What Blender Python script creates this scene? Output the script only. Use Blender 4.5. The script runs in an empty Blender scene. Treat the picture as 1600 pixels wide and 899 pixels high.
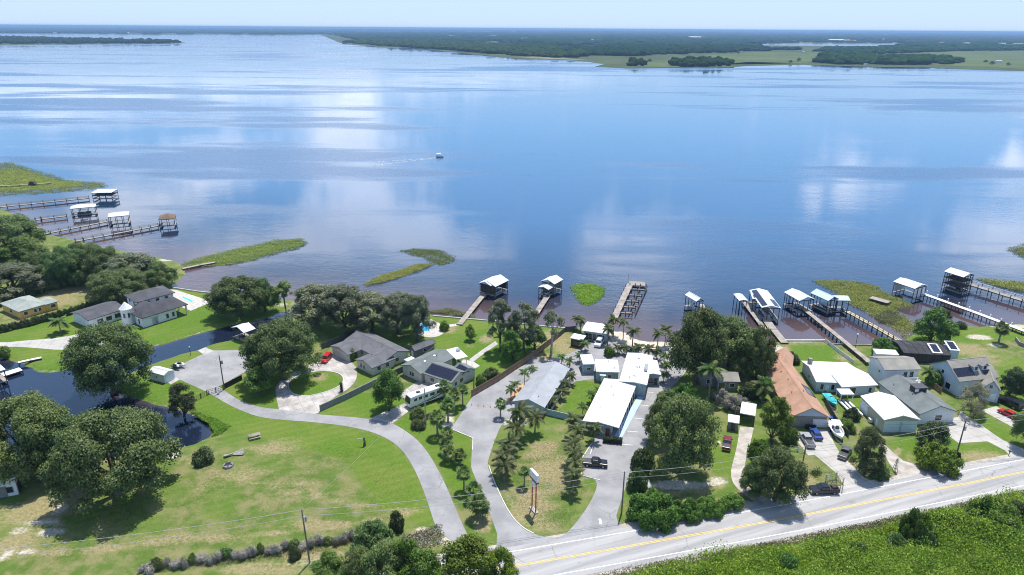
import bpy, bmesh, math, random
import numpy as np
from mathutils import Vector, Matrix
random.seed(7); rng = np.random.default_rng(7)
S = bpy.context.scene; COL = S.collection
R = math.radians
# ---------------------------------------------------------------- camera
CAM_H = 90.0; FPX = 1081.0
CAM_R = Matrix.Rotation(R(90 - 20.54), 3, 'X') @ Matrix.Rotation(R(0.39), 3, 'Z')
cam = bpy.data.cameras.new('camera'); cam.sensor_width = 36; cam.lens = FPX * 36 / 1600
cam.clip_start = 1; cam.clip_end = 200000
cam_o = bpy.data.objects.new('camera', cam); COL.objects.link(cam_o)
cam_o.matrix_world = Matrix.Translation((0, 0, CAM_H)) @ CAM_R.to_4x4()
S.camera = cam_o
# ---------------------------------------------------------------- render / exposure
S.view_settings.view_transform = 'Standard'; S.view_settings.look = 'None'
S.view_settings.exposure = 0.25; S.view_settings.gamma = 1.0; S.view_settings.use_curve_mapping = False
S.render.engine = 'CYCLES'
S.cycles.use_denoising = True; S.cycles.denoising_prefilter = 'FAST'
S.cycles.pixel_filter_type = 'BLACKMAN_HARRIS'; S.cycles.filter_width = 1.05
S.cycles.max_bounces = 6; S.cycles.diffuse_bounces = 2; S.cycles.glossy_bounces = 3; S.cycles.transmission_bounces = 4
S.cycles.transparent_max_bounces = 6; S.cycles.volume_bounces = 0; S.cycles.caustics_reflective = False
# ---------------------------------------------------------------- sun and sky
SUN_EL = R(70); SHADOW = Vector((-0.32, -0.95)).normalized()
SUN_DIR = Vector((-SHADOW.x * math.cos(SUN_EL), -SHADOW.y * math.cos(SUN_EL), math.sin(SUN_EL)))
sl = bpy.data.lights.new('sun', 'SUN'); sl.energy = 5.0; sl.angle = R(0.55); sl.color = (1, .965, .9)
so = bpy.data.objects.new('sun', sl); COL.objects.link(so)
so.rotation_euler = SUN_DIR.to_track_quat('Z', 'Y').to_euler()
SKY_STRENGTH = 0.15

def pxdir(px, py):
    return (CAM_R @ Vector((px - 800, -(py - 449.5), -FPX))).normalized()

def P(px, py, z=0.0):
    d = pxdir(px, py); t = (z - CAM_H) / d.z
    return Vector((d.x * t, d.y * t, z))

CRI = CAM_R.inverted()
def proj(p):
    q = CRI @ (Vector(p) - Vector((0, 0, CAM_H)))
    return (800 + FPX * q.x / -q.z, 449.5 - FPX * q.y / -q.z)

def z_for(base, ytop):
    """height above a ground point whose image row is ytop"""
    lo, hi = 0.0, 60.0
    for _ in range(30):
        m = (lo + hi) / 2
        if proj((base.x, base.y, m))[1] > ytop: lo = m
        else: hi = m
    return lo

def mpp(p):
    q = CRI @ (Vector(p) - Vector((0, 0, CAM_H)))
    return -q.z / FPX

class NT:
    """small node-tree helper"""
    def __init__(s, tree): s.t = tree; s.n = tree.nodes; s.l = tree.links
    def new(s, typ, **kw):
        nd = s.n.new(typ)
        for k, v in kw.items():
            if k == 'ins':
                for a, b in v.items():
                    if hasattr(b, 'is_output') or isinstance(b, bpy.types.NodeSocket): s.l.new(b, nd.inputs[a])
                    else: nd.inputs[a].default_value = b
            else: setattr(nd, k, v)
        return nd
    def math(s, op, a, b=0.0, c=0.0, clamp=False):
        nd = s.n.new('ShaderNodeMath'); nd.operation = op; nd.use_clamp = clamp
        for i, v in enumerate((a, b, c)):
            if isinstance(v, bpy.types.NodeSocket): s.l.new(v, nd.inputs[i])
            else: nd.inputs[i].default_value = v
        return nd.outputs[0]
    def mix(s, f, a, b, blend='MIX'):
        nd = s.n.new('ShaderNodeMix'); nd.data_type = 'RGBA'; nd.blend_type = blend
        for k, v in ((0, f), (6, a), (7, b)):
            if isinstance(v, bpy.types.NodeSocket): s.l.new(v, nd.inputs[k])
            elif k == 0: nd.inputs[0].default_value = v
            else: nd.inputs[k].default_value = (*v[:3], 1)
        return nd.outputs[2]
    def noise(s, vec, scale, detail=4, rough=.55, dist=0.0):
        nd = s.n.new('ShaderNodeTexNoise'); nd.inputs['Scale'].default_value = scale
        nd.inputs['Detail'].default_value = detail; nd.inputs['Roughness'].default_value = rough
        nd.inputs['Distortion'].default_value = dist
        if vec is not None: s.l.new(vec, nd.inputs['Vector'])
        return nd.outputs[0]
    def ramp(s, f, stops):
        nd = s.n.new('ShaderNodeMapRange'); nd.inputs[1].default_value = stops[0]; nd.inputs[2].default_value = stops[1]
        nd.interpolation_type = 'SMOOTHSTEP'
        s.l.new(f, nd.inputs[0]); return nd.outputs[0]
    def mapping(s, vec, scale=(1, 1, 1), rot=(0, 0, 0), loc=(0, 0, 0)):
        nd = s.n.new('ShaderNodeMapping'); s.l.new(vec, nd.inputs[0])
        nd.inputs['Scale'].default_value = scale; nd.inputs['Rotation'].default_value = rot; nd.inputs['Location'].default_value = loc
        return nd.outputs[0]

# world: Nishita sky with fair-weather cumulus above (the lake mirrors them)
W = bpy.data.worlds.new('World'); S.world = W; W.use_nodes = True
w = NT(W.node_tree); w.n.clear()
sky = w.new('ShaderNodeTexSky', sky_type='NISHITA', sun_disc=False, sun_elevation=SUN_EL,
            sun_rotation=math.atan2(SUN_DIR.x, SUN_DIR.y), altitude=20, air_density=1.0, dust_density=0.25, ozone_density=2.0)
tc = w.new('ShaderNodeTexCoord'); sep = w.new('ShaderNodeSeparateXYZ', ins={0: tc.outputs['Generated']})
sx, sy, sz = sep.outputs
az = w.math('ARCTAN2', sx, sy); el = w.math('ARCSINE', sz)
zc = w.math('MAXIMUM', sz, 0.03)
cv = w.new('ShaderNodeCombineXYZ', ins={0: w.math('DIVIDE', sx, zc), 1: w.math('DIVIDE', sy, zc), 2: 0.0}).outputs[0]
n1 = w.noise(cv, 0.9, 6, .6)
av = w.new('ShaderNodeCombineXYZ', ins={0: w.math('MULTIPLY', az, 16.0), 1: w.math('MULTIPLY', el, 6.0), 2: 0.0}).outputs[0]
dirn = w.noise(av, 1.0, 6, .65)
warp = w.math('MULTIPLY', w.math('SUBTRACT', w.noise(tc.outputs['Generated'], 14.0, 5, .6), .5), .16)
azw = w.math('ADD', az, warp)
blob = None
for (px, py, wx, hy) in ((545, 160, 70, 60), (540, 240, 75, 75), (565, 330, 85, 80), (470, 395, 130, 45), (690, 400, 75, 40), (640, 360, 60, 40), (1000, 415, 85, 62),
                         (1350, 290, 42, 42), (1268, 305, 24, 24), (1560, 385, 90, 50), (330, 260, 90, 40), (200, 330, 90, 40),
                         (420, 110, 260, 42), (100, 130, 200, 50), (1590, 255, 40, 30), (760, 110, 200, 22)):
    d = pxdir(px, py); a0 = math.atan2(d.x, d.y); e0 = -math.asin(d.z)
    d2 = pxdir(px + wx, py); d3 = pxdir(px, py + hy)
    ra = abs(math.atan2(d2.x, d2.y) - a0); re = abs(-math.asin(d3.z) - e0)
    u = w.math('DIVIDE', w.math('SUBTRACT', azw, a0), ra); v = w.math('DIVIDE', w.math('SUBTRACT', el, e0), re)
    r2 = w.math('ADD', w.math('MULTIPLY', u, u), w.math('MULTIPLY', v, v))
    b = w.math('POWER', 2.718, w.math('MULTIPLY', r2, -.75))
    blob = b if blob is None else w.math('MAXIMUM', blob, b)
front = w.ramp(sy, (0.45, 0.2))               # away from the lake the cumulus field simply goes on
field = w.ramp(n1, (0.55, 0.68))
field = w.math('MULTIPLY', field, front)
cm = w.ramp(w.math('ADD', blob, w.math('MULTIPLY', w.math('SUBTRACT', dirn, .5), 1.4)), (0.06, 0.92))
cm = w.math('MAXIMUM', cm, field)
cm = w.math('MULTIPLY', cm, w.ramp(el, (R(2.6), R(5))))
cloudcol = w.mix(w.noise(cv, 2.5, 4), (7.5, 8.2, 9.8), (11.0, 11.5, 12.5))
haz = w.ramp(el, (R(9), R(-1)))
skyc = w.mix(w.math('MULTIPLY', w.ramp(el, (R(38), R(2))), .75), sky.outputs[0], (2.15, 4.5, 8.0))
skyc = w.mix(w.math('MULTIPLY', haz, .9), skyc, (3.7, 4.6, 5.7))
col = w.mix(w.math('MULTIPLY', cm, .85), skyc, cloudcol)
bg = w.new('ShaderNodeBackground', ins={0: col, 1: SKY_STRENGTH})
w.l.new(bg.outputs[0], w.new('ShaderNodeOutputWorld').inputs[0])

# ---------------------------------------------------------------- materials
M = {}
def mat(name, col, rough=.8, var=.15, scale=.6, spec=.3, bump=0.0, bscale=3.0, col2=None, metal=0.0, stretch=(1, 1, 1), detail=5, objvar=0.0, rot=0.0):
    m = bpy.data.materials.new(name); m.use_nodes = True; t = NT(m.node_tree); b = t.n['Principled BSDF']
    tcn = t.new('ShaderNodeTexCoord'); vec = t.mapping(t.mapping(tcn.outputs['Object'], rot=(0, 0, -rot)), stretch)
    c2 = col2 or tuple(c * (1 - var * 2) for c in col); c1 = tuple(min(1, c * (1 + var)) for c in col) if not col2 else col
    n = t.noise(vec, scale, detail, .6); c = t.mix(t.ramp(n, (.32, .68)), c2, c1)
    if objvar:
        oi = t.new('ShaderNodeObjectInfo'); c = t.mix(t.math('MULTIPLY', oi.outputs['Random'], objvar), c, tuple(x * .35 for x in col))
    t.l.new(c, b.inputs['Base Color']); b.inputs['Roughness'].default_value = rough
    b.inputs['Specular IOR Level'].default_value = spec; b.inputs['Metallic'].default_value = metal
    if bump:
        bn = t.new('ShaderNodeBump', ins={'Strength': bump, 'Distance': .05, 'Height': t.noise(vec, bscale, 4)})
        t.l.new(bn.outputs[0], b.inputs['Normal'])
    M[name] = m; return m

def mat_rows(name, col, col2, rows=(0, 1), period=.3, rough=.9, depth=.3, spec=.2, stain=None, metal=0.0):
    """courses (shingles, siding, ribs) along one object axis plus weathering"""
    m = mat(name, col, rough, .1, .35, spec, metal=metal, col2=col2)
    t = NT(m.node_tree); b = t.n['Principled BSDF']; src = b.inputs['Base Color'].links[0].from_socket
    tcn = t.new('ShaderNodeTexCoord'); sp = t.new('ShaderNodeSeparateXYZ', ins={0: tcn.outputs['Object']})
    fr = t.math('FRACT', t.math('DIVIDE', sp.outputs[rows[1]], period))
    line = t.math('LESS_THAN', fr, .14)
    fine = t.noise(t.mapping(tcn.outputs['Object'], (4, 4, 4)), 1.2, 3, .7)
    c = t.mix(t.math('MULTIPLY', line, depth), src, tuple(x * .35 for x in col))
    c = t.mix(t.math('MULTIPLY', t.ramp(fine, (.45, .75)), .3), c, tuple(x * .55 for x in col))
    if stain:
        st = t.noise(t.mapping(tcn.outputs['Object'], (1, .25, 1)), .5, 5, .65)
        c = t.mix(t.math('MULTIPLY', t.ramp(st, (.52, .72)), .6), c, stain)
    t.l.new(c, b.inputs['Base Color']); return m

def leafmat(name, c1, c2, c3, trans=.25):
    m = bpy.data.materials.new(name); m.use_nodes = True; t = NT(m.node_tree); t.n.clear()
    g = t.new('ShaderNodeNewGeometry'); oi = t.new('ShaderNodeObjectInfo')
    tcn = t.new('ShaderNodeTexCoord')
    n = t.noise(tcn.outputs['Object'], .35, 3)
    c = t.mix(g.outputs['Random Per Island'], c1, c2)
    c = t.mix(t.math('MULTIPLY', t.ramp(n, (.42, .68)), .7), c, c3)
    hsv = t.new('ShaderNodeHueSaturation', ins={'Color': c, 'Value': t.math('ADD', .75, t.math('MULTIPLY', oi.outputs['Random'], .6)),
                                                'Hue': t.math('ADD', .482, t.math('MULTIPLY', t.math('FRACT', t.math('MULTIPLY', oi.outputs['Random'], 7.3)), .045))})
    d = t.new('ShaderNodeBsdfPrincipled', ins={'Base Color': hsv.outputs[0], 'Roughness': .55, 'Specular IOR Level': .35})
    tr = t.new('ShaderNodeBsdfTranslucent', ins={'Color': hsv.outputs[0]})
    ms = t.new('ShaderNodeMixShader', ins={0: trans, 1: d.outputs[0], 2: tr.outputs[0]})
    t.l.new(ms.outputs[0], t.new('ShaderNodeOutputMaterial').inputs[0]); M[name] = m; return m

leafmat('oak', (0.066, 0.110, 0.026), (0.188, 0.254, 0.078), (0.132, 0.188, 0.057))
leafmat('moss', (0.078, 0.095, 0.044), (0.217, 0.234, 0.130), (0.148, 0.165, 0.095))
leafmat('greenleaf', (0.059, 0.125, 0.016), (0.159, 0.275, 0.041), (0.108, 0.200, 0.030))
leafmat('yellowleaf', (.085, .15, .012), (.24, .30, .03), (.13, .20, .02))
leafmat('darkleaf', (0.037, 0.057, 0.021), (0.114, 0.149, 0.049), (0.072, 0.093, 0.037))
leafmat('greyleaf', (0.130, 0.130, 0.072), (0.273, 0.260, 0.169), (0.169, 0.176, 0.091))
leafmat('palm', (0.048, 0.096, 0.019), (0.152, 0.216, 0.048), (0.096, 0.136, 0.035))
leafmat('palmdark', (0.043, 0.067, 0.020), (0.137, 0.167, 0.047), (0.186, 0.160, 0.069))
leafmat('reed', (0.140, 0.195, 0.037), (0.317, 0.342, 0.091), (0.232, 0.244, 0.067), .2)
leafmat('reeddry', (.12, .12, .05), (.25, .24, .13), (.15, .16, .06), .2)
leafmat('thicket', (.080, .180, .016), (.26, .40, .034), (.28, .38, .05))
leafmat('farleaf', (.016, .036, .010), (.030, .058, .016), (.022, .042, .013), .05)
for n_ in M['farleaf'].node_tree.nodes:
    if n_.type == 'BSDF_PRINCIPLED': n_.inputs['Specular IOR Level'].default_value = 0.0; n_.inputs['Roughness'].default_value = 1.0
leafmat('hedgeleaf', (.05, .105, .014), (.15, .24, .03), (.11, .18, .022))
leafmat('deadstick', (0.270, 0.243, 0.198), (0.432, 0.414, 0.360), (0.324, 0.297, 0.243), .05)
mat('bark', (.15, .12, .09), .95, .25, 2.0); mat('palebark', (.42, .39, .34), .9, .2, 2.0); mat('palmtrunk', (.27, .24, .20), .9, .2, 3.0, stretch=(.3, .3, 4))
mat('asphalt', (.42, .408, .395), .92, .09, .5, .2, .25, 6, col2=(.285, .28, .28), detail=9, stretch=(.05, 1.1, 1), rot=.37)
mat('asphalt_lane', (.335, .328, .33), .92, .09, .16, .2, .2, 6, col2=(.235, .232, .238), detail=10)
mat('concrete', (.47, .45, .415), .9, .1, .22, .25, .1, 8, col2=(.38, .36, .33), detail=8)
mat('oldconcrete', (.52, .485, .45), .9, .1, .3, .25, .1, 8, col2=(.30, .275, .25), detail=9)
mat('gravel', (.50, .46, .41), .95, .1, .5, .1, .4, 9, col2=(.33, .29, .25), detail=8)
def wear(name, joints=0.0, cracks=True, rot=0.0):
    m = M[name]; t = NT(m.node_tree); bs = t.n['Principled BSDF']; c = bs.inputs['Base Color'].links[0].from_socket; ob = t.mapping(t.new('ShaderNodeTexCoord').outputs['Object'], rot=(0, 0, -rot))
    st = t.ramp(t.noise(ob, .35, 7, .7), (.56, .72)); c = t.mix(t.math('MULTIPLY', st, .35), c, (.12, .115, .11))
    fi = t.noise(ob, 5.0, 3, .7); c = t.mix(t.math('MULTIPLY', t.ramp(fi, (.5, .8)), .25), c, (.14, .135, .13))
    if cracks:
        vo = t.new('ShaderNodeTexVoronoi', feature='DISTANCE_TO_EDGE', ins={'Vector': t.new('ShaderNodeVectorMath', operation='ADD', ins={0: ob, 1: t.new('ShaderNodeTexNoise', ins={'Vector': ob, 'Scale': .6}).outputs[1]}).outputs[0], 'Scale': .11})
        ln = t.math('MULTIPLY', t.math('LESS_THAN', vo.outputs[0], .006), t.ramp(t.noise(ob, .08, 3), (.48, .6))); c = t.mix(t.math('MULTIPLY', ln, .4), c, (.07, .07, .07))
    if joints:
        sp = t.new('ShaderNodeSeparateXYZ', ins={0: ob})
        for k in (0, 1): c = t.mix(t.math('MULTIPLY', t.math('LESS_THAN', t.math('FRACT', t.math('DIVIDE', sp.outputs[k], joints)), .045), .35), c, (.10, .095, .085))
    t.l.new(c, bs.inputs['Base Color'])
wear('asphalt', rot=.37); wear('asphalt_lane'); wear('concrete', 3.2, False, .3); wear('oldconcrete', 3.0, True, .5)
mat('kerb', (.62, .60, .57), .85, .1, .5)
mat('paint_white', (.80, .80, .78), .7, .08, 1.5); mat('paint_yellow', (.78, .52, .10), .7, .1, 1.2)
mat('white', (.82, .82, .81), .5, .03, .4, .4); mat('offwhite', (.72, .70, .66), .7, .06, .6)
mat_rows('metalroof_white', (.70, .70, .695), (.60, .60, .595), (0, 0), .9, .35, .13, .5, stain=(.50, .49, .46))
mat_rows('metalroof_grey', (.385, .395, .41), (.32, .33, .345), (0, 0), .6, .4, .35, .5, stain=(.30, .31, .33))
mat_rows('metalroof_green', (.50, .60, .60), (.42, .52, .53), (0, 0), .6, .4, .25, .5)
mat_rows('shingle_grey', (.165, .165, .178), (.12, .12, .13), (0, 1), .28, .95, .35, stain=(.12, .12, .13))
mat_rows('shingle_green', (.19, .21, .205), (.14, .16, .157), (0, 1), .28, .95, .35, stain=(.14, .15, .15))
mat_rows('shingle_dark', (.115, .115, .125), (.080, .080, .09), (0, 1), .28, .95, .35)
mat_rows('shingle_tan', (.33, .31, .27), (.25, .235, .21), (0, 1), .28, .95, .3, stain=(.20, .19, .17))
mat_rows('shingle_terracotta', (.47, .285, .195), (.37, .215, .145), (0, 1), .28, .95, .35, stain=(.30, .18, .135))
mat_rows('shingle_brown', (.22, .155, .115), (.15, .105, .08), (0, 1), .28, .95, .35)
mat_rows('shingle_pale', (.37, .40, .36), (.28, .31, .28), (0, 1), .28, .95, .3, stain=(.22, .25, .19))
mat_rows('siding_blue', (.56, .63, .70), (.50, .57, .64), (0, 2), .22, .7, .3); mat_rows('siding_white', (.76, .77, .78), (.68, .69, .70), (0, 2), .22, .7, .2)
mat_rows('wood_dock', (.40, .355, .31), (.27, .235, .205), (0, 0), .16, .95, .5, stain=(.19, .165, .145))
mat_rows('wood_dock_new', (.56, .48, .33), (.44, .37, .25), (0, 0), .16, .95, .45)
mat_rows('wood_fence', (.31, .20, .135), (.20, .13, .09), (0, 0), .15, .95, .5, stain=(.36, .28, .22))
mat_rows('wood_fence_grey', (.16, .155, .145), (.11, .105, .10), (0, 0), .15, .95, .5)
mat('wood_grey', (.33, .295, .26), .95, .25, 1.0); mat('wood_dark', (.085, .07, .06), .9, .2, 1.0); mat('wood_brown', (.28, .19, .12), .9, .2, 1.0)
mat('stucco_white', (.80, .80, .79), .85, .05, .5); mat('stucco_teal', (.34, .43, .43), .85, .08, .6); mat('stucco_beige', (.52, .49, .38), .8, .06, .6)
mat('stucco_orange', (.74, .43, .13), .85, .08, .6); mat('stucco_grey', (.22, .22, .215), .85, .08, .6); mat('stucco_cream', (.58, .54, .46), .85, .07, .6)
mat('brick_grey', (.30, .27, .25), .9, .18, 5.0)
mat('door_white', (.78, .80, .82), .5, .03, .6); mat('door_blue', (.60, .70, .78), .5, .05, .6); mat('door_red', (.30, .07, .05), .6, .1, 1)
mat('blue_walk', (.42, .56, .78), .8, .06, .5); mat('glass', (.02, .026, .032), .08, .1, .5, .8); mat('solar', (.022, .024, .045), .15, .15, .3, .6)
mat('screen', (.045, .045, .05), .8, .2, .5); mat('black_metal', (.025, .025, .027), .5, .1, 1, .4); mat('steel', (.45, .46, .48), .35, .1, 1, .5, metal=.7)
mat('rubber', (.02, .02, .02), .9, .1, 1); mat('rim', (.45, .45, .47), .3, .1, 1, .5, metal=.8)
for nm, c in (('car_black', (.012, .013, .016)), ('car_white', (.78, .78, .78)), ('car_silver', (.32, .33, .35)), ('car_blue', (.03, .07, .26)),
              ('car_red', (.45, .018, .02)), ('car_grey', (.09, .085, .08)), ('car_darkred', (.16, .02, .022))):
    mat(nm, c, .22, .04, .5, .6)
mat('lamp_clear', (.8, .8, .78), .15, .02, 1, .6); mat('lamp_red', (.45, .02, .02), .25, .05, 1, .6)
mat('gelcoat', (.82, .82, .80), .25, .02, .5, .5); mat('teal_canvas', (.06, .52, .55), .7, .12, 1); mat('blue_plastic', (.03, .12, .52), .4, .08, 1)
mat('orange_plastic', (.75, .14, .03), .5, .08, 1); mat('sign_white', (.82, .82, .82), .5, .03, .5); mat('sign_red', (.42, .05, .05), .5, .1, 1)
mat('pool_water', (.10, .52, .66), .04, .1, .8, .6); mat('pool_water_blue', (.06, .36, .62), .04, .1, .8, .6); mat('paver', (.50, .465, .42), .9, .12, 1.2)
mat('sandmat', (.62, .545, .45), .95, .1, .35, .1, .3, 4, col2=(.48, .40, .32)); mat('orange_mulch', (.60, .33, .15), .95, .15, 1.5)
mat('wire', (.36, .36, .36), .5, .05, 1); mat('pole_wood', (.21, .18, .15), .9, .2, 1.0, stretch=(1, 1, .2)); mat('concrete_pole', (.40, .39, .37), .9, .1, 1)

# ---------------------------------------------------------------- scene-building helpers
def link(o, parent=None):
    COL.objects.link(o)
    if parent is not None: o.parent = parent
    return o

def tag(o, label=None, cat=None, group=None, kind=None):
    if label: o['label'] = label
    if cat: o['category'] = cat
    if group: o['group'] = group
    if kind: o['kind'] = kind
    return o

def thing(name, label, cat, loc=(0, 0, 0), rz=0.0, group=None):
    o = bpy.data.objects.new(name, None); o.empty_display_size = .3
    o.location = loc; o.rotation_euler = (0, 0, rz); link(o)
    return tag(o, label, cat, group)

class MB:
    def __init__(s): s.v = []; s.f = []
    def poly(s, pts):
        b = len(s.v); s.v += [tuple(p) for p in pts]; s.f.append(tuple(range(b, b + len(pts)))); return s
    def prism(s, pts, axis, a, b):
        """extrude a 2-D polygon along an axis (0,1,2) from a to b"""
        n = len(pts); o = len(s.v)
        for h in (a, b):
            for (p, q) in pts:
                s.v.append({0: (h, p, q), 1: (p, h, q), 2: (p, q, h)}[axis])
        s.f.append(tuple(range(o, o + n))[::-1]); s.f.append(tuple(range(o + n, o + 2 * n)))
        for i in range(n):
            j = (i + 1) % n; s.f.append((o + i, o + j, o + n + j, o + n + i))
        return s
    def box(s, c, d):
        x, y, z = c; a, b, h = d[0] / 2, d[1] / 2, d[2] / 2
        return s.prism([(x - a, y - b), (x + a, y - b), (x + a, y + b), (x - a, y + b)], 2, z - h, z + h)
    def frustum(s, b0, b1, z0, z1):
        """b = (x0,x1,y0,y1)"""
        o = len(s.v)
        for b, z in ((b0, z0), (b1, z1)): s.v += [(b[0], b[2], z), (b[1], b[2], z), (b[1], b[3], z), (b[0], b[3], z)]
        s.f += [(o + 3, o + 2, o + 1, o), (o + 4, o + 5, o + 6, o + 7)] + [(o + i, o + (i + 1) % 4, o + 4 + (i + 1) % 4, o + 4 + i) for i in range(4)]
        return s
    def tube(s, pts, rad, n=6):
        o = len(s.v); k = len(pts)
        for i, p in enumerate(pts):
            p = Vector(p); d = (Vector(pts[min(i + 1, k - 1)]) - Vector(pts[max(i - 1, 0)])).normalized()
            a = d.orthogonal().normalized() if abs(d.z) < .99 else Vector((1, 0, 0)); b = d.cross(a)
            r = rad[i] if hasattr(rad, '__len__') else rad
            for j in range(n):
                t = 2 * math.pi * j / n; s.v.append(tuple(p + a * (r * math.cos(t)) + b * (r * math.sin(t))))
        for i in range(k - 1):
            for j in range(n):
                s.f.append((o + i * n + j, o + i * n + (j + 1) % n, o + (i + 1) * n + (j + 1) % n, o + (i + 1) * n + j))
        s.f.append(tuple(range(o, o + n))[::-1]); s.f.append(tuple(range(o + (k - 1) * n, o + k * n)))
        return s
    def mesh(s, name, m, bevel=0.0, smooth=False):
        me = bpy.data.meshes.new(name); me.from_pydata(s.v, [], s.f)
        bm = bmesh.new(); bm.from_mesh(me); bmesh.ops.recalc_face_normals(bm, faces=bm.faces)
        if bevel:
            bmesh.ops.bevel(bm, geom=[e for e in bm.edges if e.calc_face_angle(0) > .35], offset=bevel, segments=2, affect='EDGES', profile=.6)
        bm.to_mesh(me); bm.free()
        if smooth: me.shade_smooth()
        me.materials.append(M[m] if isinstance(m, str) else m); return me
    def build(s, name, m, parent=None, loc=(0, 0, 0), rz=0.0, bevel=0.0, smooth=False):
        o = bpy.data.objects.new(name, s.mesh(name, m, bevel, smooth)); o.location = loc; o.rotation_euler = (0, 0, rz)
        return link(o, parent)

_unit = {}
def piece(name, m, parent, loc, size, rz=0.0):
    """a box from a shared unit cube"""
    me = _unit.get(('b', m))
    if me is None: me = _unit[('b', m)] = MB().box((0, 0, 0), (1, 1, 1)).mesh('box_' + m, m)
    o = bpy.data.objects.new(name, me); o.location = loc; o.scale = size; o.rotation_euler = (0, 0, rz); return link(o, parent)

def rod(name, m, parent, p0, p1, r, n=8):
    me = _unit.get(('r', m, n))
    if me is None: me = _unit[('r', m, n)] = MB().tube([(0, 0, 0), (0, 0, 1)], 1.0, n).mesh('rod_' + m, m)
    p0 = Vector(p0); p1 = Vector(p1); d = p1 - p0
    o = bpy.data.objects.new(name, me); o.location = p0; o.rotation_mode = 'QUATERNION'
    o.rotation_quaternion = d.to_track_quat('Z', 'Y'); o.scale = (r, r, d.length); return link(o, parent)

def ordinal(i):
    return ['first', 'second', 'third', 'fourth', 'fifth', 'sixth', 'seventh', 'eighth', 'ninth', 'tenth', 'eleventh', 'twelfth', 'thirteenth', 'fourteenth',
            'fifteenth', 'sixteenth', 'seventeenth', 'eighteenth', 'nineteenth', 'twentieth', 'twenty-first', 'twenty-second', 'twenty-third', 'twenty-fourth',
            'twenty-fifth', 'twenty-sixth', 'twenty-seventh', 'twenty-eighth', 'twenty-ninth', 'thirtieth', 'thirty-first', 'thirty-second', 'thirty-third', 'thirty-fourth', 'thirty-fifth', 'thirty-sixth'][i]
# ================================================================ the setting: ground, lake, far shore
WL = -0.6
NORTH = [(-420, 300), (-200, 306), (-60, 318), (0, 326), (45, 345), (75, 366), (125, 378), (170, 388), (215, 398), (250, 404), (275, 409), (286, 417), (290, 428), (280, 438), (268, 447),
         (290, 452), (313, 456), (357, 460), (400, 466), (430, 469), (456, 470), (463, 474), (455, 483), (440, 488), (400, 502), (372, 506), (357, 510), (313, 521), (260, 536.5),
         (221, 547), (180, 558), (150, 566), (125, 573), (105, 577.5), (90, 581), (76, 583), (62, 582), (54, 577.5), (40, 572), (28, 568), (10, 560), (-40, 560), (-420, 570)]
SOUTH = [(-420, 705), (0, 706), (60, 710), (150, 716), (230, 712), (266, 704), (290, 698), (310, 691), (326, 684), (332, 675), (323, 663), (310, 654), (294, 644), (261, 637), (230, 629), (205, 621), (181, 612),
         (177, 602), (192, 590), (212, 580), (237, 570), (260, 561.5), (299, 550), (309, 548.5), (325, 540.5), (364, 531), (378, 527), (400, 521), (430, 508), (455, 497), (470, 488), (482, 480),
         (500, 478), (560, 482), (620, 488), (660, 489), (677, 493), (724, 497), (748, 499), (790, 503), (830, 508), (858, 510), (886, 512.5), (915, 510), (948, 512.5), (960, 517), (974, 519),
         (992, 530), (1000, 533), (1020, 534), (1060, 534), (1100, 533), (1130, 534), (1180, 535), (1222, 535), (1224, 531), (1289, 531), (1293, 537), (1340, 538.5), (1360, 539), (1408, 537),
         (1420, 527), (1440, 517), (1465, 508), (1480, 506), (1502, 509.5), (1530, 511.5), (1560, 508), (1600, 506), (1700, 502), (2000, 500)]
def wpoly(pts, z=0.0): return np.array([P(x, y, z)[:2] for x, y in pts])
north = wpoly(NORTH, WL); south = wpoly(SOUTH, WL)
north = np.vstack([north, [[-3000, north[-1][1] - 100], [-3000, 900], [-900, 520]]])
south = np.vstack([south, [[3000, 420], [60000, 420], [60000, -60000], [-60000, -60000], [-60000, south[0][1]]]])

def inside(pts, poly):
    x, y = pts[:, 0], pts[:, 1]; c = np.zeros(len(pts), bool); n = len(poly)
    for i in range(n):
        x0, y0 = poly[i]; x1, y1 = poly[(i + 1) % n]
        k = ((y0 > y) != (y1 > y)) & (x < (x1 - x0) * (y - y0) / ((y1 - y0) if y1 != y0 else 1e-9) + x0)
        c ^= k
    return c
def edgedist(pts, poly):
    best = np.full(len(pts), 1e9); n = len(poly)
    for i in range(n):
        a = poly[i]; b = poly[(i + 1) % n]; ab = b - a; L = (ab ** 2).sum() + 1e-9
        t = np.clip(((pts - a) @ ab) / L, 0, 1); q = a + t[:, None] * ab
        best = np.minimum(best, ((pts - q) ** 2).sum(1))
    return np.sqrt(best)
def sdf(pts, poly): return np.where(inside(pts, poly), 1, -1) * edgedist(pts, poly)

def axis(lo, hi, step, far_lo, far_hi):
    a = list(np.arange(lo, hi + 1e-6, step)); s = step
    while a[-1] < far_hi: s *= 1.55; a.append(a[-1] + s)
    s = step
    while a[0] > far_lo: s *= 1.55; a.insert(0, a[0] - s)
    return np.array(a)
gx = axis(-300, 290, 1.4, -60000, 60000); gy = axis(84, 380, 1.4, -20000, 400)
GX, GY = np.meshgrid(gx, gy); pts = np.stack([GX.ravel(), GY.ravel()], 1)
sd = np.maximum(sdf(pts, north), sdf(pts, south))
nzv = np.sin(pts[:, 0] * .9 + np.sin(pts[:, 1] * .7) * 2) * .25 + np.sin(pts[:, 1] * 1.3 + pts[:, 0] * .31) * .2
sdn = sd + nzv * np.clip(1.5 - abs(sd) * .2, 0, 1)
gz = np.interp(sdn, [-9, -1.2, 0, 1.1, 2.0], [-3.2, -1.15, -.62, -.06, 0])
gz += np.where(sd > 3, .0, 0)

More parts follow.
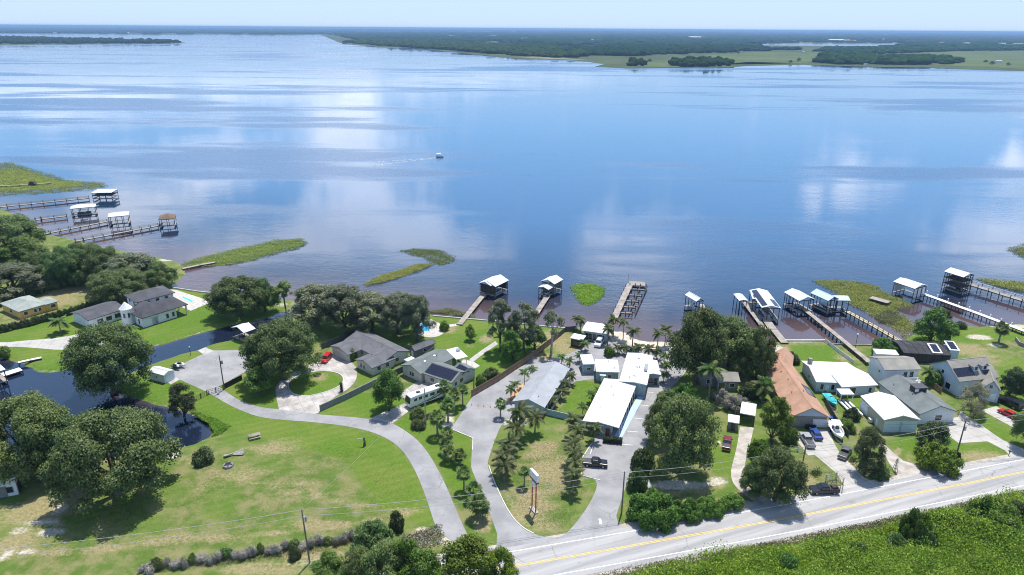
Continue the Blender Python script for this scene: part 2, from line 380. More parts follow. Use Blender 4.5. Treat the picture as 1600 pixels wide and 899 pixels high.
def softpoly(poly_px, soft=1.0):
    q = wpoly(poly_px); bb0, bb1 = q.min(0) - 4, q.max(0) + 4
    m = ((pts > bb0) & (pts < bb1)).all(1); r = np.zeros(len(pts))
    if m.any(): r[m] = np.clip(sdf(pts[m], q) / soft * .5 + .5, 0, 1)
    return r
def blobm(px, py, rx, ry):
    c = P(px, py); ax = (P(px + rx, py) - c).length; ay = abs(P(px, py + ry).y - P(px, py - ry).y) / 2
    d = ((pts[:, 0] - c.x) / ax) ** 2 + ((pts[:, 1] - c.y) / ay) ** 2
    return np.exp(-d * 1.2)
lush = np.zeros(len(pts)); dry = np.zeros(len(pts)); sand = np.zeros(len(pts))
for poly in ([(-40, 548), (-40, 500), (0, 518), (70, 500), (105, 490), (190, 520), (215, 505), (295, 480), (320, 470), (270, 449), (330, 458), (430, 470), (455, 472), (440, 487), (357, 509), (260, 536), (215, 548), (105, 577), (76, 583), (40, 571), (0, 560)],
             [(237, 572), (300, 550), (330, 560), (280, 580), (275, 592), (330, 612), (420, 650), (500, 664), (560, 672), (600, 684), (628, 706), (648, 735), (660, 765), (685, 830), (600, 800), (540, 720), (400, 680), (340, 668), (300, 640), (225, 626), (182, 612), (195, 590)],
             [(325, 541), (378, 528), (395, 545), (345, 549)], [(345, 603), (440, 570), (470, 560), (460, 582), (432, 600), (436, 640), (405, 637), (360, 618)],
             [(450, 600), (462, 588), (507, 579), (537, 592), (530, 606), (480, 620), (460, 614)],
             [(496, 648), (555, 612), (620, 616), (640, 630), (578, 656)], [(613, 663), (650, 640), (700, 615), (738, 686), (736, 730), (756, 780), (745, 800), (700, 760), (680, 722), (650, 685)],
             [(560, 605), (550, 570), (580, 578), (600, 590)], [(660, 490), (750, 499), (880, 512), (835, 556), (745, 612), (700, 560), (640, 520), (480, 500), (480, 482)],
             [(520, 530), (470, 500), (640, 490), (660, 540)], [(878, 640), (900, 592), (955, 602), (915, 655)], [(1232, 540), (1292, 540), (1335, 566), (1252, 566)],
             [(1110, 680), (1170, 690), (1150, 735), (1120, 745), (1100, 700)], [(1170, 690), (1200, 680), (1190, 720), (1165, 730)],
             [(1395, 530), (1440, 518), (1480, 507), (1530, 512), (1600, 515), (1600, 530), (1540, 535), (1470, 550)], [(1560, 560), (1600, 560), (1640, 640), (1600, 665), (1560, 625)],
             [(1376, 690), (1440, 676), (1480, 680), (1500, 695), (1545, 692), (1580, 705), (1500, 728), (1430, 722)], [(1500, 645), (1530, 640), (1600, 678), (1600, 700), (1567, 688)],
             [(1440, 610), (1500, 640), (1520, 645), (1470, 640)], [(1338, 600), (1350, 600), (1345, 660), (1375, 680), (1360, 690), (1310, 620)]):
    lush = np.maximum(lush, softpoly(poly, 2.0))
lush = np.maximum(lush, .8 * softpoly([(985, 880), (1300, 836), (1600, 768), (2000, 690), (2000, 1100), (985, 1100)], 4))
for (x, y, a, b, s) in ((560, 720, 45, 30, .55), (620, 760, 40, 50, .6), (330, 800, 60, 20, .5), (520, 760, 70, 25, .45), (230, 810, 60, 15, .5), (380, 840, 150, 12, .6), (640, 800, 30, 25, .4), (440, 735, 60, 16, .3)):
    lush = np.maximum(lush, s * blobm(x, y, a, b))
for (x, y, a, b, s) in ((700, 515, 20, 8, .8), (760, 530, 14, 9, .8), (735, 540, 10, 8, .5), (500, 590, 16, 8, .7), (860, 530, 40, 14, 1), (885, 545, 22, 10, 1), (845, 558, 26, 8, .9), (850, 700, 24, 13, 1), (838, 712, 20, 8, .8),
                        (870, 735, 50, 26, .95), (830, 790, 40, 40, .85), (850, 820, 40, 14, .6), (60, 800, 60, 25, 1), (20, 850, 30, 30, 1), (110, 780, 40, 16, .8), (330, 760, 60, 20, .4), (430, 700, 50, 18, .65), (470, 760, 60, 30, .45), (380, 740, 70, 22, .5),
                        (300, 840, 160, 14, .5), (500, 820, 60, 12, .8), (660, 835, 30, 14, .9), (520, 870, 120, 14, .8), (400, 890, 90, 12, .8), (755, 815, 14, 22, 1), (1230, 730, 26, 30, .8), (1260, 750, 24, 14, .8), (1090, 790, 90, 16, .6), (1180, 770, 50, 10, .7),
                        (1370, 740, 26, 16, .7), (1540, 715, 60, 12, .85), (1300, 640, 12, 14, .6), (110, 450, 60, 16, 1), (80, 470, 50, 14, .9), (160, 460, 50, 12, .7), (1500, 545, 60, 12, .8), (1540, 560, 40, 14, .6), (1320, 560, 24, 12, .6), (1150, 545, 60, 12, .8), (1200, 830, 100, 8, .8), (950, 605, 10, 14, .8),
                        (880, 600, 5, 30, .6), (130, 860, 90, 10, .4), (1010, 885, 80, 7, .9), (1390, 790, 100, 7, .8), (1540, 775, 60, 5, .7), (1130, 850, 60, 7, .8), (240, 520, 30, 10, .2), (30, 500, 30, 8, .6)):
    dry = np.maximum(dry, s * blobm(x, y, a, b))
for (x, y, a, b, s) in ((70, 815, 40, 8, .8), (20, 790, 30, 10, .6), (120, 850, 40, 6, .5), (40, 862, 30, 8, .7), (200, 790, 30, 8, .45), (330, 785, 40, 6, .4), (80, 832, 30, 10, 1), (30, 830, 26, 14, .7), (95, 795, 16, 12, .9), (6, 870, 14, 22, .8), (272, 712, 10, 14, 1), (1060, 758, 60, 9, 1.1), (1120, 752, 30, 8, .9), (1150, 785, 60, 7, .8), (1010, 812, 40, 5, .7), (660, 828, 14, 10, .9),
                        (520, 880, 120, 10, .75), (700, 845, 24, 12, .9), (1400, 748, 50, 6, .9), (1450, 738, 50, 5, .8), (240, 845, 60, 6, .5), (225, 820, 30, 8, .4), (1530, 527, 26, 6, 1), (1555, 540, 16, 5, .8), (1580, 510, 50, 4, 1), (262, 405, 16, 5, 1), (285, 440, 12, 10, .7), (120, 405, 70, 14, .9), (60, 400, 40, 12, .8), (985, 525, 40, 10, 1.2), (1040, 538, 60, 5, 1.3), (1125, 540, 80, 5, 1),
                        (1250, 534, 50, 3, .8), (945, 518, 16, 8, .9), (440, 476, 20, 6, .7), (200, 660, 90, 16, .2), (1270, 770, 40, 6, .8), (700, 660, 14, 22, .9), (1140, 600, 26, 14, .5), (1125, 693, 6, 6, .8), (805, 660, 26, 10, 1), (1215, 545, 20, 8, .9)):
    sand = np.maximum(sand, s * blobm(x, y, a, b))
for line, s, wd in (([(-20, 874), (200, 853), (480, 829), (640, 803)], .75, .5), ([(0, 800), (60, 780), (130, 760), (200, 756)], .7, .7), ([(280, 715), (330, 735), (420, 760), (560, 790), (660, 800)], .55, .6), ([(1130, 760), (1060, 770), (1000, 775)], .7, .6), ([(1385, 700), (1412, 714), (1440, 728)], .8, .35), ([(1392, 695), (1420, 710), (1450, 724)], .8, .35)):
    q = wpoly(line)
    for a_, b_ in zip(q, q[1:]):
        ab = b_ - a_; tt = np.clip(((pts - a_) @ ab) / (ab @ ab), 0, 1); dd = np.sqrt((((pts - a_) - tt[:, None] * ab) ** 2).sum(1)); dry = np.maximum(dry, s * np.exp(-(dd / wd / 1.4) ** 2))
sand = np.maximum(sand, np.clip(1 - abs(sd - .2) / 1.3, 0, 1) * .55)
def setcol(me, name, arr):
    a = me.color_attributes.new(name, 'FLOAT_COLOR', 'POINT'); a.data.foreach_set('color', np.ascontiguousarray(arr, np.float32).ravel())
def grid_mesh(name, gx, gy, z):
    ny, nx = len(gy), len(gx); X, Y = np.meshgrid(gx, gy)
    v = np.stack([X.ravel(), Y.ravel(), z], 1); i = np.arange((ny - 1) * (nx - 1)); r, c = i // (nx - 1), i % (nx - 1); a = r * nx + c
    f = np.stack([a, a + 1, a + nx + 1, a + nx], 1)
    me = bpy.data.meshes.new(name); me.vertices.add(len(v)); me.vertices.foreach_set('co', v.astype(np.float32).ravel())
    me.loops.add(f.size); me.loops.foreach_set('vertex_index', f.ravel().astype(np.int32))
    me.polygons.add(len(f)); me.polygons.foreach_set('loop_start', np.arange(0, f.size, 4, dtype=np.int32)); me.update(calc_edges=True); me.validate(); me.shade_smooth()
    return me
gme = grid_mesh('ground', gx, gy, gz)
setcol(gme, 'cover', np.stack([lush, dry, sand, np.ones_like(sd)], 1))
ground = tag(link(bpy.data.objects.new('ground', gme)), kind='structure')
gm = bpy.data.materials.new('ground_cover'); gm.use_nodes = True; t = NT(gm.node_tree); b = t.n['Principled BSDF']
at_ = t.new('ShaderNodeAttribute', attribute_name='cover'); sp = t.new('ShaderNodeSeparateColor', ins={0: at_.outputs['Color']})
tcn = t.new('ShaderNodeTexCoord'); ob = tcn.outputs['Object']
nb = t.noise(ob, .045, 6, .62); nm_ = t.noise(ob, .22, 6, .65); nf = t.noise(ob, 1.6, 4, .7); nff = t.noise(ob, 6.0, 3, .7)
nst = t.noise(t.mapping(ob, (.05, .5, 1), (0, 0, .5)), 1.0, 4, .6)
def mask(ch, amp, lo, hi):
    return t.ramp(t.math('ADD', sp.outputs[ch], t.math('MULTIPLY', t.math('SUBTRACT', t.math('MULTIPLY', t.math('ADD', t.math('ADD', nm_, nf), nst), .3333), .5), amp)), (lo, hi))
field = t.mix(t.ramp(nm_, (.38, .62)), (.088, .150, .024), (.225, .212, .092))
field = t.mix(t.math('MULTIPLY', t.ramp(nb, (.47, .58)), .7), field, (.095, .170, .022))
lushc = t.mix(t.ramp(nf, (.3, .7)), (.074, .148, .013), (.120, .205, .024))
lushc = t.mix(t.math('MULTIPLY', t.ramp(nb, (.42, .62)), .55), lushc, (.155, .19, .036))
dryc = t.mix(t.ramp(nf, (.35, .65)), (.225, .185, .090), (.36, .30, .17))
sandc = t.mix(t.ramp(nf, (.35, .65)), (.42, .36, .285), (.62, .57, .49))
c = t.mix(mask(0, .9, .30, .72), field, lushc); c = t.mix(t.math('MULTIPLY', mask(1, 1.7, .18, .66), .92), c, dryc); c = t.mix(mask(2, 1.5, .38, .75), c, sandc)
c = t.mix(t.math('MULTIPLY', t.ramp(nff, (.40, .75)), .38), c, (.045, .065, .016))
mow = t.math('SINE', t.math('MULTIPLY', t.new('ShaderNodeSeparateXYZ', ins={0: t.mapping(ob, rot=(0, 0, -.45))}).outputs[1], 2.6))
c = t.mix(t.math('MULTIPLY', t.math('MULTIPLY', t.math('ADD', mow, 1.0), .5), t.math('MULTIPLY', t.ramp(nb, (.40, .60)), .16)), c, (.24, .27, .08))
c = t.mix(t.math('MULTIPLY', t.ramp(t.noise(ob, .75, 5, .75), (.55, .72)), .42), c, (.26, .235, .12))
t.l.new(c, b.inputs['Base Color']); b.inputs['Roughness'].default_value = .95; b.inputs['Specular IOR Level'].default_value = .12
bn = t.new('ShaderNodeBump', ins={'Strength': .55, 'Distance': .25, 'Height': t.math('ADD', nf, t.math('MULTIPLY', nff, .6))}); t.l.new(bn.outputs[0], b.inputs['Normal'])
gme.materials.append(gm)

# the lake: one sheet, finer near the shore so that the shallows keep their sandy tea colour
lx = axis(-330, 290, 4, -70000, 70000); ly = axis(100, 420, 4, -400, 62000)
LX, LY = np.meshgrid(lx, ly); lp = np.stack([LX.ravel(), LY.ravel()], 1)
ls = -np.maximum(sdf(lp, north), sdf(lp, south))
canal = softpoly
lakeme = grid_mesh('lake', lx, ly, np.full(len(lp), WL))
cpoly = wpoly([(-300, 560), (40, 560), (221, 545), (470, 470), (480, 490), (378, 530), (237, 572), (160, 610), (340, 650), (340, 690), (230, 730), (-300, 730)])
shallow = np.clip(1 - ls / 40, 0, 1) ** 1.5 * (1 - np.clip(sdf(lp, cpoly) / 3 * .5 + .5, 0, 1))
deep = np.clip((ls - 15) / 110, 0, 1) ** .8
setcol(lakeme, 'shallow', np.stack([shallow, deep, shallow, np.ones_like(shallow)], 1))
lake = tag(link(bpy.data.objects.new('lake', lakeme)), kind='structure')
lm = bpy.data.materials.new('lake_water'); lm.use_nodes = True; t = NT(lm.node_tree); b = t.n['Principled BSDF']
ob = t.new('ShaderNodeTexCoord').outputs['Object']
sps = t.new('ShaderNodeSeparateColor', ins={0: t.new('ShaderNodeAttribute', attribute_name='shallow').outputs['Color']}); sh = sps.outputs[0]
sn = t.ramp(t.math('ADD', sh, t.math('MULTIPLY', t.math('SUBTRACT', t.noise(ob, .05, 4), .5), .5)), (.05, .95))
c = t.mix(sps.outputs[1], (.010, .016, .034), (.024, .078, .170)); c = t.mix(t.math('MULTIPLY', sn, .9), c, (.115, .072, .064))
t.l.new(c, b.inputs['Base Color'])
ruff = t.ramp(t.noise(t.mapping(ob, (.0017, .0075, 1), (0, 0, .10)), 1.0, 6, .6), (.50, .60))
t.l.new(t.math('ADD', .04, t.math('MULTIPLY', ruff, .24)), b.inputs['Roughness'])
b.inputs['IOR'].default_value = 1.45; b.inputs['Specular IOR Level'].default_value = 1.0
wv = t.noise(t.mapping(ob, (.55, 1.0, 1), (0, 0, .25)), .55, 3, .6)
wv2 = t.noise(t.mapping(ob, (.5, 1.0, 1), (0, 0, -.2)), .11, 3, .5)
patch = t.ramp(t.noise(ob, .012, 3), (.40, .62))
bn = t.new('ShaderNodeBump', ins={'Strength': t.math('ADD', .008, t.math('MULTIPLY', t.math('ADD', t.math('MULTIPLY', patch, .6), t.math('MULTIPLY', ruff, 2.5)), .05)), 'Distance': 1.0, 'Height': t.math('ADD', wv, t.math('MULTIPLY', wv2, 1.3))})
t.l.new(bn.outputs[0], b.inputs['Normal']); lakeme.materials.append(lm)

# sheets laid on the ground (roads, drives)
def sheet(name, m, px, z, world=False, kind='structure', parent=None, hole=None):
    from mathutils.geometry import tessellate_polygon
    q = [Vector((p[0], p[1], 0)) for p in px] if world else [P(*p) for p in px]
    rings = [q]
    if hole: rings.append([P(*p) for p in hole])
    tri = tessellate_polygon(rings); q = sum(rings, [])
    me = bpy.data.meshes.new(name); me.from_pydata([(v.x, v.y, 0) for v in q], [], [tuple(f) for f in tri])
    bm = bmesh.new(); bm.from_mesh(me); bmesh.ops.recalc_face_normals(bm, faces=bm.faces)
    if sum(f.normal.z for f in bm.faces) < 0: bmesh.ops.reverse_faces(bm, faces=bm.faces)
    bm.to_mesh(me); bm.free(); me.materials.append(M[m]); o = bpy.data.objects.new(name, me); o.location.z = z; link(o, parent)
    if kind and parent is None: o['kind'] = kind
    return o
def smooth(pts, k=2):
    pts = [Vector((p[0], p[1])) for p in pts]
    for _ in range(k):
        q = [pts[0]]
        for a, c_ in zip(pts, pts[1:]): q += [a * .75 + c_ * .25, a * .25 + c_ * .75]
        pts = q + [pts[-1]]
    return pts
def spx(pts, k=2): return [tuple(p) for p in smooth(pts, k)]
def strip(name, m, line, o0, o1, z, parent=None):
    L, Rr = [], []
    for i, p in enumerate(line):
        d = (line[min(i + 1, len(line) - 1)] - line[max(i - 1, 0)]).normalized(); n = Vector((-d.y, d.x))
        L.append(p + n * o0); Rr.append(p + n * o1)
    me = bpy.data.meshes.new(name); k = len(line)
    me.from_pydata([(v.x, v.y, 0) for v in L + Rr], [], [(i, i + 1, k + i + 1, k + i)[::-1] for i in range(k - 1)])
    bm = bmesh.new(); bm.from_mesh(me)
    if sum(f.normal.z for f in bm.faces) < 0: bmesh.ops.reverse_faces(bm, faces=bm.faces)
    bm.to_mesh(me); bm.free(); me.materials.append(M[m]); o = bpy.data.objects.new(name, me); o.location.z = z; link(o, parent); return o
cl = [Vector(P(x, y)[:2]) for x, y in ((620, 917.5), (800, 886), (1000, 851), (1200, 816), (1400, 777.5), (1600, 738))]
d0 = (cl[0] - cl[1]).normalized(); d1 = (cl[-1] - cl[-2]).normalized()
cl = [cl[0] + d0 * 4000, cl[0] + d0 * 120] + cl + [cl[-1] + d1 * 150, cl[-1] + d1 * 4000]
cl = smooth(cl, 2)
road = tag(strip('road', 'asphalt', cl, -5.0, 5.0, .05), kind='structure')
tag(strip('gravel_verge', 'gravel', cl, -6.2, 6.2, .008), kind='structure')
strip('centre_line', 'paint_yellow', cl, .09, .23, .012, road); strip('centre_line', 'paint_yellow', cl, -.23, -.09, .012, road)
strip('edge_line', 'paint_white', cl, 3.62, 3.80, .012, road); strip('edge_line', 'paint_white', cl, -3.80, -3.62, .012, road)
# access lane on the left
laneL = spx([(740, 862), (712, 850), (682, 829), (670, 790), (657.7, 756), (644, 726), (626, 700), (599.5, 681.5), (556, 668), (493, 660), (433, 656), (399, 651), (358.7, 634), (332.7, 618), (322, 612)])
laneR = spx([(342, 604), (352, 611.5), (375, 627), (407.5, 637), (436.6, 640), (496, 648), (540, 651), (579.5, 655), (613, 661.5), (629, 670), (656, 690), (679, 723), (699, 763), (729, 836), (745, 852), (775, 858)])
sheet('access_lane', 'asphalt_lane', laneL + laneR, .030)
sheet('parking_pad', 'asphalt_lane', [(262, 590), (277.5, 592), (323, 612.5), (345, 602.5), (381.5, 582), (430, 560), (430, 548), (381.5, 547.3), (333, 548), (312, 556), (290.5, 566), (274, 578)], .026)
sheet('boat_ramp', 'concrete', [(309, 548), (321, 543), (334, 548.5), (319, 555)], .034)
# circular drive round a grass island
isl = [(450, 602), (455, 593), (475, 583), (507, 579.5), (530, 583), (538, 592), (533, 603), (510, 613), (480, 620), (460, 617), (452, 610)]
sheet('circular_drive', 'oldconcrete', spx([(436, 640.5), (430, 612.5), (432, 600), (457, 582), (490, 568), (512, 562), (519, 552), (543, 562), (556, 571), (559, 590), (547, 607), (520, 622), (505, 635), (497, 648.5), (470, 645)], 2), .022, hole=spx(isl + isl[:1], 2)[:-1])
def kerb(name, pxs, label_parent=None, wdt=.18, h=.12, closed=False):
    line = [Vector(P(x, y)[:2]) for x, y in pxs]
    L, Rr = [], []
    for i, p in enumerate(line):
        a = line[i - 1] if (i or closed) else line[0]; c_ = line[(i + 1) % len(line)] if (i < len(line) - 1 or closed) else line[-1]
        d = (c_ - a).normalized(); n = Vector((-d.y, d.x)); L.append(p + n * wdt / 2); Rr.append(p - n * wdt / 2)
    k = len(line); v = [(q.x, q.y, 0) for q in L + Rr] + [(q.x, q.y, h) for q in L + Rr]; f = []
    for i in range(k if closed else k - 1):
        j = (i + 1) % k; f += [(2 * k + i, 2 * k + j, 3 * k + j, 3 * k + i), (i, j, 2 * k + j, 2 * k + i), (k + i, k + j, 3 * k + j, 3 * k + i)]
    me = bpy.data.meshes.new(name); me.from_pydata(v, [], f); bm = bmesh.new(); bm.from_mesh(me); bmesh.ops.recalc_face_normals(bm, faces=bm.faces); bm.to_mesh(me); bm.free()
    me.materials.append(M['kerb']); return tag(link(bpy.data.objects.new(name, me)), kind='structure')
kerb('kerb', spx(isl + isl[:1], 2)[:-1], closed=True)
sheet('recreational_vehicle_drive', 'oldconcrete', [(576, 655.5), (600, 644), (638, 628), (622, 617), (651, 597), (690, 600), (700, 612), (660, 632), (641, 641), (613, 662)], .024)
# motel asphalt, with the planted islands on top
motel_lot = [(775, 862), (777, 835), (767, 807), (756, 778), (738, 736), (736, 729), (738, 690), (739, 685), (704.6, 670.5), (722, 644), (740, 617), (820, 570), (834, 557), (850, 562), (880, 556), (900, 548), (920, 536), (930, 533), (952, 530), (985, 538), (1000, 543),
             (1062, 545), (1074, 560), (1072, 581), (1056, 599), (1042, 612), (1028, 630), (1018, 670), (1006, 705), (990, 743), (979, 756), (963, 806), (966, 818), (985, 832), (960, 870), (800, 900)]
island = spx([(900, 596), (880, 610), (852, 640), (800, 650), (784, 662), (772, 690), (762, 722), (762, 730), (770.5, 749), (783.5, 778), (798, 805.6), (816, 825), (838.7, 836.5), (864.7, 841), (879.4, 838), (894, 825), (920, 791), (938, 751), (908, 743), (911, 714), (924, 694), (930, 680), (1000, 650), (1000, 600), (950, 590), (900, 596)], 2)
ISLAND = island
sheet('motel_lot', 'asphalt_lane', motel_lot, .016, hole=island[:-1])
kerb('kerb', [(938, 751), (908, 743), (911, 714), (924, 694)]); kerb('kerb', [(704.6, 670.5), (739, 685), (738, 704)]); kerb('kerb', spx([(762, 722), (770.5, 749), (783.5, 778), (798, 805.6), (816, 825), (838.7, 836.5)], 2)[2:-2])
for i in range(5):   # bay markings along the motel
    a = (971 + i * 9.0, 694.5 - i * 20.5); strip('bay_marking', 'paint_white', [Vector(P(a[0], a[1], 0)[:2]), Vector(P(a[0] + 18 - i, a[1] + 1.5, 0)[:2])], -.07, .07, .036).__setitem__('kind', 'structure')
tag(strip('bay_marking', 'paint_white', [Vector(P(922, 710)[:2]), Vector(P(927, 697)[:2])], -.08, .08, .036), kind='structure')
tag(strip('stop_marking', 'paint_white', [Vector(P(939, 819.5)[:2]), Vector(P(937, 811)[:2])], -.25, .25, .036), kind='structure')
tag(sheet('beach', 'sandmat', [(948, 515), (960, 518.5), (976, 521), (993, 532), (1020, 535.5), (1066, 536), (1064, 546), (1000, 545), (985, 540), (955, 532)], .02), kind='structure')
# drives on the right
sheet('dirt_drive', 'gravel', spx([(1156, 667), (1153, 690), (1148, 712), (1140, 742), (1150, 764), (1190, 792), (1210, 792), (1203, 781), (1168, 763), (1162, 739), (1166, 714), (1172, 694), (1178, 668)], 2), .02)
sheet('concrete_drive', 'concrete', [(1241, 684), (1249, 677), (1296, 669), (1302, 690), (1311, 706), (1333, 729), (1349.5, 746.6), (1378, 758), (1380, 770), (1312, 784), (1318.6, 758), (1307, 740), (1273, 711), (1263, 712)], .022)
sheet('gravel_drive', 'gravel', [(1369, 692), (1378, 692), (1411, 720), (1437, 728), (1510, 732), (1520, 742), (1400, 764), (1374, 758), (1403, 745)], .026)
sheet('barn_drive', 'concrete', [(1462, 657), (1497, 652), (1501, 643), (1535, 666), (1567, 688), (1600, 702), (1640, 714), (1600, 722), (1582, 716), (1570, 704), (1543, 690), (1497.6, 692.6), (1470, 672)], .022)
sheet('garage_apron', 'concrete', [(1380, 598), (1383, 590), (1431, 590), (1448, 600), (1395, 612)], .024)
sheet('neighbour_drive', 'concrete', [(1533, 641), (1557, 635), (1600, 666), (1660, 690), (1640, 700), (1590, 672)], .022)
sheet('estate_drive', 'concrete', spx([(-150, 536), (10, 535.5), (32, 533), (102, 527.5), (150, 514), (195, 507), (207, 513), (180, 531), (140, 545), (101, 548), (31, 542), (10, 542.5), (-150, 546)], 1), .022)
sheet('garden_path', 'concrete', [(733, 562), (739, 566), (757, 552), (778, 538), (774, 533), (752, 548)], .022)
sheet('patio', 'paver', [(724, 562), (738, 564), (750, 572), (735, 580), (716, 570)], .02)
sheet('shore_path', 'paver', [(694, 508), (714, 506), (722, 498), (727, 499), (718, 509), (696, 512)], .022)

# far land beyond the lake
def farland(name, px, extra, m, z):
    q = [P(*p) for p in px] + [Vector(e) for e in extra]
    return tag(sheet(name, m, [(v.x, v.y) for v in q], z, world=True), kind='structure')
fm = mat('farground', (.085, .105, .040), .95, .2, .004, .1, col2=(.050, .068, .028), detail=8)
ff = mat('farfield', (.105, .140, .045), .95, .2, .006, .1, col2=(.070, .090, .034), detail=8)
mat('farfield_dry', (.215, .20, .125), .95, .2, .006, .1, col2=(.13, .14, .06)); mat('fartown', (.42, .40, .38), .9, .3, .01)
RSHORE = [(530, 66.5), (560, 71), (600, 74), (660, 76), (700, 81), (760, 87), (800, 91), (850, 93), (880, 93.5), (915, 96), (945, 100), (930, 104), (980, 107), (1060, 106), (1140, 105), (1165, 103), (1250, 101), (1345, 104), (1450, 105.5), (1530, 109), (1600, 111), (1750, 116)]
hz_ = lambda x: 44.6 + (x - 800) * .0068
farland('far_shore', RSHORE, [(9000, 1300, 0), (70000, 3000, 0), (70000, 60000, 0), (P(480, 53.6).x * 8, 60000, 0), (P(500, 54).x, P(500, 54).y, 0)], 'farground', -.3)
farland('far_shore', [(-200, 51.8), (120, 53), (230, 54.6), (330, 54), (440, 55), (500, 54)], [(P(480, 53.6).x * 8, 60000, 0), (-70000, 60000, 0), (-70000, 9000, 0)], 'farground', -.3)
farland('peninsula', [(-300, 71), (0, 70.5), (120, 69.5), (200, 69.5), (270, 68), (290, 66.5), (250, 64), (120, 61), (0, 58.5), (-300, 55)], [], 'farground', -.3)
for px, m in (([(985, 104), (1010, 97), (1090, 88), (1180, 82), (1300, 81), (1260, 99), (1170, 102), (1060, 105)], 'farfield'), ([(1290, 84), (1440, 80), (1600, 80), (1750, 82), (1750, 112), (1600, 108), (1480, 103), (1400, 96)], 'farfield'),
              ([(800, 89.5), (850, 88), (930, 95), (900, 94), (850, 92)], 'farfield_dry'), ([(1120, 101), (1170, 97), (1250, 99), (1170, 101)], 'farfield_dry'), ([(1560, 68), (1600, 67), (1700, 68), (1700, 73), (1600, 72)], 'farfield_dry')):
    farland('field', px, [], m, .1)
for px in ([(1150, 70), (1210, 67.5), (1290, 67.2), (1400, 67.6), (1425, 69), (1390, 71.8), (1290, 72.4), (1200, 71.5)], [(870, 72), (935, 70.5), (935, 73.5), (880, 74.5)], [(660, 54.8), (780, 55.2), (770, 56.6), (670, 56.2)]):
    q = farland('far_lake', px, [], 'white', .3); q.data.materials.clear(); q.data.materials.append(lm)
# ================================================================ vegetation
def quads_mesh(name, cen, nrm, size, asp, m, extra=None, droop=None):
    """one mesh of small leaf-clump quads: centres, normals, sizes"""
    n = len(cen); nrm = nrm / (np.linalg.norm(nrm, axis=1, keepdims=True) + 1e-9)
    ref = rng.normal(size=(n, 3)); a = np.cross(nrm, ref); a /= (np.linalg.norm(a, axis=1, keepdims=True) + 1e-9); b = np.cross(nrm, a)
    s = size[:, None] / 2; bend = nrm * (s * .35)
    v = np.empty((n, 4, 3)); v[:, 0] = cen - a * s * asp - bend; v[:, 1] = cen - b * s + bend * .6; v[:, 2] = cen + a * s * asp - bend; v[:, 3] = cen + b * s + bend * .6
    me = bpy.data.meshes.new(name); me.vertices.add(n * 4); me.vertices.foreach_set('co', v.astype(np.float32).ravel())
    me.loops.add(n * 4); me.loops.foreach_set('vertex_index', np.arange(n * 4, dtype=np.int32))
    me.polygons.add(n); me.polygons.foreach_set('loop_start', np.arange(0, n * 4, 4, dtype=np.int32)); me.update(calc_edges=True); me.validate()
    me.materials.append(M[m]); return me
def sph(n):
    d = rng.normal(size=(n, 3)); return d / np.linalg.norm(d, axis=1, keepdims=True)
def crown_points(lobes, n, leaf, low=-.45, inner=.25):
    """scatter leaf clumps over a set of lobes (x,y,z,r)"""
    lobes = np.array(lobes); wgt = lobes[:, 3] ** 2; k = rng.choice(len(lobes), n, p=wgt / wgt.sum())
    d = sph(n); d[:, 2] = np.where(d[:, 2] < low, -d[:, 2], d[:, 2])
    rad = np.where(rng.random(n) < inner, rng.uniform(.4, .8, n), rng.uniform(.72, 1.12, n) + np.abs(rng.normal(size=n)) * .16)
    c = lobes[k, :3] + d * (lobes[k, 3] * rad)[:, None] * np.array([1, 1, .82])
    nr = d + rng.normal(size=(n, 3)) * .5 + np.array([0, 0, .5])
    return c, nr, leaf * rng.uniform(.55, 1.35, n)
TREES = {}
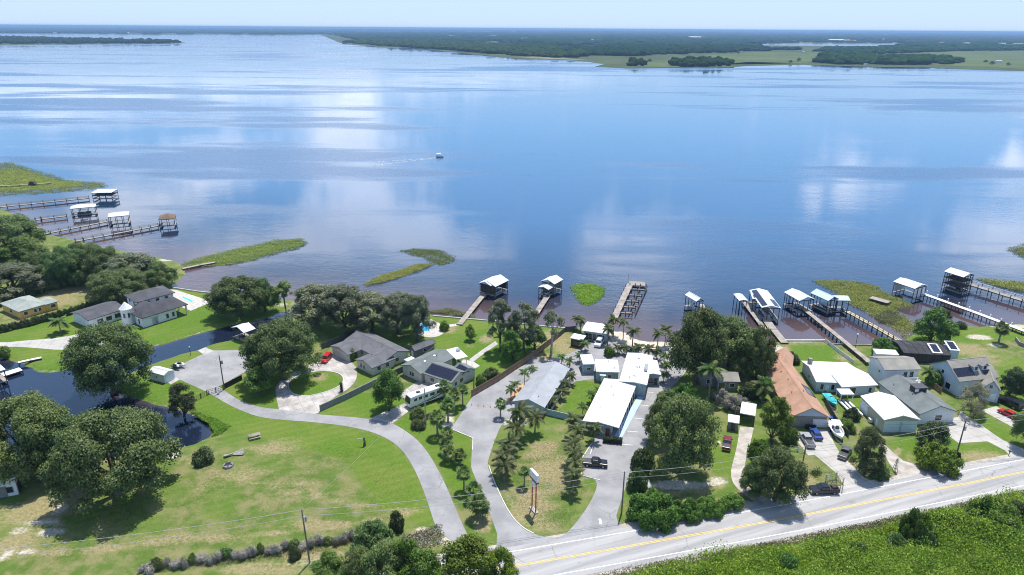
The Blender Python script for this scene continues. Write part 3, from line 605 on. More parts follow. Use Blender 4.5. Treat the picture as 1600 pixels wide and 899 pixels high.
def make_tree(kind, seed, leafm, R0=8.0, Hh=11.0, trunk=3.0, nl=26, n=9000, leaf=.62, barkm='bark', spread=1.0, lobe=(.24, .38), dome=1.0, moss=0, gap=0.0, tr=.45):
    global rng
    rng = np.random.default_rng(seed); rnd = random.Random(seed)
    lobes = []; ch = Hh - trunk
    for i in range(nl):
        f = (i + .5) / nl; ph = i * 2.39996 + rnd.uniform(-.4, .4)
        up = rnd.uniform(-.5, 1) if i else 1.0
        rr = R0 * math.sqrt(max(0.03, 1 - max(0, up) ** 2 * dome)) * rnd.uniform(.5, .95) * spread * .78
        zz = trunk + ch * (.34 + .50 * up) + rnd.uniform(-.5, .5)
        lobes.append((rr * math.cos(ph), rr * math.sin(ph), zz, R0 * rnd.uniform(*lobe)))
    c, nr, sz = crown_points(lobes, n, leaf)
    if gap:
        keep = np.sin(c[:, 0] * 1.1 + seed) * np.sin(c[:, 1] * 1.2) * np.sin(c[:, 2] * 1.3 + 1) < gap; c, nr, sz = c[keep], nr[keep], sz[keep]
    if moss:     # hanging moss below the lobes
        lb = np.array(lobes); k = rng.choice(len(lb), moss); cm_ = lb[k, :3] + np.stack([rng.uniform(-1, 1, moss) * lb[k, 3], rng.uniform(-1, 1, moss) * lb[k, 3], -lb[k, 3] * rng.uniform(.4, 1.1, moss)], 1)
        c = np.vstack([c, cm_]); nr = np.vstack([nr, np.stack([rng.normal(size=moss), rng.normal(size=moss), np.zeros(moss)], 1)]); sz = np.concatenate([sz, rng.uniform(.5, 1.1, moss) * leaf])
    cme = quads_mesh('crown_' + kind, c, nr, sz, .7, leafm)
    mb = MB(); base = Vector((0, 0, -.3)); fork = Vector((rnd.uniform(-.3, .3), rnd.uniform(-.3, .3), trunk))
    mb.tube([base, base + Vector((0, 0, .9)), (base + fork) * .55, fork], [tr * 1.5, tr * 1.1, tr, tr * .95], 8)
    for l in rnd.sample(lobes, min(9, nl)):
        e = Vector(l[:3]); mid = fork.lerp(e, .5) + Vector((rnd.uniform(-.5, .5), rnd.uniform(-.5, .5), -rnd.uniform(.1, .9)))
        mb.tube([fork - Vector((0, 0, .4)), fork.lerp(mid, .5), mid, e], [tr * .6, tr * .45, tr * .32, tr * .1], 5)
    TREES.setdefault(kind, []).append((mb.mesh('trunk_' + kind, barkm, smooth=True), cme, R0, Hh))
OK_ = dict(lobe=(.10, .19), tr=.45)
for s_ in range(4): make_tree('oak', 20 + s_, 'oak', Hh=10.5, trunk=2.0, n=26000, leaf=.34, moss=1500, nl=85, **OK_)
for s_ in range(3): make_tree('bigoak', 30 + s_, 'oak', R0=13, Hh=14, trunk=2.5, n=52000, leaf=.40, moss=2500, nl=140, lobe=(.075, .15), tr=.7)
for s_ in range(4): make_tree('mossoak', 40 + s_, 'moss', R0=7, Hh=14, trunk=2.6, n=21000, leaf=.34, moss=4500, nl=75, lobe=(.10, .19))
for s_ in range(3): make_tree('round', 60 + s_, 'greenleaf', R0=4, Hh=7, trunk=1.1, nl=50, n=14000, leaf=.24, lobe=(.13, .24), tr=.22)
for s_ in range(2): make_tree('yellow', 70 + s_, 'yellowleaf', R0=4.5, Hh=9, trunk=1.4, nl=46, n=13000, leaf=.27, lobe=(.13, .24), tr=.25)
for s_ in range(3): make_tree('dark', 80 + s_, 'darkleaf', R0=4, Hh=8, trunk=.8, nl=50, n=14000, leaf=.24, lobe=(.13, .24), tr=.22)
for s_ in range(2): make_tree('sparse', 90 + s_, 'moss', R0=6, Hh=15, trunk=4, nl=55, n=12000, leaf=.34, moss=2500, lobe=(.08, .17), tr=.38)
for s_ in range(2): make_tree('greysparse', 95 + s_, 'greyleaf', R0=5, Hh=7, trunk=1.3, nl=40, n=10000, leaf=.2, gap=.2, lobe=(.12, .22), tr=.2, barkm='bark')
for s_ in range(2): make_tree('bare', 100 + s_, 'moss', R0=4, Hh=10, trunk=5, nl=12, n=2600, leaf=.32, lobe=(.15, .25), tr=.32, barkm='palebark')
for s_ in range(2): make_tree('thin', 105 + s_, 'oak', R0=3.2, Hh=11, trunk=5.8, nl=26, n=6500, leaf=.3, lobe=(.16, .28), tr=.2)
def make_bush(kind, seed, leafm, n=5200, leaf=.24, nl=22, hgt=1.4, big=True):
    global rng
    rng = np.random.default_rng(seed); rnd = random.Random(seed); lobes = []
    for i in range(nl):
        ph = rnd.uniform(0, 6.28); rr = 1.6 * math.sqrt(rnd.random()) * .72; lobes.append((rr * math.cos(ph), rr * math.sin(ph), hgt * rnd.uniform(.25, .75) * (1.15 - rr / 2.4), rnd.uniform(.38, .72)))
    c, nr, sz = crown_points(lobes, n, leaf, low=-.7); c[:, 2] = np.maximum(c[:, 2], .02)
    mb = MB()
    for i in range(5):
        a = i * 1.26; mb.tube([(0.05 * math.cos(a), .05 * math.sin(a), -.1), (.5 * math.cos(a), .5 * math.sin(a), hgt * .5)], [.05, .02], 5)
    TREES.setdefault(kind, []).append((mb.mesh('stem_' + kind, 'bark'), quads_mesh('foliage_' + kind, c, nr, sz, .7, leafm), 1.6, hgt * 1.25))
    if not big: return
    lobes = []
    for i in range(70):
        ph = rnd.uniform(0, 6.28); rr = 4.0 * math.sqrt(rnd.random()) * .86; lobes.append((rr * math.cos(ph), rr * math.sin(ph), 3.2 * rnd.uniform(.2, .85) * (1.12 - (rr / 4.3) ** 2), rnd.uniform(.45, .9)))
    c, nr, sz = crown_points(lobes, n * 4, leaf * 1.15, low=-.7); c[:, 2] = np.maximum(c[:, 2], .02)
    TREES.setdefault(kind + '_big', []).append((TREES[kind][-1][0], quads_mesh('foliage_' + kind, c, nr, sz, .7, leafm), 4.0, 3.6))
for s_ in range(2):
    make_bush('bush', 120 + s_, 'greenleaf'); make_bush('darkbush', 130 + s_, 'darkleaf'); make_bush('brightbush', 140 + s_, 'hedgeleaf'); make_bush('yellowbush', 150 + s_, 'yellowleaf'); make_bush('greybush', 160 + s_, 'deadstick', n=3000, leaf=.2); make_bush('oakbush', 170 + s_, 'oak')
rng = np.random.default_rng(99)
_tc = {}
def tree(kind, bx, by, topy, wpx, label, name='oak_tree', cat='tree', group=None, hs=1.0):
    """a tree standing at ground pixel (bx,by), its top at row topy, crown wpx wide"""
    p = P(bx, by); k = _tc[kind] = _tc.get(kind, -1) + 1
    wid = wpx * mpp(p) * {'oak': 1.10, 'mossoak': 1.22}.get(kind, 1.0)
    if kind == 'oak' and wid > 20: kind = 'bigoak'
    if wid > 5 and kind + '_big' in TREES: kind += '_big'
    tm, cm_, R0, Hh = TREES[kind][k % len(TREES[kind])]; sxy = wid / 2 / (R0 * 1.02)
    hh = z_for(p, topy); hh = max(hh - wid * .10, wid * .35) * hs    # the far side of the crown makes the silhouette's top
    o = thing(name, label, cat, p, random.uniform(0, 6.28), group)
    bushy = 'bush' in kind
    for nm, me in ((('stem' if bushy else 'trunk'), tm), (('foliage' if bushy else 'crown'), cm_)):
        c = bpy.data.objects.new(nm, me); c.scale = (sxy, sxy * random.uniform(.9, 1.05), hh / Hh); link(c, o)
    return o
G1 = 'live oaks along the shore'
for row in (
    ('oak', 15, 398, 322, 120, 'tall broad oak at the left edge behind the marsh docks'),
    ('round', 38, 414, 362, 92, 'dense bright green tree in front of the tall oak at the left edge'),
    ('mossoak', 22, 462, 398, 100, 'pale greyish oak at the left edge behind the orange house'),
    ('oak', 66, 440, 388, 62, 'small oak between the pale oak and the sandy shore clearing'),
    ('oak', 108, 446, 376, 88, 'dark oak behind the dry yard of the orange house'),
    ('oak', 158, 442, 374, 84, 'oak beside the shore, fourth dock end above it'),
    ('mossoak', 206, 445, 384, 84, 'spreading oak behind the dark roofed estate house'),
    ('oak', 250, 446, 403, 64, 'small leaning oak at the end of the wood by the marsh spit'),
    ('oak', 186, 470, 410, 100, 'oak shading the dry yard left of the estate house roof'),
    ('oak', 130, 420, 372, 70, 'oak half hidden behind the wood at the sandy beach'),
    ('oak', 376, 492, 421, 108, 'large oak on the lawn beside the estate pool'),
    ('oak', 415, 487, 430, 55, 'smaller oak joined to the right of the pool lawn oak'),
    ('thin', 447, 489, 437, 38, 'slim tree with bare leaning trunk at the canal mouth'),
    ('mossoak', 495, 508, 432, 92, 'mossy oak at the left end of the lakeside grove'),
    ('mossoak', 540, 520, 434, 88, 'mossy oak with forked trunk, second in the lakeside grove'),
    ('mossoak', 582, 518, 444, 82, 'mossy oak in the middle of the lakeside grove'),
    ('mossoak', 622, 520, 448, 70, 'mossy oak, fourth in the lakeside grove'),
    ('mossoak', 652, 532, 449, 60, 'mossy oak beside the blue swimming pool'),
    ('oak', 445, 592, 486, 142, 'huge round oak overhanging the grey parking pad'),
    ('round', 406, 616, 570, 64, 'round green tree beside the lane and driveway gate'),
    ('oak', 178, 612, 490, 148, 'big dark oak leaning over the canal below the estate house'),
    ('oak', 52, 742, 604, 165, 'broad oak on the canal bank at the left edge'),
    ('oak', 188, 770, 622, 215, 'largest oak in the field, casting deep shade beside the canal'),
    ('oak', 110, 735, 640, 110, 'oak squeezed between the two big field oaks'),
    ('dark', 288, 650, 594, 52, 'dark dense tree standing at the pond end'),
    ('round', 608, 642, 572, 66, 'round tree on the lawn left of the motorhome'),
    ('sparse', 782, 548, 457, 62, 'thin grey-green tall tree on the lakeside lawn'),
    ('sparse', 818, 552, 463, 66, 'taller feathery tree behind the brown fence'),
    ('round', 800, 565, 512, 44, 'bright green tree in the corner left of the brown fence'),
    ('round', 836, 548, 502, 46, 'bright green tree overhanging the brown fence end'),
    ('bare', 861, 555, 482, 46, 'nearly bare tree with pale forked trunk by the brown fence'),
    ('round', 735, 532, 506, 24, 'small lone tree on the lakeside lawn'),
    ('oak', 1086, 600, 470, 100, 'tall oak between the motel lane and the old house'),
    ('oak', 1138, 572, 486, 98, 'oak with spreading pale limbs behind the old house'),
    ('oak', 1180, 594, 504, 62, 'dark oak against the terracotta roof'),
    ('oak', 1110, 560, 482, 70, 'oak at the lakefront below the small white boathouse'),
    ('oak', 1170, 560, 508, 60, 'oak at the foot of the solar boathouse dock'),
    ('oak', 1062, 738, 606, 116, 'large drooping oak right of the motel parking bays'),
    ('oak', 1032, 690, 622, 60, 'smaller oak leaning from the drooping oak over the motel bays'),
    ('yellow', 1206, 694, 612, 60, 'yellow-green tree in front of the terracotta house'),
    ('oak', 1210, 782, 694, 98, 'low oak at the roadside left of the concrete drive'),
    ('oak', 1178, 775, 712, 62, 'small oak joined to the roadside oak by the dirt drive'),
    ('dark', 1350, 740, 660, 60, 'dark dense tree between the concrete and gravel drives'),
    ('dark', 1452, 704, 652, 62, 'dark round tree in front of the beige barn'),
    ('greysparse', 1517, 645, 594, 66, 'grey feathery tree beside the dormer house'),
    ('dark', 1577, 620, 570, 46, 'dark round tree right of the dormer house'),
    ('greysparse', 1520, 658, 622, 34, 'grey bushy sapling under the feathery tree'),
    ('oak', 1604, 700, 634, 60, 'dark tree cut by the right edge of the picture'),
    ('round', 1454, 536, 474, 70, 'lone lakeside tree between the two right docks'),
    ('dark', 1474, 520, 482, 22, 'thin dark tree behind the lone lakeside tree'),
    ('oak', 605, 935, 838, 105, 'grey-green tree cut by the bottom edge, left of three'),
    ('round', 668, 945, 850, 90, 'tree cut by the bottom edge beside the lane mouth'),
    ('yellow', 735, 930, 822, 120, 'light green tree at the bottom edge hiding the lane mouth'),
    ('round', 522, 925, 860, 84, 'bright green tree at the bottom edge beside the power pole'),
    ('round', 640, 930, 835, 80, 'mid green tree at the bottom edge, between its two neighbours'),
    ('yellow', 782, 935, 846, 62, 'small light green tree at the bottom edge nearest the road mouth'),
    ('oak', 566, 930, 852, 70, 'dull green tree at the bottom edge right of the bright one'),
    ('darkbush', 1507, 828, 800, 34, 'rounded dark bush in the thicket left of the broad bush'),
    ('bush', 1470, 818, 792, 30, 'green bush at the upper thicket edge beside the verge'),
    ('oakbush', 1398, 858, 826, 34, 'olive bush left of the tall leafy bush in the thicket'),
    ('bush', 1340, 868, 842, 30, 'low green bush at the lower thicket edge'),
    ('bush', 1230, 884, 862, 34, 'green bush in the thicket near the bottom centre'),
    ('round', 1192, 626, 585, 38, 'small green tree crowding the left of the terracotta roof'),
    ('darkbush', 318, 722, 696, 34, 'dark rounded bush alone in the field by the pond'),
    ('oakbush', 585, 862, 812, 78, 'large rounded bush in the roadside hedge'),
    ('darkbush', 621, 826, 792, 26, 'small dark tree-like bush left of the lane mouth'),
    ('darkbush', 461, 872, 850, 20, 'little dark bush in the dry hedge by the power pole'),
    ('darkbush', 243, 888, 868, 18, 'little dark bush at the left end of the dry hedge'),
    ('oakbush', 653, 652, 630, 26, 'dark shrub beside the pole near the motorhome'),
    ('darkbush', 654, 668, 652, 24, 'low round shrub under the dark shrub near the motorhome'),
    ('brightbush', 1020, 812, 762, 82, 'big bright green bush at the motel entrance corner'),
    ('brightbush', 1072, 806, 776, 50, 'bright hedge bush right of the entrance corner bush'),
    ('brightbush', 1110, 800, 774, 46, 'bright hedge bush in the middle of the roadside hedge'),
    ('brightbush', 1142, 792, 768, 36, 'bright hedge bush at the dirt drive end of the hedge'),
    ('oakbush', 1003, 742, 690, 36, 'shrub at the foot of the drooping oak by the motel lane'),
    ('oakbush', 996, 765, 722, 34, 'shrub near the entrance pole beside the motel lane'),
    ('yellowbush', 1463, 732, 688, 66, 'yellow-green willowy bush at the roadside by the utility pole'),
    ('darkbush', 1491, 716, 700, 16, 'small dark shrub at the foot of the right utility pole'),
    ('bush', 1378, 552, 522, 44, 'round lakeside shrub left of the screened pool'),
    ('darkbush', 1330, 655, 634, 24, 'dark shrub by the pontoon trailer'),
    ('bush', 1322, 672, 650, 30, 'leafy shrub along the fence right of the white boat'),
    ('bush', 952, 556, 538, 18, 'clipped round green bush behind the motel roofs'),
    ('darkbush', 1170, 620, 596, 34, 'dark shrub in the shade beside the old house'),
    ('greybush', 1150, 640, 612, 44, 'grey dry shrub in front of the old house'),
    ('greybush', 1128, 628, 606, 34, 'grey dry shrub below the old house door'),
    ('bush', 1070, 632, 594, 46, 'leafy shrub at the corner of the motel lane'),
    ('oakbush', 1045, 640, 606, 50, 'spreading shrub where the motel lane narrows'),
    ('bush', 1198, 738, 700, 40, 'leafy shrub behind the roadside oak'),
    ('brightbush', 1185, 715, 682, 34, 'bright shrub beside the dirt drive'),
    ('oakbush', 1375, 745, 722, 32, 'ragged shrub at the drive corner beside the dark tree'),
    ('bush', 1232, 690, 662, 30, 'green shrub beside the silver pickup'),
    ('darkbush', 1236, 566, 546, 26, 'dark garden shrub by the back of the terracotta house'),
    ('bush', 610, 592, 576, 22, 'flowering shrub in front of the grey roofed house'),
    ('bush', 551, 562, 542, 16, 'shrub in the corner by the double garage'),
    ('oakbush', 768, 590, 572, 30, 'shrub along the inside of the brown fence'),
    ('bush', 752, 600, 582, 20, 'small shrub at the lower end of the brown fence lawn'),
    ('bush', 1458, 602, 574, 26, 'leafy shrub between the two storey house and the dormer house'),
    ('darkbush', 1500, 512, 498, 18, 'dark shrub on the lakeshore right of the lone tree'),
    ('bush', 1480, 517, 506, 40, 'low green shrub bed on the right lakeshore'),
    ('bush', 694, 516, 498, 16, 'yellowish shrub by the poolside path'),
    ('darkbush', 1600, 612, 584, 36, 'dark shrub at the right edge by the dormer house'),
    ('bush', 4, 556, 536, 26, 'small tree at the left edge by the white canal dock'),
    ('bush', 1425, 844, 786, 46, 'tall leafy bush standing above the roadside thicket'),
    ('bush', 1442, 856, 818, 36, 'darker bush beside the tall leafy bush in the thicket'),
    ('bush', 1545, 824, 768, 72, 'broad bush in the thicket near the right edge'),
    ('oakbush', 1590, 812, 778, 46, 'dark bush in the thicket cut by the right edge'),
    ('darkbush', 1568, 838, 806, 44, 'brownish bush in the thicket below the broad bush'),
    ('darkbush', 1486, 832, 806, 26, 'low dark bush between the two tall thicket bushes')):
    nm = {'oak': 'oak_tree', 'mossoak': 'mossy_oak_tree', 'round': 'leafy_tree', 'yellow': 'light_green_tree', 'dark': 'dense_tree', 'sparse': 'feathery_tree', 'greysparse': 'grey_tree', 'bare': 'bare_tree', 'thin': 'slim_tree'}.get(row[0], 'shrub')
    tree(*row, name=nm, cat='shrub' if nm == 'shrub' else 'tree')
# clipped hedge of separate shrubs beside the orange house
make_bush('column', 180, 'darkleaf', n=2600, leaf=.24, nl=12, hgt=2.0, big=False)
for i in range(34):
    f = i / 33; px = -4 + f * 190; py = 521 - f * 55 + math.sin(f * 3.1) * 3.5
    tree('column', px, py, py - 15 - (i % 3), 10.5, 'dark hedge shrub, %s from the left in the row beside the orange house' % ordinal(i), 'hedge_shrub', 'shrub', 'hedge shrubs beside the orange house')
for i in range(26):
    f = i / 25; px = 222 + f * 330; py = 893 - f * 49 + 3 * math.sin(i * 1.7)
    tree('greybush' if i % 4 != 2 else 'oakbush', px, py, py - 12 - 6 * abs(math.sin(i * 2.3)), 13 + 6 * abs(math.sin(i * 1.1)), ('grey leafless shrub,' if i % 4 != 2 else 'dull green shrub,') + ' %s from the left in the row along the field' % ordinal(i), 'dry_shrub', 'shrub', 'shrub row along the field')
# row of dark shrubs shading the back of the dry yard
for i, (x, y) in enumerate(((6, 474), (30, 466), (54, 458), (78, 452), (100, 448), (122, 444))):
    tree('oakbush', x, y, y - 26, 34, 'dark shrub, %s from the left along the back of the dry yard' % ordinal(i), 'shrub', 'shrub', 'dark shrubs behind the dry yard')

# ---- palms
def frond_mesh(seed, L=3.1, droop=1.0, m='palm'):
    rnd = random.Random(seed); n = 26; v = []; f = []
    pts_ = [];
    for i in range(n + 1):
        t_ = i / n; pts_.append(Vector((L * t_ * (1 - .10 * t_ * droop), 0, L * (.42 * t_ - .85 * droop * t_ * t_))))
    for i in range(2, n + 1):
        t_ = i / n; p = pts_[i]; d = (pts_[i] - pts_[i - 1]).normalized(); ll = L * .30 * math.sin(math.pi * min(1, .16 + t_ * .86)) ** .7 + .05
        for sd_ in (-1, 1):
            o = len(v); e = p + d * (ll * .55) + Vector((0, sd_ * ll * .85, -ll * (.35 + rnd.uniform(0, .3)))); wv_ = d * .065
            v += [tuple(p - wv_), tuple(p + wv_), tuple(p.lerp(e, .6) + wv_ * 1.1 + Vector((0, 0, .03))), tuple(e), tuple(p.lerp(e, .6) - wv_ * 1.1)]; f += [(o, o + 1, o + 2, o + 4), (o + 4, o + 2, o + 3)]
    for i in range(n):
        o = len(v); s_ = .05 * (1 - i / n) + .012
        v += [tuple(pts_[i] + Vector((0, -s_, .01))), tuple(pts_[i] + Vector((0, s_, .01))), tuple(pts_[i + 1] + Vector((0, s_, .01))), tuple(pts_[i + 1] + Vector((0, -s_, .01)))]; f.append((o, o + 1, o + 2, o + 3))
    me = bpy.data.meshes.new('frond'); me.from_pydata(v, [], f); me.materials.append(M[m]); return me
FR = {'palm': [frond_mesh(1, droop=.85), frond_mesh(2, droop=1.15)], 'palmdark': [frond_mesh(3, droop=.9, m='palmdark'), frond_mesh(4, droop=1.25, m='palmdark')]}
PTR = MB().tube([(0, 0, -.2), (.02, 0, .12), (.05, .01, .4), (.03, .02, .7), (0, 0, 1.0)], [.22, .19, .15, .13, .11], 8).mesh('palm_trunk', 'palmtrunk', smooth=True)
def feather_palm(bx, by, cy, wpx, label, group, m='palm', nf=13, name='feather_palm'):
    p = P(bx, by); hh = max(.6, z_for(p, cy)); s_ = wpx * mpp(p) / 4.7
    o = thing(name, label, 'palm tree', p, random.uniform(0, 6.28), group)
    tr_ = bpy.data.objects.new('trunk', PTR); tr_.scale = (s_ * 1.1, s_ * 1.1, hh); link(tr_, o)
    for i in range(nf):
        fr = bpy.data.objects.new('frond', FR[m][i % 2]); fr.location = (0, 0, hh)
        ring = i % 3; fr.rotation_euler = (random.uniform(-.15, .15), (-.75, -.28, .22)[ring] + random.uniform(-.12, .12), i * 2.39996 + random.uniform(-.2, .2)); q = s_ * random.uniform(.85, 1.1); fr.scale = (q, q, q); link(fr, o)
    return o
def fan_crown(seed):
    rnd = random.Random(seed); v = []; f = []
    for k in range(34):
        a = k * 2.39996; tilt = R(rnd.uniform(-38, 72)); d = Vector((math.cos(a) * math.cos(tilt), math.sin(a) * math.cos(tilt), math.sin(tilt))); side = Vector((-math.sin(a), math.cos(a), 0)); up = d.cross(side) * -1
        st = d * rnd.uniform(.5, .85); o = len(v); v += [(0, 0, 0), tuple(st + side * .03), tuple(st - side * .03)]; f.append((o, o + 1, o + 2))
        for j in range(9):
            t_ = (j - 4) / 4; ang = t_ * 1.25; e = st + (d * math.cos(ang) + side * math.sin(ang)) * rnd.uniform(.75, .95) + Vector((0, 0, -.22 - .12 * abs(t_))); q = (d * -math.sin(ang) + side * math.cos(ang)) * .085; mid = st.lerp(e, .55) + Vector((0, 0, .12))
            o = len(v); v += [tuple(st), tuple(mid + q), tuple(e), tuple(mid - q)]; f.append((o, o + 1, o + 2, o + 3))
    me = bpy.data.meshes.new('fan_crown'); me.from_pydata(v, [], f); me.materials.append(M['palm']); return me
FAN = [fan_crown(5), fan_crown(6), fan_crown(7)]
def fan_palm(i, bx, by, cy, wpx, label, group):
    p = P(bx, by); hh = max(.7, z_for(p, cy)); s_ = wpx * mpp(p) / 2.7
    o = thing('fan_palm', label, 'palm tree', p, random.uniform(0, 6.28), group)
    tr_ = bpy.data.objects.new('trunk', PTR); tr_.scale = (s_ * .95, s_ * .95, hh); link(tr_, o)
    c = bpy.data.objects.new('crown', FAN[i % 3]); c.location = (0, 0, hh); c.scale = (s_, s_, s_ * .95); link(c, o)
for i, (bx, by, cy, w_) in enumerate(((748.6, 810, 787, 36), (740, 782, 764, 27), (725, 767, 739, 25), (718.5, 727, 711, 24), (702, 721, 706, 25), (697, 708, 694, 24), (699, 690, 677, 22), (684, 681, 652, 28), (700, 660, 632, 25), (710, 641, 617, 22), (723, 633, 609, 20), (695, 622, 604, 24))):
    fan_palm(i, bx, by, cy, w_, 'fan palm, %s from the highway along the strip right of the lane' % ordinal(i), 'fan palms between lane and motel drive')
fan_palm(1, 819, 760, 737, 19, 'small fan palm beside the motel roadside sign', None)
fan_palm(2, 782, 652.6, 631, 20, 'fan palm alone at the left corner of the grey motel block', None)
fan_palm(0, 1560, 536, 513, 24, 'short fan palm on the sandy right lakeshore', None)
def prow(rows, fmt, group, m='palm'):
    for i, (bx, by, cy, w_) in enumerate(rows): feather_palm(bx, by, cy, w_, fmt % ordinal(i), group, m)
prow(((787.6, 752, 729, 31), (786, 738, 712, 30), (790, 722, 699, 32), (797, 712, 690, 30), (806, 694, 668, 32), (812, 682, 643, 34), (835.6, 677, 652, 30)), 'feather palm, %s from the highway along the left side of the sign lawn', 'palms left of the sign lawn', 'palmdark')
prow(((895, 771, 741, 29), (896.5, 752, 723, 29), (896, 738, 709, 29), (895, 722, 694, 29), (901, 700, 672, 28), (895, 682, 655, 27)), 'feather palm, %s from the highway along the right side of the sign lawn', 'palms right of the sign lawn', 'palmdark')
prow(((798, 626, 608, 17), (804.5, 620, 600, 17), (819, 606, 583, 17), (832, 593, 577, 15), (858, 583, 571, 15), (877, 570, 558, 14), (889, 576, 564, 15), (905, 566, 556, 14)), 'young palm, %s from the lower end of the grey motel block, lake side', 'young palms left of the grey motel block')
prow(((863, 636, 624, 20), (876, 624, 611, 19), (884, 612, 599, 18), (892, 601, 588, 17)), 'young palm, %s from the lower end of the inner court hedge', 'young palms right of the grey motel block', 'palmdark')
prow(((910, 650, 636, 17), (924, 630, 617, 17), (934, 622, 610, 16)), 'young palm, %s from the street along the white motel wall', 'young palms by the white motel block')
prow(((901, 515, 498, 17), (907, 520, 501, 17)), 'lakeside palm, %s from the left beside the white pavilion', 'pair of palms left of the pavilion', 'palmdark')
prow(((949, 539, 513, 20), (958, 526, 501, 23), (973.5, 531, 504, 18), (988, 543, 517, 23)), 'beach palm, %s from the left below the open slip dock', 'beach palms below the slip dock', 'palmdark')
prow(((1027, 546, 522, 21), (1038.5, 541, 515, 20)), 'beach palm, %s from the left of the pair on the motel beach', 'pair of palms on the motel beach', 'palmdark')
prow(((964.5, 553, 544, 16), (975, 554, 544, 15), (986, 555, 545, 16), (997, 556, 542, 17), (1013, 558, 545, 19), (1026, 562, 549, 18)), 'palm, %s from the left behind the white motel roof', 'palms behind the white motel roof', 'palmdark')
prow(((1038, 570, 557, 18), (1041, 584, 570, 17), (1037, 598, 584, 16)), 'low palm, %s from the lake along the right motel wall', 'low palms right of the motel', 'palm')
feather_palm(1106, 628, 578, 36, 'tall slender palm in front of the old house', None, 'palm', 15)
feather_palm(1190, 628, 602, 32, 'drooping palm between the old house and terracotta roof', None, 'palmdark', 14)
feather_palm(95, 520, 504, 27, 'palm on the estate lawn beside the long roof', None, 'palm', 14)
feather_palm(207, 525, 512, 20, 'small palm at the estate garage corner', None, 'palm', 12)
feather_palm(1448, 600, 582, 24, 'palm between the two storey house and the dormer house', None, 'palm', 13)
feather_palm(914, 549, 537, 18, 'palm beside the small white shed near the beach', None, 'palm', 12)
feather_palm(928, 690, 668, 22, 'dense palm at the front corner of the white motel block', None, 'palmdark', 15)

# ---- uncountable ground cover
def scatter(name, label, px, n, size, hgt, m, dens=None, upright=.5, z0=0.0, cat=None, world=None):
    q = wpoly(px) if world is None else np.array(world); lo, hi = q.min(0), q.max(0); pp = []
    while sum(map(len, pp)) < n:
        c = rng.uniform(lo, hi, (n * 2, 2)); c = c[inside(c, q)]
        if dens is not None:
            e = np.clip(edgedist(c, q) / dens, 0, 1); nz_ = .5 + .5 * np.sin(c[:, 0] * .35 + 2 * np.sin(c[:, 1] * .16)) * np.sin(c[:, 1] * .45 + 1.5 * np.sin(c[:, 0] * .21)); c = c[rng.random(len(c)) < e * (.25 + .75 * nz_)]
        pp.append(c)
    c = np.vstack(pp)[:n]; k = np.sin(c[:, 0] * .5 + np.sin(c[:, 1] * .6) * 1.5) * np.sin(c[:, 1] * .55) * .5 + .5
    k2 = np.sin(c[:, 0] * .17 + 1.3 * np.sin(c[:, 1] * .23)) * np.sin(c[:, 1] * .21 + c[:, 0] * .05) * .5 + .5
    hk = (.3 + .9 * k) if hgt < 1.2 else (.05 + .5 * k + 1.5 * k2 ** 1.5)
    cen = np.column_stack([c, z0 + rng.random(n) ** .6 * hgt * hk]); nr = np.column_stack([rng.normal(size=(n, 2)) * upright * 2, np.full(n, 1.0)])
    o = link(bpy.data.objects.new(name, quads_mesh(name, cen, nr, size * rng.uniform(.5, 1.4, n), .6, m))); return tag(o, label, cat, kind='stuff')
scatter('thicket', 'dense bright green thicket of vines below the highway', [(985, 893), (1100, 872), (1250, 846), (1400, 818), (1540, 785), (1700, 752), (1760, 930), (1300, 1000), (950, 1000)], 130000, .36, 2.3, 'thicket', 2.0, .7, cat='thicket')
scatter('dry_weeds', 'dry weeds at the foot of the grey shrub row by the highway', [(215, 884), (300, 872), (400, 858), (500, 842), (560, 836), (560, 850), (500, 866), (400, 880), (300, 892), (215, 898)], 5000, .2, .6, 'reeddry', .6, 1.0, cat='hedge')
scatter('dry_brush', 'dry grey brush beside the lane mouth', [(620, 840), (690, 818), (700, 850), (640, 870)], 1500, .35, .9, 'deadstick', .8, 1.2, cat='brush')
mat('marsh_mat', (.22, .25, .05), .95, .2, .5, .1, .5, 4, col2=(.11, .15, .03), detail=8)
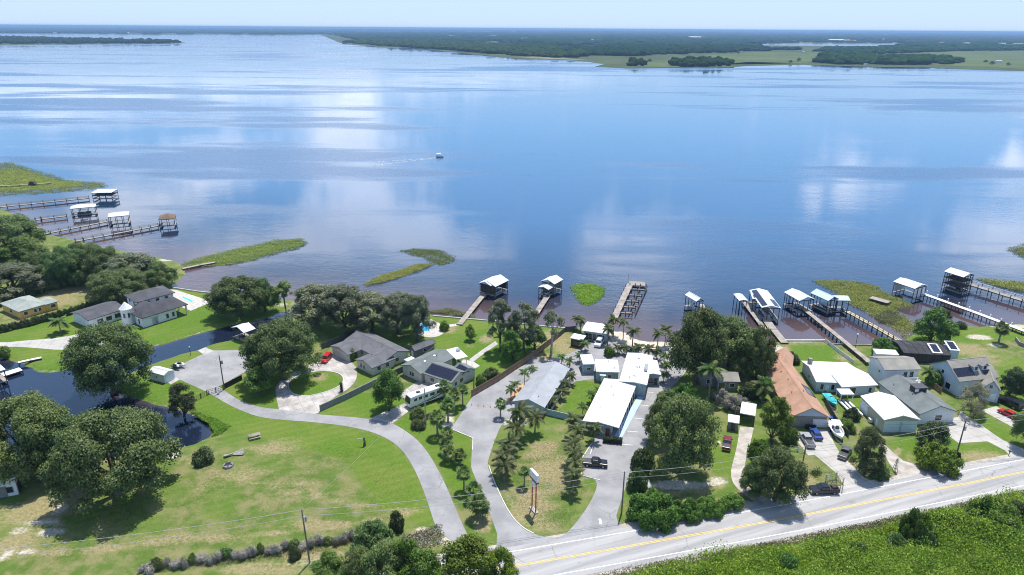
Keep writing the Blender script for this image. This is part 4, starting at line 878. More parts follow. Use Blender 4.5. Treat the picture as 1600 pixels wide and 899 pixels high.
for lab, px, n, h_, m, d_ in (
    ('green marsh spit reaching into the lake from the beach', [(274, 422), (282, 410), (300, 403), (340, 393), (380, 384), (430, 373), (470, 371), (486, 377), (465, 388), (430, 396), (400, 405), (360, 413), (320, 416)], 16000, .7, 'reed', 2.5),
    ('curved green reed strip in front of the oak grove', [(565, 441), (590, 431), (620, 420), (650, 411), (680, 411), (660, 421), (630, 431), (600, 440), (570, 447)], 5500, .7, 'reed', 1.5),
    ('thin olive lily ring beyond the reed strip', [(618, 390), (650, 386), (690, 388), (713, 398), (712, 408), (690, 414), (672, 411), (660, 402), (640, 398)], 3600, .2, 'reed', 2.0),
    ('oval yellow-green lily patch left of the slip dock', [(888, 446), (900, 441), (925, 440), (946, 447), (947, 458), (935, 470), (922, 477), (908, 474), (897, 462)], 5200, .35, 'thicket', 1.6),
    ('green marsh around the weathered platform on the right', [(1266, 436), (1300, 435), (1340, 437), (1375, 446), (1392, 458), (1425, 470), (1432, 478), (1405, 482), (1430, 500), (1440, 512), (1415, 530), (1390, 510), (1350, 486), (1325, 474), (1312, 462), (1290, 450)], 19000, .55, 'reed', 3.0),
    ('large marsh at the left edge around the broken pier', [(-60, 252), (20, 253), (60, 264), (110, 280), (165, 284), (172, 291), (130, 297), (60, 302), (0, 305), (-60, 305)], 30000, .7, 'reed', 3.0),
    ('marsh patch cut by the right edge of the lake', [(1570, 388), (1600, 378), (1680, 375), (1680, 410), (1600, 404)], 5000, .7, 'reed', 2.0),
    ('olive reed belt behind the two storey boathouse dock', [(1518, 432), (1540, 433), (1600, 438), (1680, 444), (1680, 462), (1600, 456), (1550, 445)], 5000, .7, 'reed', 1.5),
    ('dark brown reeds beside the weathered platform', [(1366, 492), (1385, 484), (1405, 486), (1412, 498), (1395, 506), (1372, 502)], 2600, .8, 'reeddry', 1.0),
    ('thin reeds along the grove shore', [(560, 482), (690, 489), (745, 498), (742, 490), (700, 480), (660, 484), (600, 478)], 2600, .7, 'reeddry', .8),
    ('weedy green slope of the pond bank', [(296, 646), (312, 655), (326, 664), (334, 676), (328, 684), (345, 680), (362, 666), (340, 655), (310, 645)], 3500, .45, 'thicket', .8)):
    land_ = 'slope' in lab
    if not land_ and 'thin' not in lab:
        q_ = np.array(px, float); q_ = q_.mean(0) + (q_ - q_.mean(0)) * .62; tag(sheet('marsh_mat', 'marsh_mat', [tuple(a_) for a_ in q_], WL + .03), kind='structure')
    scatter('marsh_reeds' if not land_ else 'weeds', lab, px, int(n * 2.0), .36, h_, m, d_ * 1.5, .5, (WL + .02) if not land_ else 0.0, cat='reeds' if not land_ else 'weeds')
scatter('roadside_weeds', 'dry ragged weeds along the lower highway verge', [(905, 905), (1000, 881), (1200, 846), (1400, 806), (1600, 765), (1700, 744), (1700, 756), (1600, 778), (1400, 822), (1200, 862), (1000, 898), (930, 915)], 16000, .26, .5, 'reeddry', 1.0, .9, cat='weeds')
scatter('roadside_weeds', 'yellow flowering vines spread over the lower thicket', [(1150, 880), (1300, 850), (1450, 830), (1600, 800), (1700, 790), (1700, 880), (1400, 950), (1150, 960)], 9000, .30, 3.6, 'yellowleaf', 4.0, .6, cat='vines')
# rough tufts in the mown field
scatter('grass_tufts', 'rough grass tufts across the big mown field', [(40, 830), (280, 740), (420, 690), (600, 700), (640, 740), (670, 810), (560, 835), (300, 865), (60, 890)], 26000, .13, .08, 'reed', 2.0, .6, cat='grass')
scatter('grass_tufts', 'dry grass tufts on the motel sign lawn', [(775, 740), (800, 690), (900, 690), (905, 740), (930, 752), (890, 820), (860, 836), (820, 820)], 9000, .13, .08, 'reeddry', 1.0, .6, cat='grass')
# ================================================================ buildings
def house(name, label, px, cat='house', group=None):
    o = thing(name, label, cat, P(*px), 0, group); return o
class V: pass
def vol(root, A, B, C, eave=2.7, rise=1.4, ridge='x', wallm='stucco_white', roofm='shingle_grey', over=.45, walls=True, z0=0.0, thick=.2, ov=None):
    """a rectangular wing given by three roof-edge pixels A-B (near edge) and C (next to B); adds wall and roof under root"""
    a, b, c = (P(*q, z0 + eave).xy for q in (A, B, C)); v = V(); v.sw = False
    u = (b - a); n = Vector((-u.y, u.x)).normalized()
    if (c - b).dot(n) < 0: a, b = b, a; v.sw = True; u = b - a; n = Vector((-u.y, u.x)).normalized()
    v.w = u.length; v.d = abs((c - (a if v.sw else b)).dot(n)); v.ang = math.atan2(u.y, u.x); v.o = a; v.root = root; v.eave = eave; v.rise = rise; v.ridge = ridge; v.z0 = z0; v.thick = thick
    f, k, ea, eb = ov or (over,) * 4
    if v.sw: ea, eb = eb, ea
    v.f, v.k, v.l, v.r = f, k, ea, eb; w_, d_ = v.w, v.d
    v.loc = Vector((a.x, a.y, z0)) - root.location
    if walls:
        mb = MB(); x0, x1, y0, y1 = v.l, w_ - v.r, v.f, d_ - v.k
        ins = .03
        if ridge == 'x':
            zt = lambda y: eave + rise * (1 - abs(y - d_ / 2) / (d_ / 2)) - ins
            mb.prism([(y0, -.2), (y1, -.2), (y1, zt(y1)), (d_ / 2, zt(d_ / 2)), (y0, zt(y0))], 0, x0, x1)
        elif ridge == 'y':
            zt = lambda x: eave + rise * (1 - abs(x - w_ / 2) / (w_ / 2)) - ins
            mb.prism([(x0, -.2), (x1, -.2), (x1, zt(x1)), (w_ / 2, zt(w_ / 2)), (x0, zt(x0))], 1, y0, y1)
        else: mb.prism([(x0, y0), (x1, y0), (x1, y1), (x0, y1)], 2, -.2, eave + .02)
        v.wall = mb.build('wall', wallm, root, v.loc, v.ang)
    mb = MB(); T = thick
    if ridge in 'xy' and ridge != 'hip':
        L, D_ = (w_, d_) if ridge == 'x' else (d_, w_)
        prof = [(0, eave), (0, eave + T), (D_ / 2, eave + rise + T), (D_, eave + T), (D_, eave), (D_ / 2, eave + rise)]
        mb.prism(prof, 0, 0, L)
        loc = v.loc; ang = v.ang
        if ridge == 'y': loc = v.loc + Vector((w_ * math.cos(v.ang), w_ * math.sin(v.ang), 0)); ang = v.ang + math.pi / 2
        v.roof = mb.build('roof', roofm, root, loc, ang)
        cap = MB().prism([(-.16, -.05), (0, .03), (.16, -.05), (0, -.09)], 0, 0, L); 
        cap.build('ridge_cap', roofm, v.roof, (0, D_ / 2, eave + rise + T + .03))
    elif ridge == 'hip':
        e = eave; h = rise; m_ = min(w_, d_) / 2
        if w_ >= d_: r0, r1 = (m_ * .95, d_ / 2), (w_ - m_ * .95, d_ / 2)
        else: r0, r1 = (w_ / 2, m_ * .95), (w_ / 2, d_ - m_ * .95)
        z1 = e + T
        vs = [(0, 0), (w_, 0), (w_, d_), (0, d_)]
        mb.v = [(x, y, e) for x, y in vs] + [(x, y, z1) for x, y in vs] + [(*r0, z1 + h), (*r1, z1 + h)]
        fs = [(3, 2, 1, 0)] + [(i, (i + 1) % 4, 4 + (i + 1) % 4, 4 + i) for i in range(4)]
        fs += [(4, 5, 9, 8), (5, 6, 9), (6, 7, 8, 9), (7, 4, 8)] if w_ >= d_ else [(4, 5, 8), (5, 6, 9, 8), (6, 7, 9), (7, 4, 8, 9)]
        mb.f = fs; v.roof = mb.build('roof', roofm, root, v.loc, v.ang)
    else:   # single low slope
        mb.v = [(0, 0, eave), (w_, 0, eave), (w_, d_, eave + rise), (0, d_, eave + rise), (0, 0, eave + T), (w_, 0, eave + T), (w_, d_, eave + rise + T), (0, d_, eave + rise + T)]
        mb.f = [(3, 2, 1, 0), (4, 5, 6, 7), (0, 1, 5, 4), (1, 2, 6, 5), (2, 3, 7, 6), (3, 0, 4, 7)]
        v.roof = mb.build('roof', roofm, root, v.loc, v.ang)
    return v
def vl(v, x, y, z):
    c, s_ = math.cos(v.ang), math.sin(v.ang); return v.loc + Vector((x * c - y * s_, x * s_ + y * c, z))
def face(v, side, t):
    """point and outward yaw on a wall: f near edge, k far edge, a / b the ends at A and B; t runs A->B or near->far"""
    x0, x1, y0, y1 = v.l, v.w - v.r, v.f, v.d - v.k
    if side in 'fk':
        tt = 1 - t if v.sw else t; return x0 + (x1 - x0) * tt, (y0 if side == 'f' else y1), 0.0, (-1 if side == 'f' else 1)
    left = (side == 'a') != v.sw; return (x0 if left else x1), y0 + (y1 - y0) * t, math.pi / 2, (-1 if left else 1)
def win(v, side, t, z=1.5, w=1.2, h=1.1, frame='white', pane='glass', name='window', proud=.0):
    x, y, yaw, sg = face(v, side, t); off = .03 + proud
    px, py = (x, y + sg * off) if side in 'fk' else (x + sg * off, y)
    o = bpy.data.objects.new(name, None); o.location = vl(v, px, py, z); o.rotation_euler = (0, 0, v.ang + yaw); link(o, v.root)
    fr = piece('frame', frame, o, (0, 0, 0), (w + .2, .10, h + .2)); s2 = sg if side in 'fk' else -sg
    piece('pane', pane, o, (0, s2 * .045, 0), (w, .07, h)); return o
def garage(v, side, t, w=4.6, h=2.1, m='door_white', z0=0.0):
    x, y, yaw, sg = face(v, side, t); px, py = (x, y + sg * .04) if side in 'fk' else (x + sg * .04, y)
    o = bpy.data.objects.new('garage_door', None); o.location = vl(v, px, py, z0); o.rotation_euler = (0, 0, v.ang + yaw); link(o, v.root)
    for i in range(4): piece('panel', m, o, (0, 0, .03 + h / 4 * (i + .5)), (w, .08, h / 4 - .05))
    piece('frame', 'white', o, (0, 0, h + .08), (w + .3, .14, .14))
def door(v, side, t, m='door_white', w=.95, h=2.05):
    x, y, yaw, sg = face(v, side, t); px, py = (x, y + sg * .03) if side in 'fk' else (x + sg * .03, y)
    o = piece('door', m, v.root, vl(v, px, py, h / 2), (w, .1, h), v.ang + yaw); return o
def roofz(v, x, y):
    if v.ridge == 'x': return v.eave + v.rise * (1 - abs(y - v.d / 2) / (v.d / 2)) + v.thick
    if v.ridge == 'y': return v.eave + v.rise * (1 - abs(x - v.w / 2) / (v.w / 2)) + v.thick
    return v.eave + v.rise * y / v.d + v.thick
def panels(v, x0, x1, y0, y1, nx, ny, m='solar', gap=.04, name='solar_panel', lift=.1):
    """grid of panels on a roof slope, in fractions of the wing"""
    if v.sw: x0, x1 = 1 - x1, 1 - x0
    for i in range(nx):
        for j in range(ny):
            xa, xb = v.w * (x0 + (x1 - x0) * i / nx), v.w * (x0 + (x1 - x0) * (i + 1) / nx); ya, yb = v.d * (y0 + (y1 - y0) * j / ny), v.d * (y0 + (y1 - y0) * (j + 1) / ny)
            q = [vl(v, X, Y, roofz(v, X, Y) + lift) for X, Y in ((xa + gap, ya + gap), (xb - gap, ya + gap), (xb - gap, yb - gap), (xa + gap, yb - gap))]
            c = sum(q, Vector()) / 4; ex = (q[1] - q[0]); ey = (q[3] - q[0]); nz = ex.cross(ey).normalized()
            o = piece(name, m, v.root, c, (1, 1, 1)); o.rotation_mode = 'QUATERNION'
            mt = Matrix((ex.normalized(), nz.cross(ex.normalized()), nz)).transposed(); o.rotation_quaternion = mt.to_quaternion(); o.scale = (ex.length, ey.length, .06)
def vent(v, x, y, h=.5, r=.12, m='steel'):
    if v.sw: x = 1 - x
    X, Y = v.w * x, v.d * y; rod('roof_vent', m, v.root, vl(v, X, Y, roofz(v, X, Y) - .1), vl(v, X, Y, roofz(v, X, Y) + h), r)

# -- orange house
h = house('orange_house', 'orange walled house with weathered pale green hipped roof behind the hedge', (40, 492))
v = vol(h, (29, 488.5), (76, 475), (54, 460), 2.6, 1.7, 'hip', 'stucco_orange', 'shingle_pale'); 
win(v, 'f', .2, w=1.1); win(v, 'f', .55, w=.8); win(v, 'f', .72, w=.8); win(v, 'a', .5, w=1.6)
v2 = vol(h, (70, 477.5), (92, 471.5), (80, 464), 2.5, 1.0, 'hip', 'stucco_orange', 'shingle_pale'); win(v2, 'f', .6, w=1.4)
vent(v, .6, .5, 3.2, .035)
# -- estate house
h = house('estate_house', 'large white house with dark grey hipped roofs and turret by the canal', (204, 505))
v = vol(h, (137, 502), (197, 483), (163, 473.5), 3.0, 1.3, 'x', 'stucco_white', 'shingle_dark', .6)
for t_ in (.3, .55, .8): win(v, 'f', t_, w=1.8, h=1.4)
v = vol(h, (212, 474), (274, 458), (246, 449), 5.7, 1.9, 'hip', 'stucco_white', 'shingle_dark', .6)
for t_ in (.3, .7): win(v, 'a', t_, 4.7, .8, 1.2)
for t_ in (.08, .3, .55, .8): win(v, 'f', t_, 4.7, 1.0, 1.1)
v = vol(h, (221, 499), (294, 476.5), (277, 470), 3.3, 3.0, 'hip', 'stucco_white', 'shingle_dark', .6, ov=(.6, .6, .6, 4.0))
garage(v, 'f', .2, 5.0, 2.3); garage(v, 'f', .48, 5.0, 2.3); win(v, 'f', .72, w=.8, h=1.5); win(v, 'f', .9, w=.8, h=1.5); win(v, 'a', .5, w=.9, h=1.6)
for yy in (.6, v.d - .6): piece('column', 'stucco_white', h, vl(v, (.6 if v.sw else v.w - .6), yy, 1.6), (.45, .45, 3.3), v.ang)
v = vol(h, (218, 489), (250, 480), (232, 473), 4.1, 2.0, 'hip', 'stucco_white', 'shingle_dark', .4)
tp = P(201, 506) - h.location; MB().tube([(0, 0, -.2), (0, 0, 5.4)], 1.7, 14).build('turret', 'stucco_white', h, tp); MB().tube([(0, 0, 5.4), (0, 0, 7.6)], [2.0, .05], 14).build('turret_roof', 'offwhite', h, tp)
for a_ in (-2.4, -1.5, -.7):
    piece('window', 'glass', h, tp + Vector((1.68 * math.cos(a_), 1.68 * math.sin(a_), 3.4)), (.14, .6, 1.5), a_)
v = vol(h, (203, 492), (224, 485), (212, 481), 3.5, .9, 'hip', 'stucco_white', 'shingle_dark', .4); door(v, 'a', .5, 'wood_dark', 1.2, 2.3)
tag(sheet('pool_terrace', 'paver', [(262, 452), (276, 453.5), (308, 464), (331, 472), (298, 486), (288, 482), (262, 470)], .03), kind='structure')
pl = house('swimming_pool', 'narrow turquoise swimming pool on the estate terrace', (294, 469), 'pool')
def pool(root, px, m, z=.06):
    q = [P(*p) for p in px]; c = root.location
    MB().poly([(p.x - c.x, p.y - c.y, z - .0) for p in q]).build('water_surface', m, root)
    for i in range(len(q)):
        a_, b_ = q[i] - c, q[(i + 1) % len(q)] - c; mid = (a_ + b_) / 2; d_ = b_ - a_; piece('coping', 'kerb', root, (mid.x, mid.y, .05), (d_.length + .3, .35, .12), math.atan2(d_.y, d_.x))
pool(pl, [(282, 465), (287, 463.5), (304, 470.5), (299, 474)], 'pool_water')
# -- grey roofed house by the circular drive
h = house('grey_house', 'grey shingled house with double garage beside the circular drive', (560, 570))
v = vol(h, (515, 542), (543, 556), (592, 534), 2.4, 1.2, 'y', 'stucco_cream', 'shingle_grey', .5); garage(v, 'f', .27, 2.7, m='stucco_cream'); garage(v, 'f', .73, 2.7, m='stucco_cream')
v = vol(h, (537, 533), (601, 566), (640, 549), 2.5, 1.6, 'x', 'stucco_cream', 'shingle_grey', .5); win(v, 'f', .4, w=1.6); win(v, 'b', .5, w=1.2)
vent(v, .5, .3); vent(v, .7, .4)
v = vol(h, (553.6, 563), (581, 577), (616, 560), 2.4, 1.25, 'y', 'stucco_cream', 'shingle_grey', .5); win(v, 'f', .28, w=.9); win(v, 'f', .48, w=.9); win(v, 'b', .3, w=1.2); win(v, 'b', .7, w=1.2); vent(v, .3, .5)
h = house('garden_shed', 'narrow grey roofed outbuilding behind the grey shingled house', (650, 545), 'shed')
v = vol(h, (638, 545), (648, 550), (672, 533), 2.3, 1.1, 'y', 'stucco_grey', 'shingle_grey', .3); win(v, 'b', .5, w=.8, h=.8); door(v, 'f', .5, 'door_white')
# -- green-grey roofed house with solar panels
h = house('solar_house', 'green-grey roofed house with solar panels beside the motorhome', (690, 590))
v = vol(h, (625, 572), (657, 586), (708, 559), 2.65, 1.5, 'y', 'stucco_cream', 'shingle_green', .5); win(v, 'f', .45, w=.8); win(v, 'f', .58, w=.8); vent(v, .6, .4); vent(v, .62, .7)
panels(v, .56, .62, .62, .68, 1, 1, 'white', name='skylight'); panels(v, .6, .66, .32, .38, 1, 1, 'white', name='skylight')
v = vol(h, (659, 584), (706, 600), (739, 583), 2.6, 1.6, 'x', 'stucco_cream', 'shingle_green', .5); panels(v, .06, .94, .06, .46, 8, 3)
win(v, 'b', .25, w=1.2); win(v, 'b', .6, w=1.5); win(v, 'f', .3, w=1.4); door(v, 'f', .55); win(v, 'f', .75, w=1.4)
v = vol(h, (705, 578), (722, 587), (741, 576), 2.75, 1.1, 'x', 'stucco_cream', 'shingle_green', .3); panels(v, .2, .95, .06, .46, 5, 2)
v = vol(h, (697, 547.5), (713, 563), (728, 556), 2.6, .12, 'shed', 'stucco_cream', 'metalroof_white', .3, walls=False)
for xx, yy in ((.3, .3), (v.w - .3, .3), (.3, v.d - .3), (v.w - .3, v.d - .3)): piece('post', 'white', h, vl(v, xx, yy, 1.3), (.15, .15, 2.6), v.ang)
piece('roof_box', 'steel', h, vl(v, v.w * .35, v.d * .75, 3.1), (1.0, 1.0, .8), v.ang)
h = house('white_shed', 'small white flat roofed shed beside the grey boundary wall', (640, 567), 'shed'); v = vol(h, (631, 563), (637, 566), (646, 560), 2.3, .1, 'shed', 'stucco_cream', 'metalroof_white', .15); door(v, 'f', .5)
# -- pool behind the lakeside grove
tag(sheet('pool_deck', 'paver', spx([(650, 512), (665, 500), (676, 499), (694, 510), (697, 518), (686, 526), (668, 528), (650, 522)], 1), .03), kind='structure')
pl = house('swimming_pool', 'blue swimming pool shaded by the mossy oak grove', (664, 510), 'pool'); pool(pl, [(654, 515), (659, 503), (670, 502.5), (673, 510), (671, 518.5), (656, 519)], 'pool_water_blue')
# -- motel: grey block
h = house('motel_block', 'long grey metal roofed motel block with teal walls between palm rows', (830, 640), 'motel')
v = vol(h, (800, 628.5), (851, 638.5), (895, 578), 2.7, 1.5, 'y', 'stucco_teal', 'metalroof_grey', .5)
for t_ in (.1, .25, .4, .55, .7, .85): win(v, 'b', t_, w=1.1, h=.9); door(v, 'a', t_, 'door_white'); win(v, 'a', t_ + .07, w=1.0)
win(v, 'f', .5, w=1.2, h=.8)
# -- motel: white block with bays
h = house('motel_block', 'long white roofed motel block with parking bays and blue walkway', (940, 672), 'motel')
v = vol(h, (910, 659), (967, 670), (1003.5, 602.5), 3.0, .45, 'y', 'stucco_teal', 'metalroof_white', .5, ov=(.7, .4, .6, 2.0))
for i in range(8):
    t_ = .06 + i * .118; door(v, 'b', t_, 'door_red' if i % 2 else 'door_white'); win(v, 'b', t_ + .05, w=1.3, h=1.2); piece('walkway_post', 'white', h, vl(v, (.15 if v.sw else v.w - .15), v.d * (t_ + .02), 1.5), (.12, .12, 3.0), v.ang)
    win(v, 'a', t_, 1.8, .9, .6)
door(v, 'f', .88, 'door_red'); win(v, 'f', .12, w=1.2); vent(v, .3, .3); vent(v, .5, .6); vent(v, .35, .8)
tag(sheet('walkway', 'blue_walk', [(957, 687), (969.5, 688.5), (1006.5, 620), (998, 617)], .05), kind='structure')
hd = thing('clipped_hedge', 'low clipped dark hedge at the end of the blue walkway', 'hedge', P(957, 692)); 
c_ = P(957, 692); mb = rng.uniform(-1, 1, (2600, 3)) * np.array([2.2, .55, .75]) + np.array([0, 0, .75]); link(bpy.data.objects.new('foliage', quads_mesh('hedge', mb, rng.normal(size=(2600, 3)) + np.array([0, 0, .6]), rng.uniform(.14, .3, 2600), .8, 'darkleaf')), hd).rotation_euler = (0, 0, -.15)
MB().box((0, 0, .6), (4.1, .8, 1.2)).build('core', 'wood_dark', hd, rz=-.15)
# -- motel: main building
h = house('motel_main', 'white flat roofed motel main building with teal annexes near the beach', (985, 605), 'motel')
v = vol(h, (967, 597), (1011, 603), (1010.5, 556), 3.6, .4, 'y', 'stucco_teal', 'metalroof_white', .4); vent(v, .35, .12, .7); vent(v, .6, .5); piece('roof_duct', 'steel', h, vl(v, v.w * (.16 if v.sw else .84), v.d * .5, 4.35), (.9, 3.2, .6), v.ang)
for q in (.2, .5, .8): piece('roof_unit', 'offwhite', h, vl(v, v.w * .5, v.d * q, 4.3), (.7, .7, .35), v.ang)
v = vol(h, (1008, 586), (1033, 587), (1033, 564.5), 3.1, .3, 'y', 'stucco_teal', 'metalroof_white', .4); win(v, 'f', .3, 1.3, .8, 1.4); win(v, 'f', .5, 1.3, .8, 1.4); door(v, 'f', .75, 'wood_dark'); win(v, 'b', .5, w=1.4)
v = vol(h, (931, 581.6), (968, 583), (967, 564.5), 2.9, .2, 'shed', 'stucco_teal', 'metalroof_white', .25); door(v, 'f', .3, 'door_white', 1.2); win(v, 'f', .6, w=1.0); piece('awning', 'white', h, vl(v, v.w * (.7 if v.sw else .3), -.3, 2.3), (1.7, .9, .1), v.ang); vent(v, .8, .3); vent(v, .6, .8)
v = vol(h, (911, 570.5), (930, 570), (930, 555.6), 2.9, .2, 'shed', 'stucco_teal', 'metalroof_white', .25); win(v, 'f', .5, w=1.0, h=.8)
h = house('beach_pavilion', 'white roofed pavilion with dark openings at the motel beach', (930, 532), 'pavilion')
v = vol(h, (909, 517.4), (949, 523), (947.4, 507.6), 3.0, .5, 'x', 'stucco_teal', 'metalroof_white', .5)
for t_ in (.15, .32, .5, .68, .85): win(v, 'f', t_, 1.35, 1.1, 2.0)
h = house('beach_shed', 'small open shed with pale roof left of the pavilion', (900, 538), 'shed')
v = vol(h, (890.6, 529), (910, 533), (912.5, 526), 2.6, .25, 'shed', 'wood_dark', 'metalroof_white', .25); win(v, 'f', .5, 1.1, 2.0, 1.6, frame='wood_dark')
# -- old house in the trees
h = house('old_house', 'old low house with stained roof half hidden under oaks', (1138, 605))
v = vol(h, (1120, 597), (1157, 598), (1155, 582), 2.6, 1.2, 'x', 'brick_grey', 'shingle_tan', .4); win(v, 'f', .2, 1.15, 1.6, 2.0); win(v, 'f', .7, w=1.2)
v = vol(h, (1096, 592), (1122, 593), (1120, 574), 2.5, 1.0, 'x', 'brick_grey', 'shingle_tan', .4); win(v, 'f', .5, w=1.2)
h = house('garden_shed', 'small white roofed shed beside the dark red pickup', (1146, 672), 'shed'); v = vol(h, (1137, 660), (1155, 663), (1158, 653), 2.2, .3, 'shed', 'stucco_grey', 'metalroof_white', .15); door(v, 'f', .5, 'wood_dark')
h = house('carport', 'dark white-roofed carport at the top of the dirt drive', (1166, 668), 'carport'); v = vol(h, (1156, 646.5), (1180, 651), (1180, 634), 2.6, .3, 'shed', 'wood_dark', 'metalroof_white', .1, walls=False)
for xx in (.2, v.w - .2):
    for yy in (.2, v.d - .2): piece('post', 'wood_dark', h, vl(v, xx, yy, 1.3), (.14, .14, 2.6), v.ang)
piece('back_wall', 'wood_dark', h, vl(v, v.w / 2, v.d - .3, 1.3), (v.w - .4, .12, 2.5), v.ang)
# -- terracotta house
h = house('terracotta_house', 'long house with terracotta shingle roof and white garage door', (1267, 668))
v = vol(h, (1236, 652.5), (1298, 654.5), (1250.5, 566), 2.8, 2.6, 'y', 'brick_grey', 'shingle_terracotta', .7, ov=(.5, .5, .6, .6)); garage(v, 'f', .83, 3.6, 2.1)
mb = MB().prism([(v.l + .1, v.eave + .3), (v.w - v.r - .1, v.eave + .3), (v.w / 2, v.eave + v.rise - .1)], 1, v.f - .12, v.f - .02); mb.build('gable', 'siding_blue', h, v.loc, v.ang)
panels(v, .74, .98, .30, .36, 1, 1); panels(v, .74, .98, .36, .42, 1, 1); panels(v, .74, .98, .42, .48, 1, 1); vent(v, .4, .5); vent(v, .6, .3); vent(v, .3, .3)
for i in range(4): rod('bin', 'black_metal', h, vl(v, v.w * (.42 + .07 * i if not v.sw else .58 - .07 * i), -.2, 0), vl(v, v.w * (.42 + .07 * i if not v.sw else .58 - .07 * i), -.2, 1.0), .32)
v = vol(h, (1203, 590), (1236, 596), (1226, 554.5), 2.75, 2.2, 'y', 'brick_grey', 'shingle_terracotta', .6); win(v, 'a', .5); win(v, 'k', .5)
# -- white metal roofed house
h = house('white_roof_house', 'pale blue house with broad white metal roof and chimney', (1310, 612))
v = vol(h, (1275, 598), (1352, 601), (1338, 568), 2.9, 1.3, 'x', 'siding_blue', 'metalroof_white', .4, ov=(.5, .5, .5, .5)); win(v, 'f', .12, w=.8, h=1.5); win(v, 'f', .36, w=.8, h=1.5); door(v, 'f', .24); win(v, 'a', .5, w=1.0)
piece('chimney', 'brick_grey', h, vl(v, v.w * (.9 if v.sw else .1), v.d * .75, 4.2), (1.0, 1.0, 2.4), v.ang)
v = vol(h, (1315, 606), (1372, 603), (1358, 576), 2.8, .9, 'x', 'siding_blue', 'metalroof_white', .4); win(v, 'f', .85, w=.8, h=1.3); win(v, 'f', .3, w=2.2, h=1.6); win(v, 'b', .5)
h = house('garden_canopy', 'small white flat canopy on posts beside the pontoon trailer', (1325, 624), 'canopy'); v = vol(h, (1314, 617.5), (1335, 617.5), (1331, 609), 2.4, .1, 'shed', 'white', 'metalroof_white', .1, walls=False)
for xx in (.2, v.w - .2):
    for yy in (.2, v.d - .2): piece('post', 'white', h, vl(v, xx, yy, 1.2), (.14, .14, 2.4), v.ang)
# -- two storey house
h = house('two_storey_house', 'two storey white house with tan shingle roof and balcony', (1408, 595))
v = vol(h, (1382, 579.5), (1440, 578.5), (1426, 557), 5.4, 1.5, 'x', 'siding_white', 'shingle_tan', .4); garage(v, 'f', .22, 4.4, 2.1); win(v, 'f', .62, 4.0, 1.0, 1.6); win(v, 'f', .8, 4.0, 1.0, 1.6); win(v, 'a', .3, 4.0, .6, .6); win(v, 'f', .8, 1.4, 1.2, 1.2)
bx_ = (.72 if not v.sw else .28) * v.w; piece('balcony_floor', 'white', h, vl(v, bx_, -.5, 2.75), (3.4, 1.7, .18), v.ang)
for i in range(6): piece('baluster', 'white', h, vl(v, bx_ - 1.6 + i * .64, -1.25, 3.25), (.12, .12, .9), v.ang)
piece('handrail', 'white', h, vl(v, bx_, -1.25, 3.72), (3.4, .12, .12), v.ang)
for sx_ in (-1.6, 1.6): piece('balcony_post', 'white', h, vl(v, bx_ + sx_, -1.2, 1.35), (.16, .16, 2.7), v.ang)
v = vol(h, (1369, 554), (1405, 556), (1402, 549), 2.9, .2, 'shed', 'siding_white', 'metalroof_white', .3)
# -- grey roofed barn house with roof lantern
h = house('grey_barn_house', 'long white walled house with green-grey roof and roof lantern', (1470, 660))
v = vol(h, (1437, 649), (1498, 645), (1443, 594), 2.9, 2.0, 'y', 'siding_white', 'shingle_green', .5); win(v, 'f', .55, 1.5, 1.4, 1.1, frame='wood_brown'); win(v, 'b', .4); win(v, 'b', .7); win(v, 'a', .3)
lx_ = (.52 if not v.sw else .48) * v.w; o = vl(v, lx_, v.d * .52, 0); piece('roof_lantern', 'black_metal', h, (o.x, o.y, v.eave + v.rise + .3), (3.0, 2.2, 1.3), v.ang)
piece('lantern_glass', 'lamp_clear', h, vl(v, lx_ - 1.2, v.d * .52 - 1.12, v.eave + v.rise + .35), (1.0, .08, .8), v.ang); piece('lantern_roof', 'shingle_dark', h, (o.x, o.y, v.eave + v.rise + 1.0), (3.4, 2.6, .15), v.ang)
vent(v, .2, .8); vent(v, .3, .45)
# -- white roofed barn
h = house('metal_barn', 'beige barn with white metal roof and two pale garage doors', (1400, 672), 'barn')
v = vol(h, (1381.4, 657.7), (1438.5, 657.5), (1399.5, 619.5), 3.4, 1.2, 'y', 'stucco_beige', 'metalroof_white', .3); garage(v, 'f', .27, 4.2, 2.9, 'door_blue'); garage(v, 'f', .73, 4.2, 2.9, 'door_blue'); garage(v, 'a', .82, 3.4, 2.7, 'door_blue'); door(v, 'a', .25)
piece('air_conditioner', 'offwhite', h, vl(v, (v.w + .3 if v.sw else -.3), v.d * .42, .6), (.7, 1.0, .9), v.ang)
# -- dormer house
h = house('dormer_house', 'pale blue house with steep tan roof, dormers and dark solar panels', (1520, 612))
v = vol(h, (1499, 598), (1562, 591), (1541, 560), 4.2, 3.6, 'x', 'siding_blue', 'shingle_tan', .3); win(v, 'a', .3, 1.5, 1.5, 1.6); win(v, 'a', .55, 4.5, .8, 1.0); win(v, 'a', .8, 1.5, .9, 1.2); win(v, 'f', .2); 
panels(v, .02, .46, .10, .30, 5, 2); panels(v, .68, .86, .10, .2, 2, 1)
for fx in (.52, .74):
    X = v.w * (1 - fx if v.sw else fx); Y = v.d * .22; zz = roofz(v, X, Y)
    MB().prism([(-.75, zz - .6), (.75, zz - .6), (.75, zz + 1.1), (0, zz + 1.7), (-.75, zz + 1.1)], 1, 0, 2.6).build('dormer', 'siding_blue', h, vl(v, X, Y - .3, 0), v.ang)
    MB().prism([(-1.0, zz + .95), (0, zz + 1.85), (1.0, zz + .95), (1.0, zz + 1.1), (0, zz + 2.0), (-1.0, zz + 1.1)], 1, -.25, 3.2).build('dormer_roof', 'shingle_tan', h, vl(v, X, Y - .3, 0), v.ang)
    piece('dormer_window', 'glass', h, vl(v, X, Y - .33, zz + .6), (.7, .08, .9), v.ang)
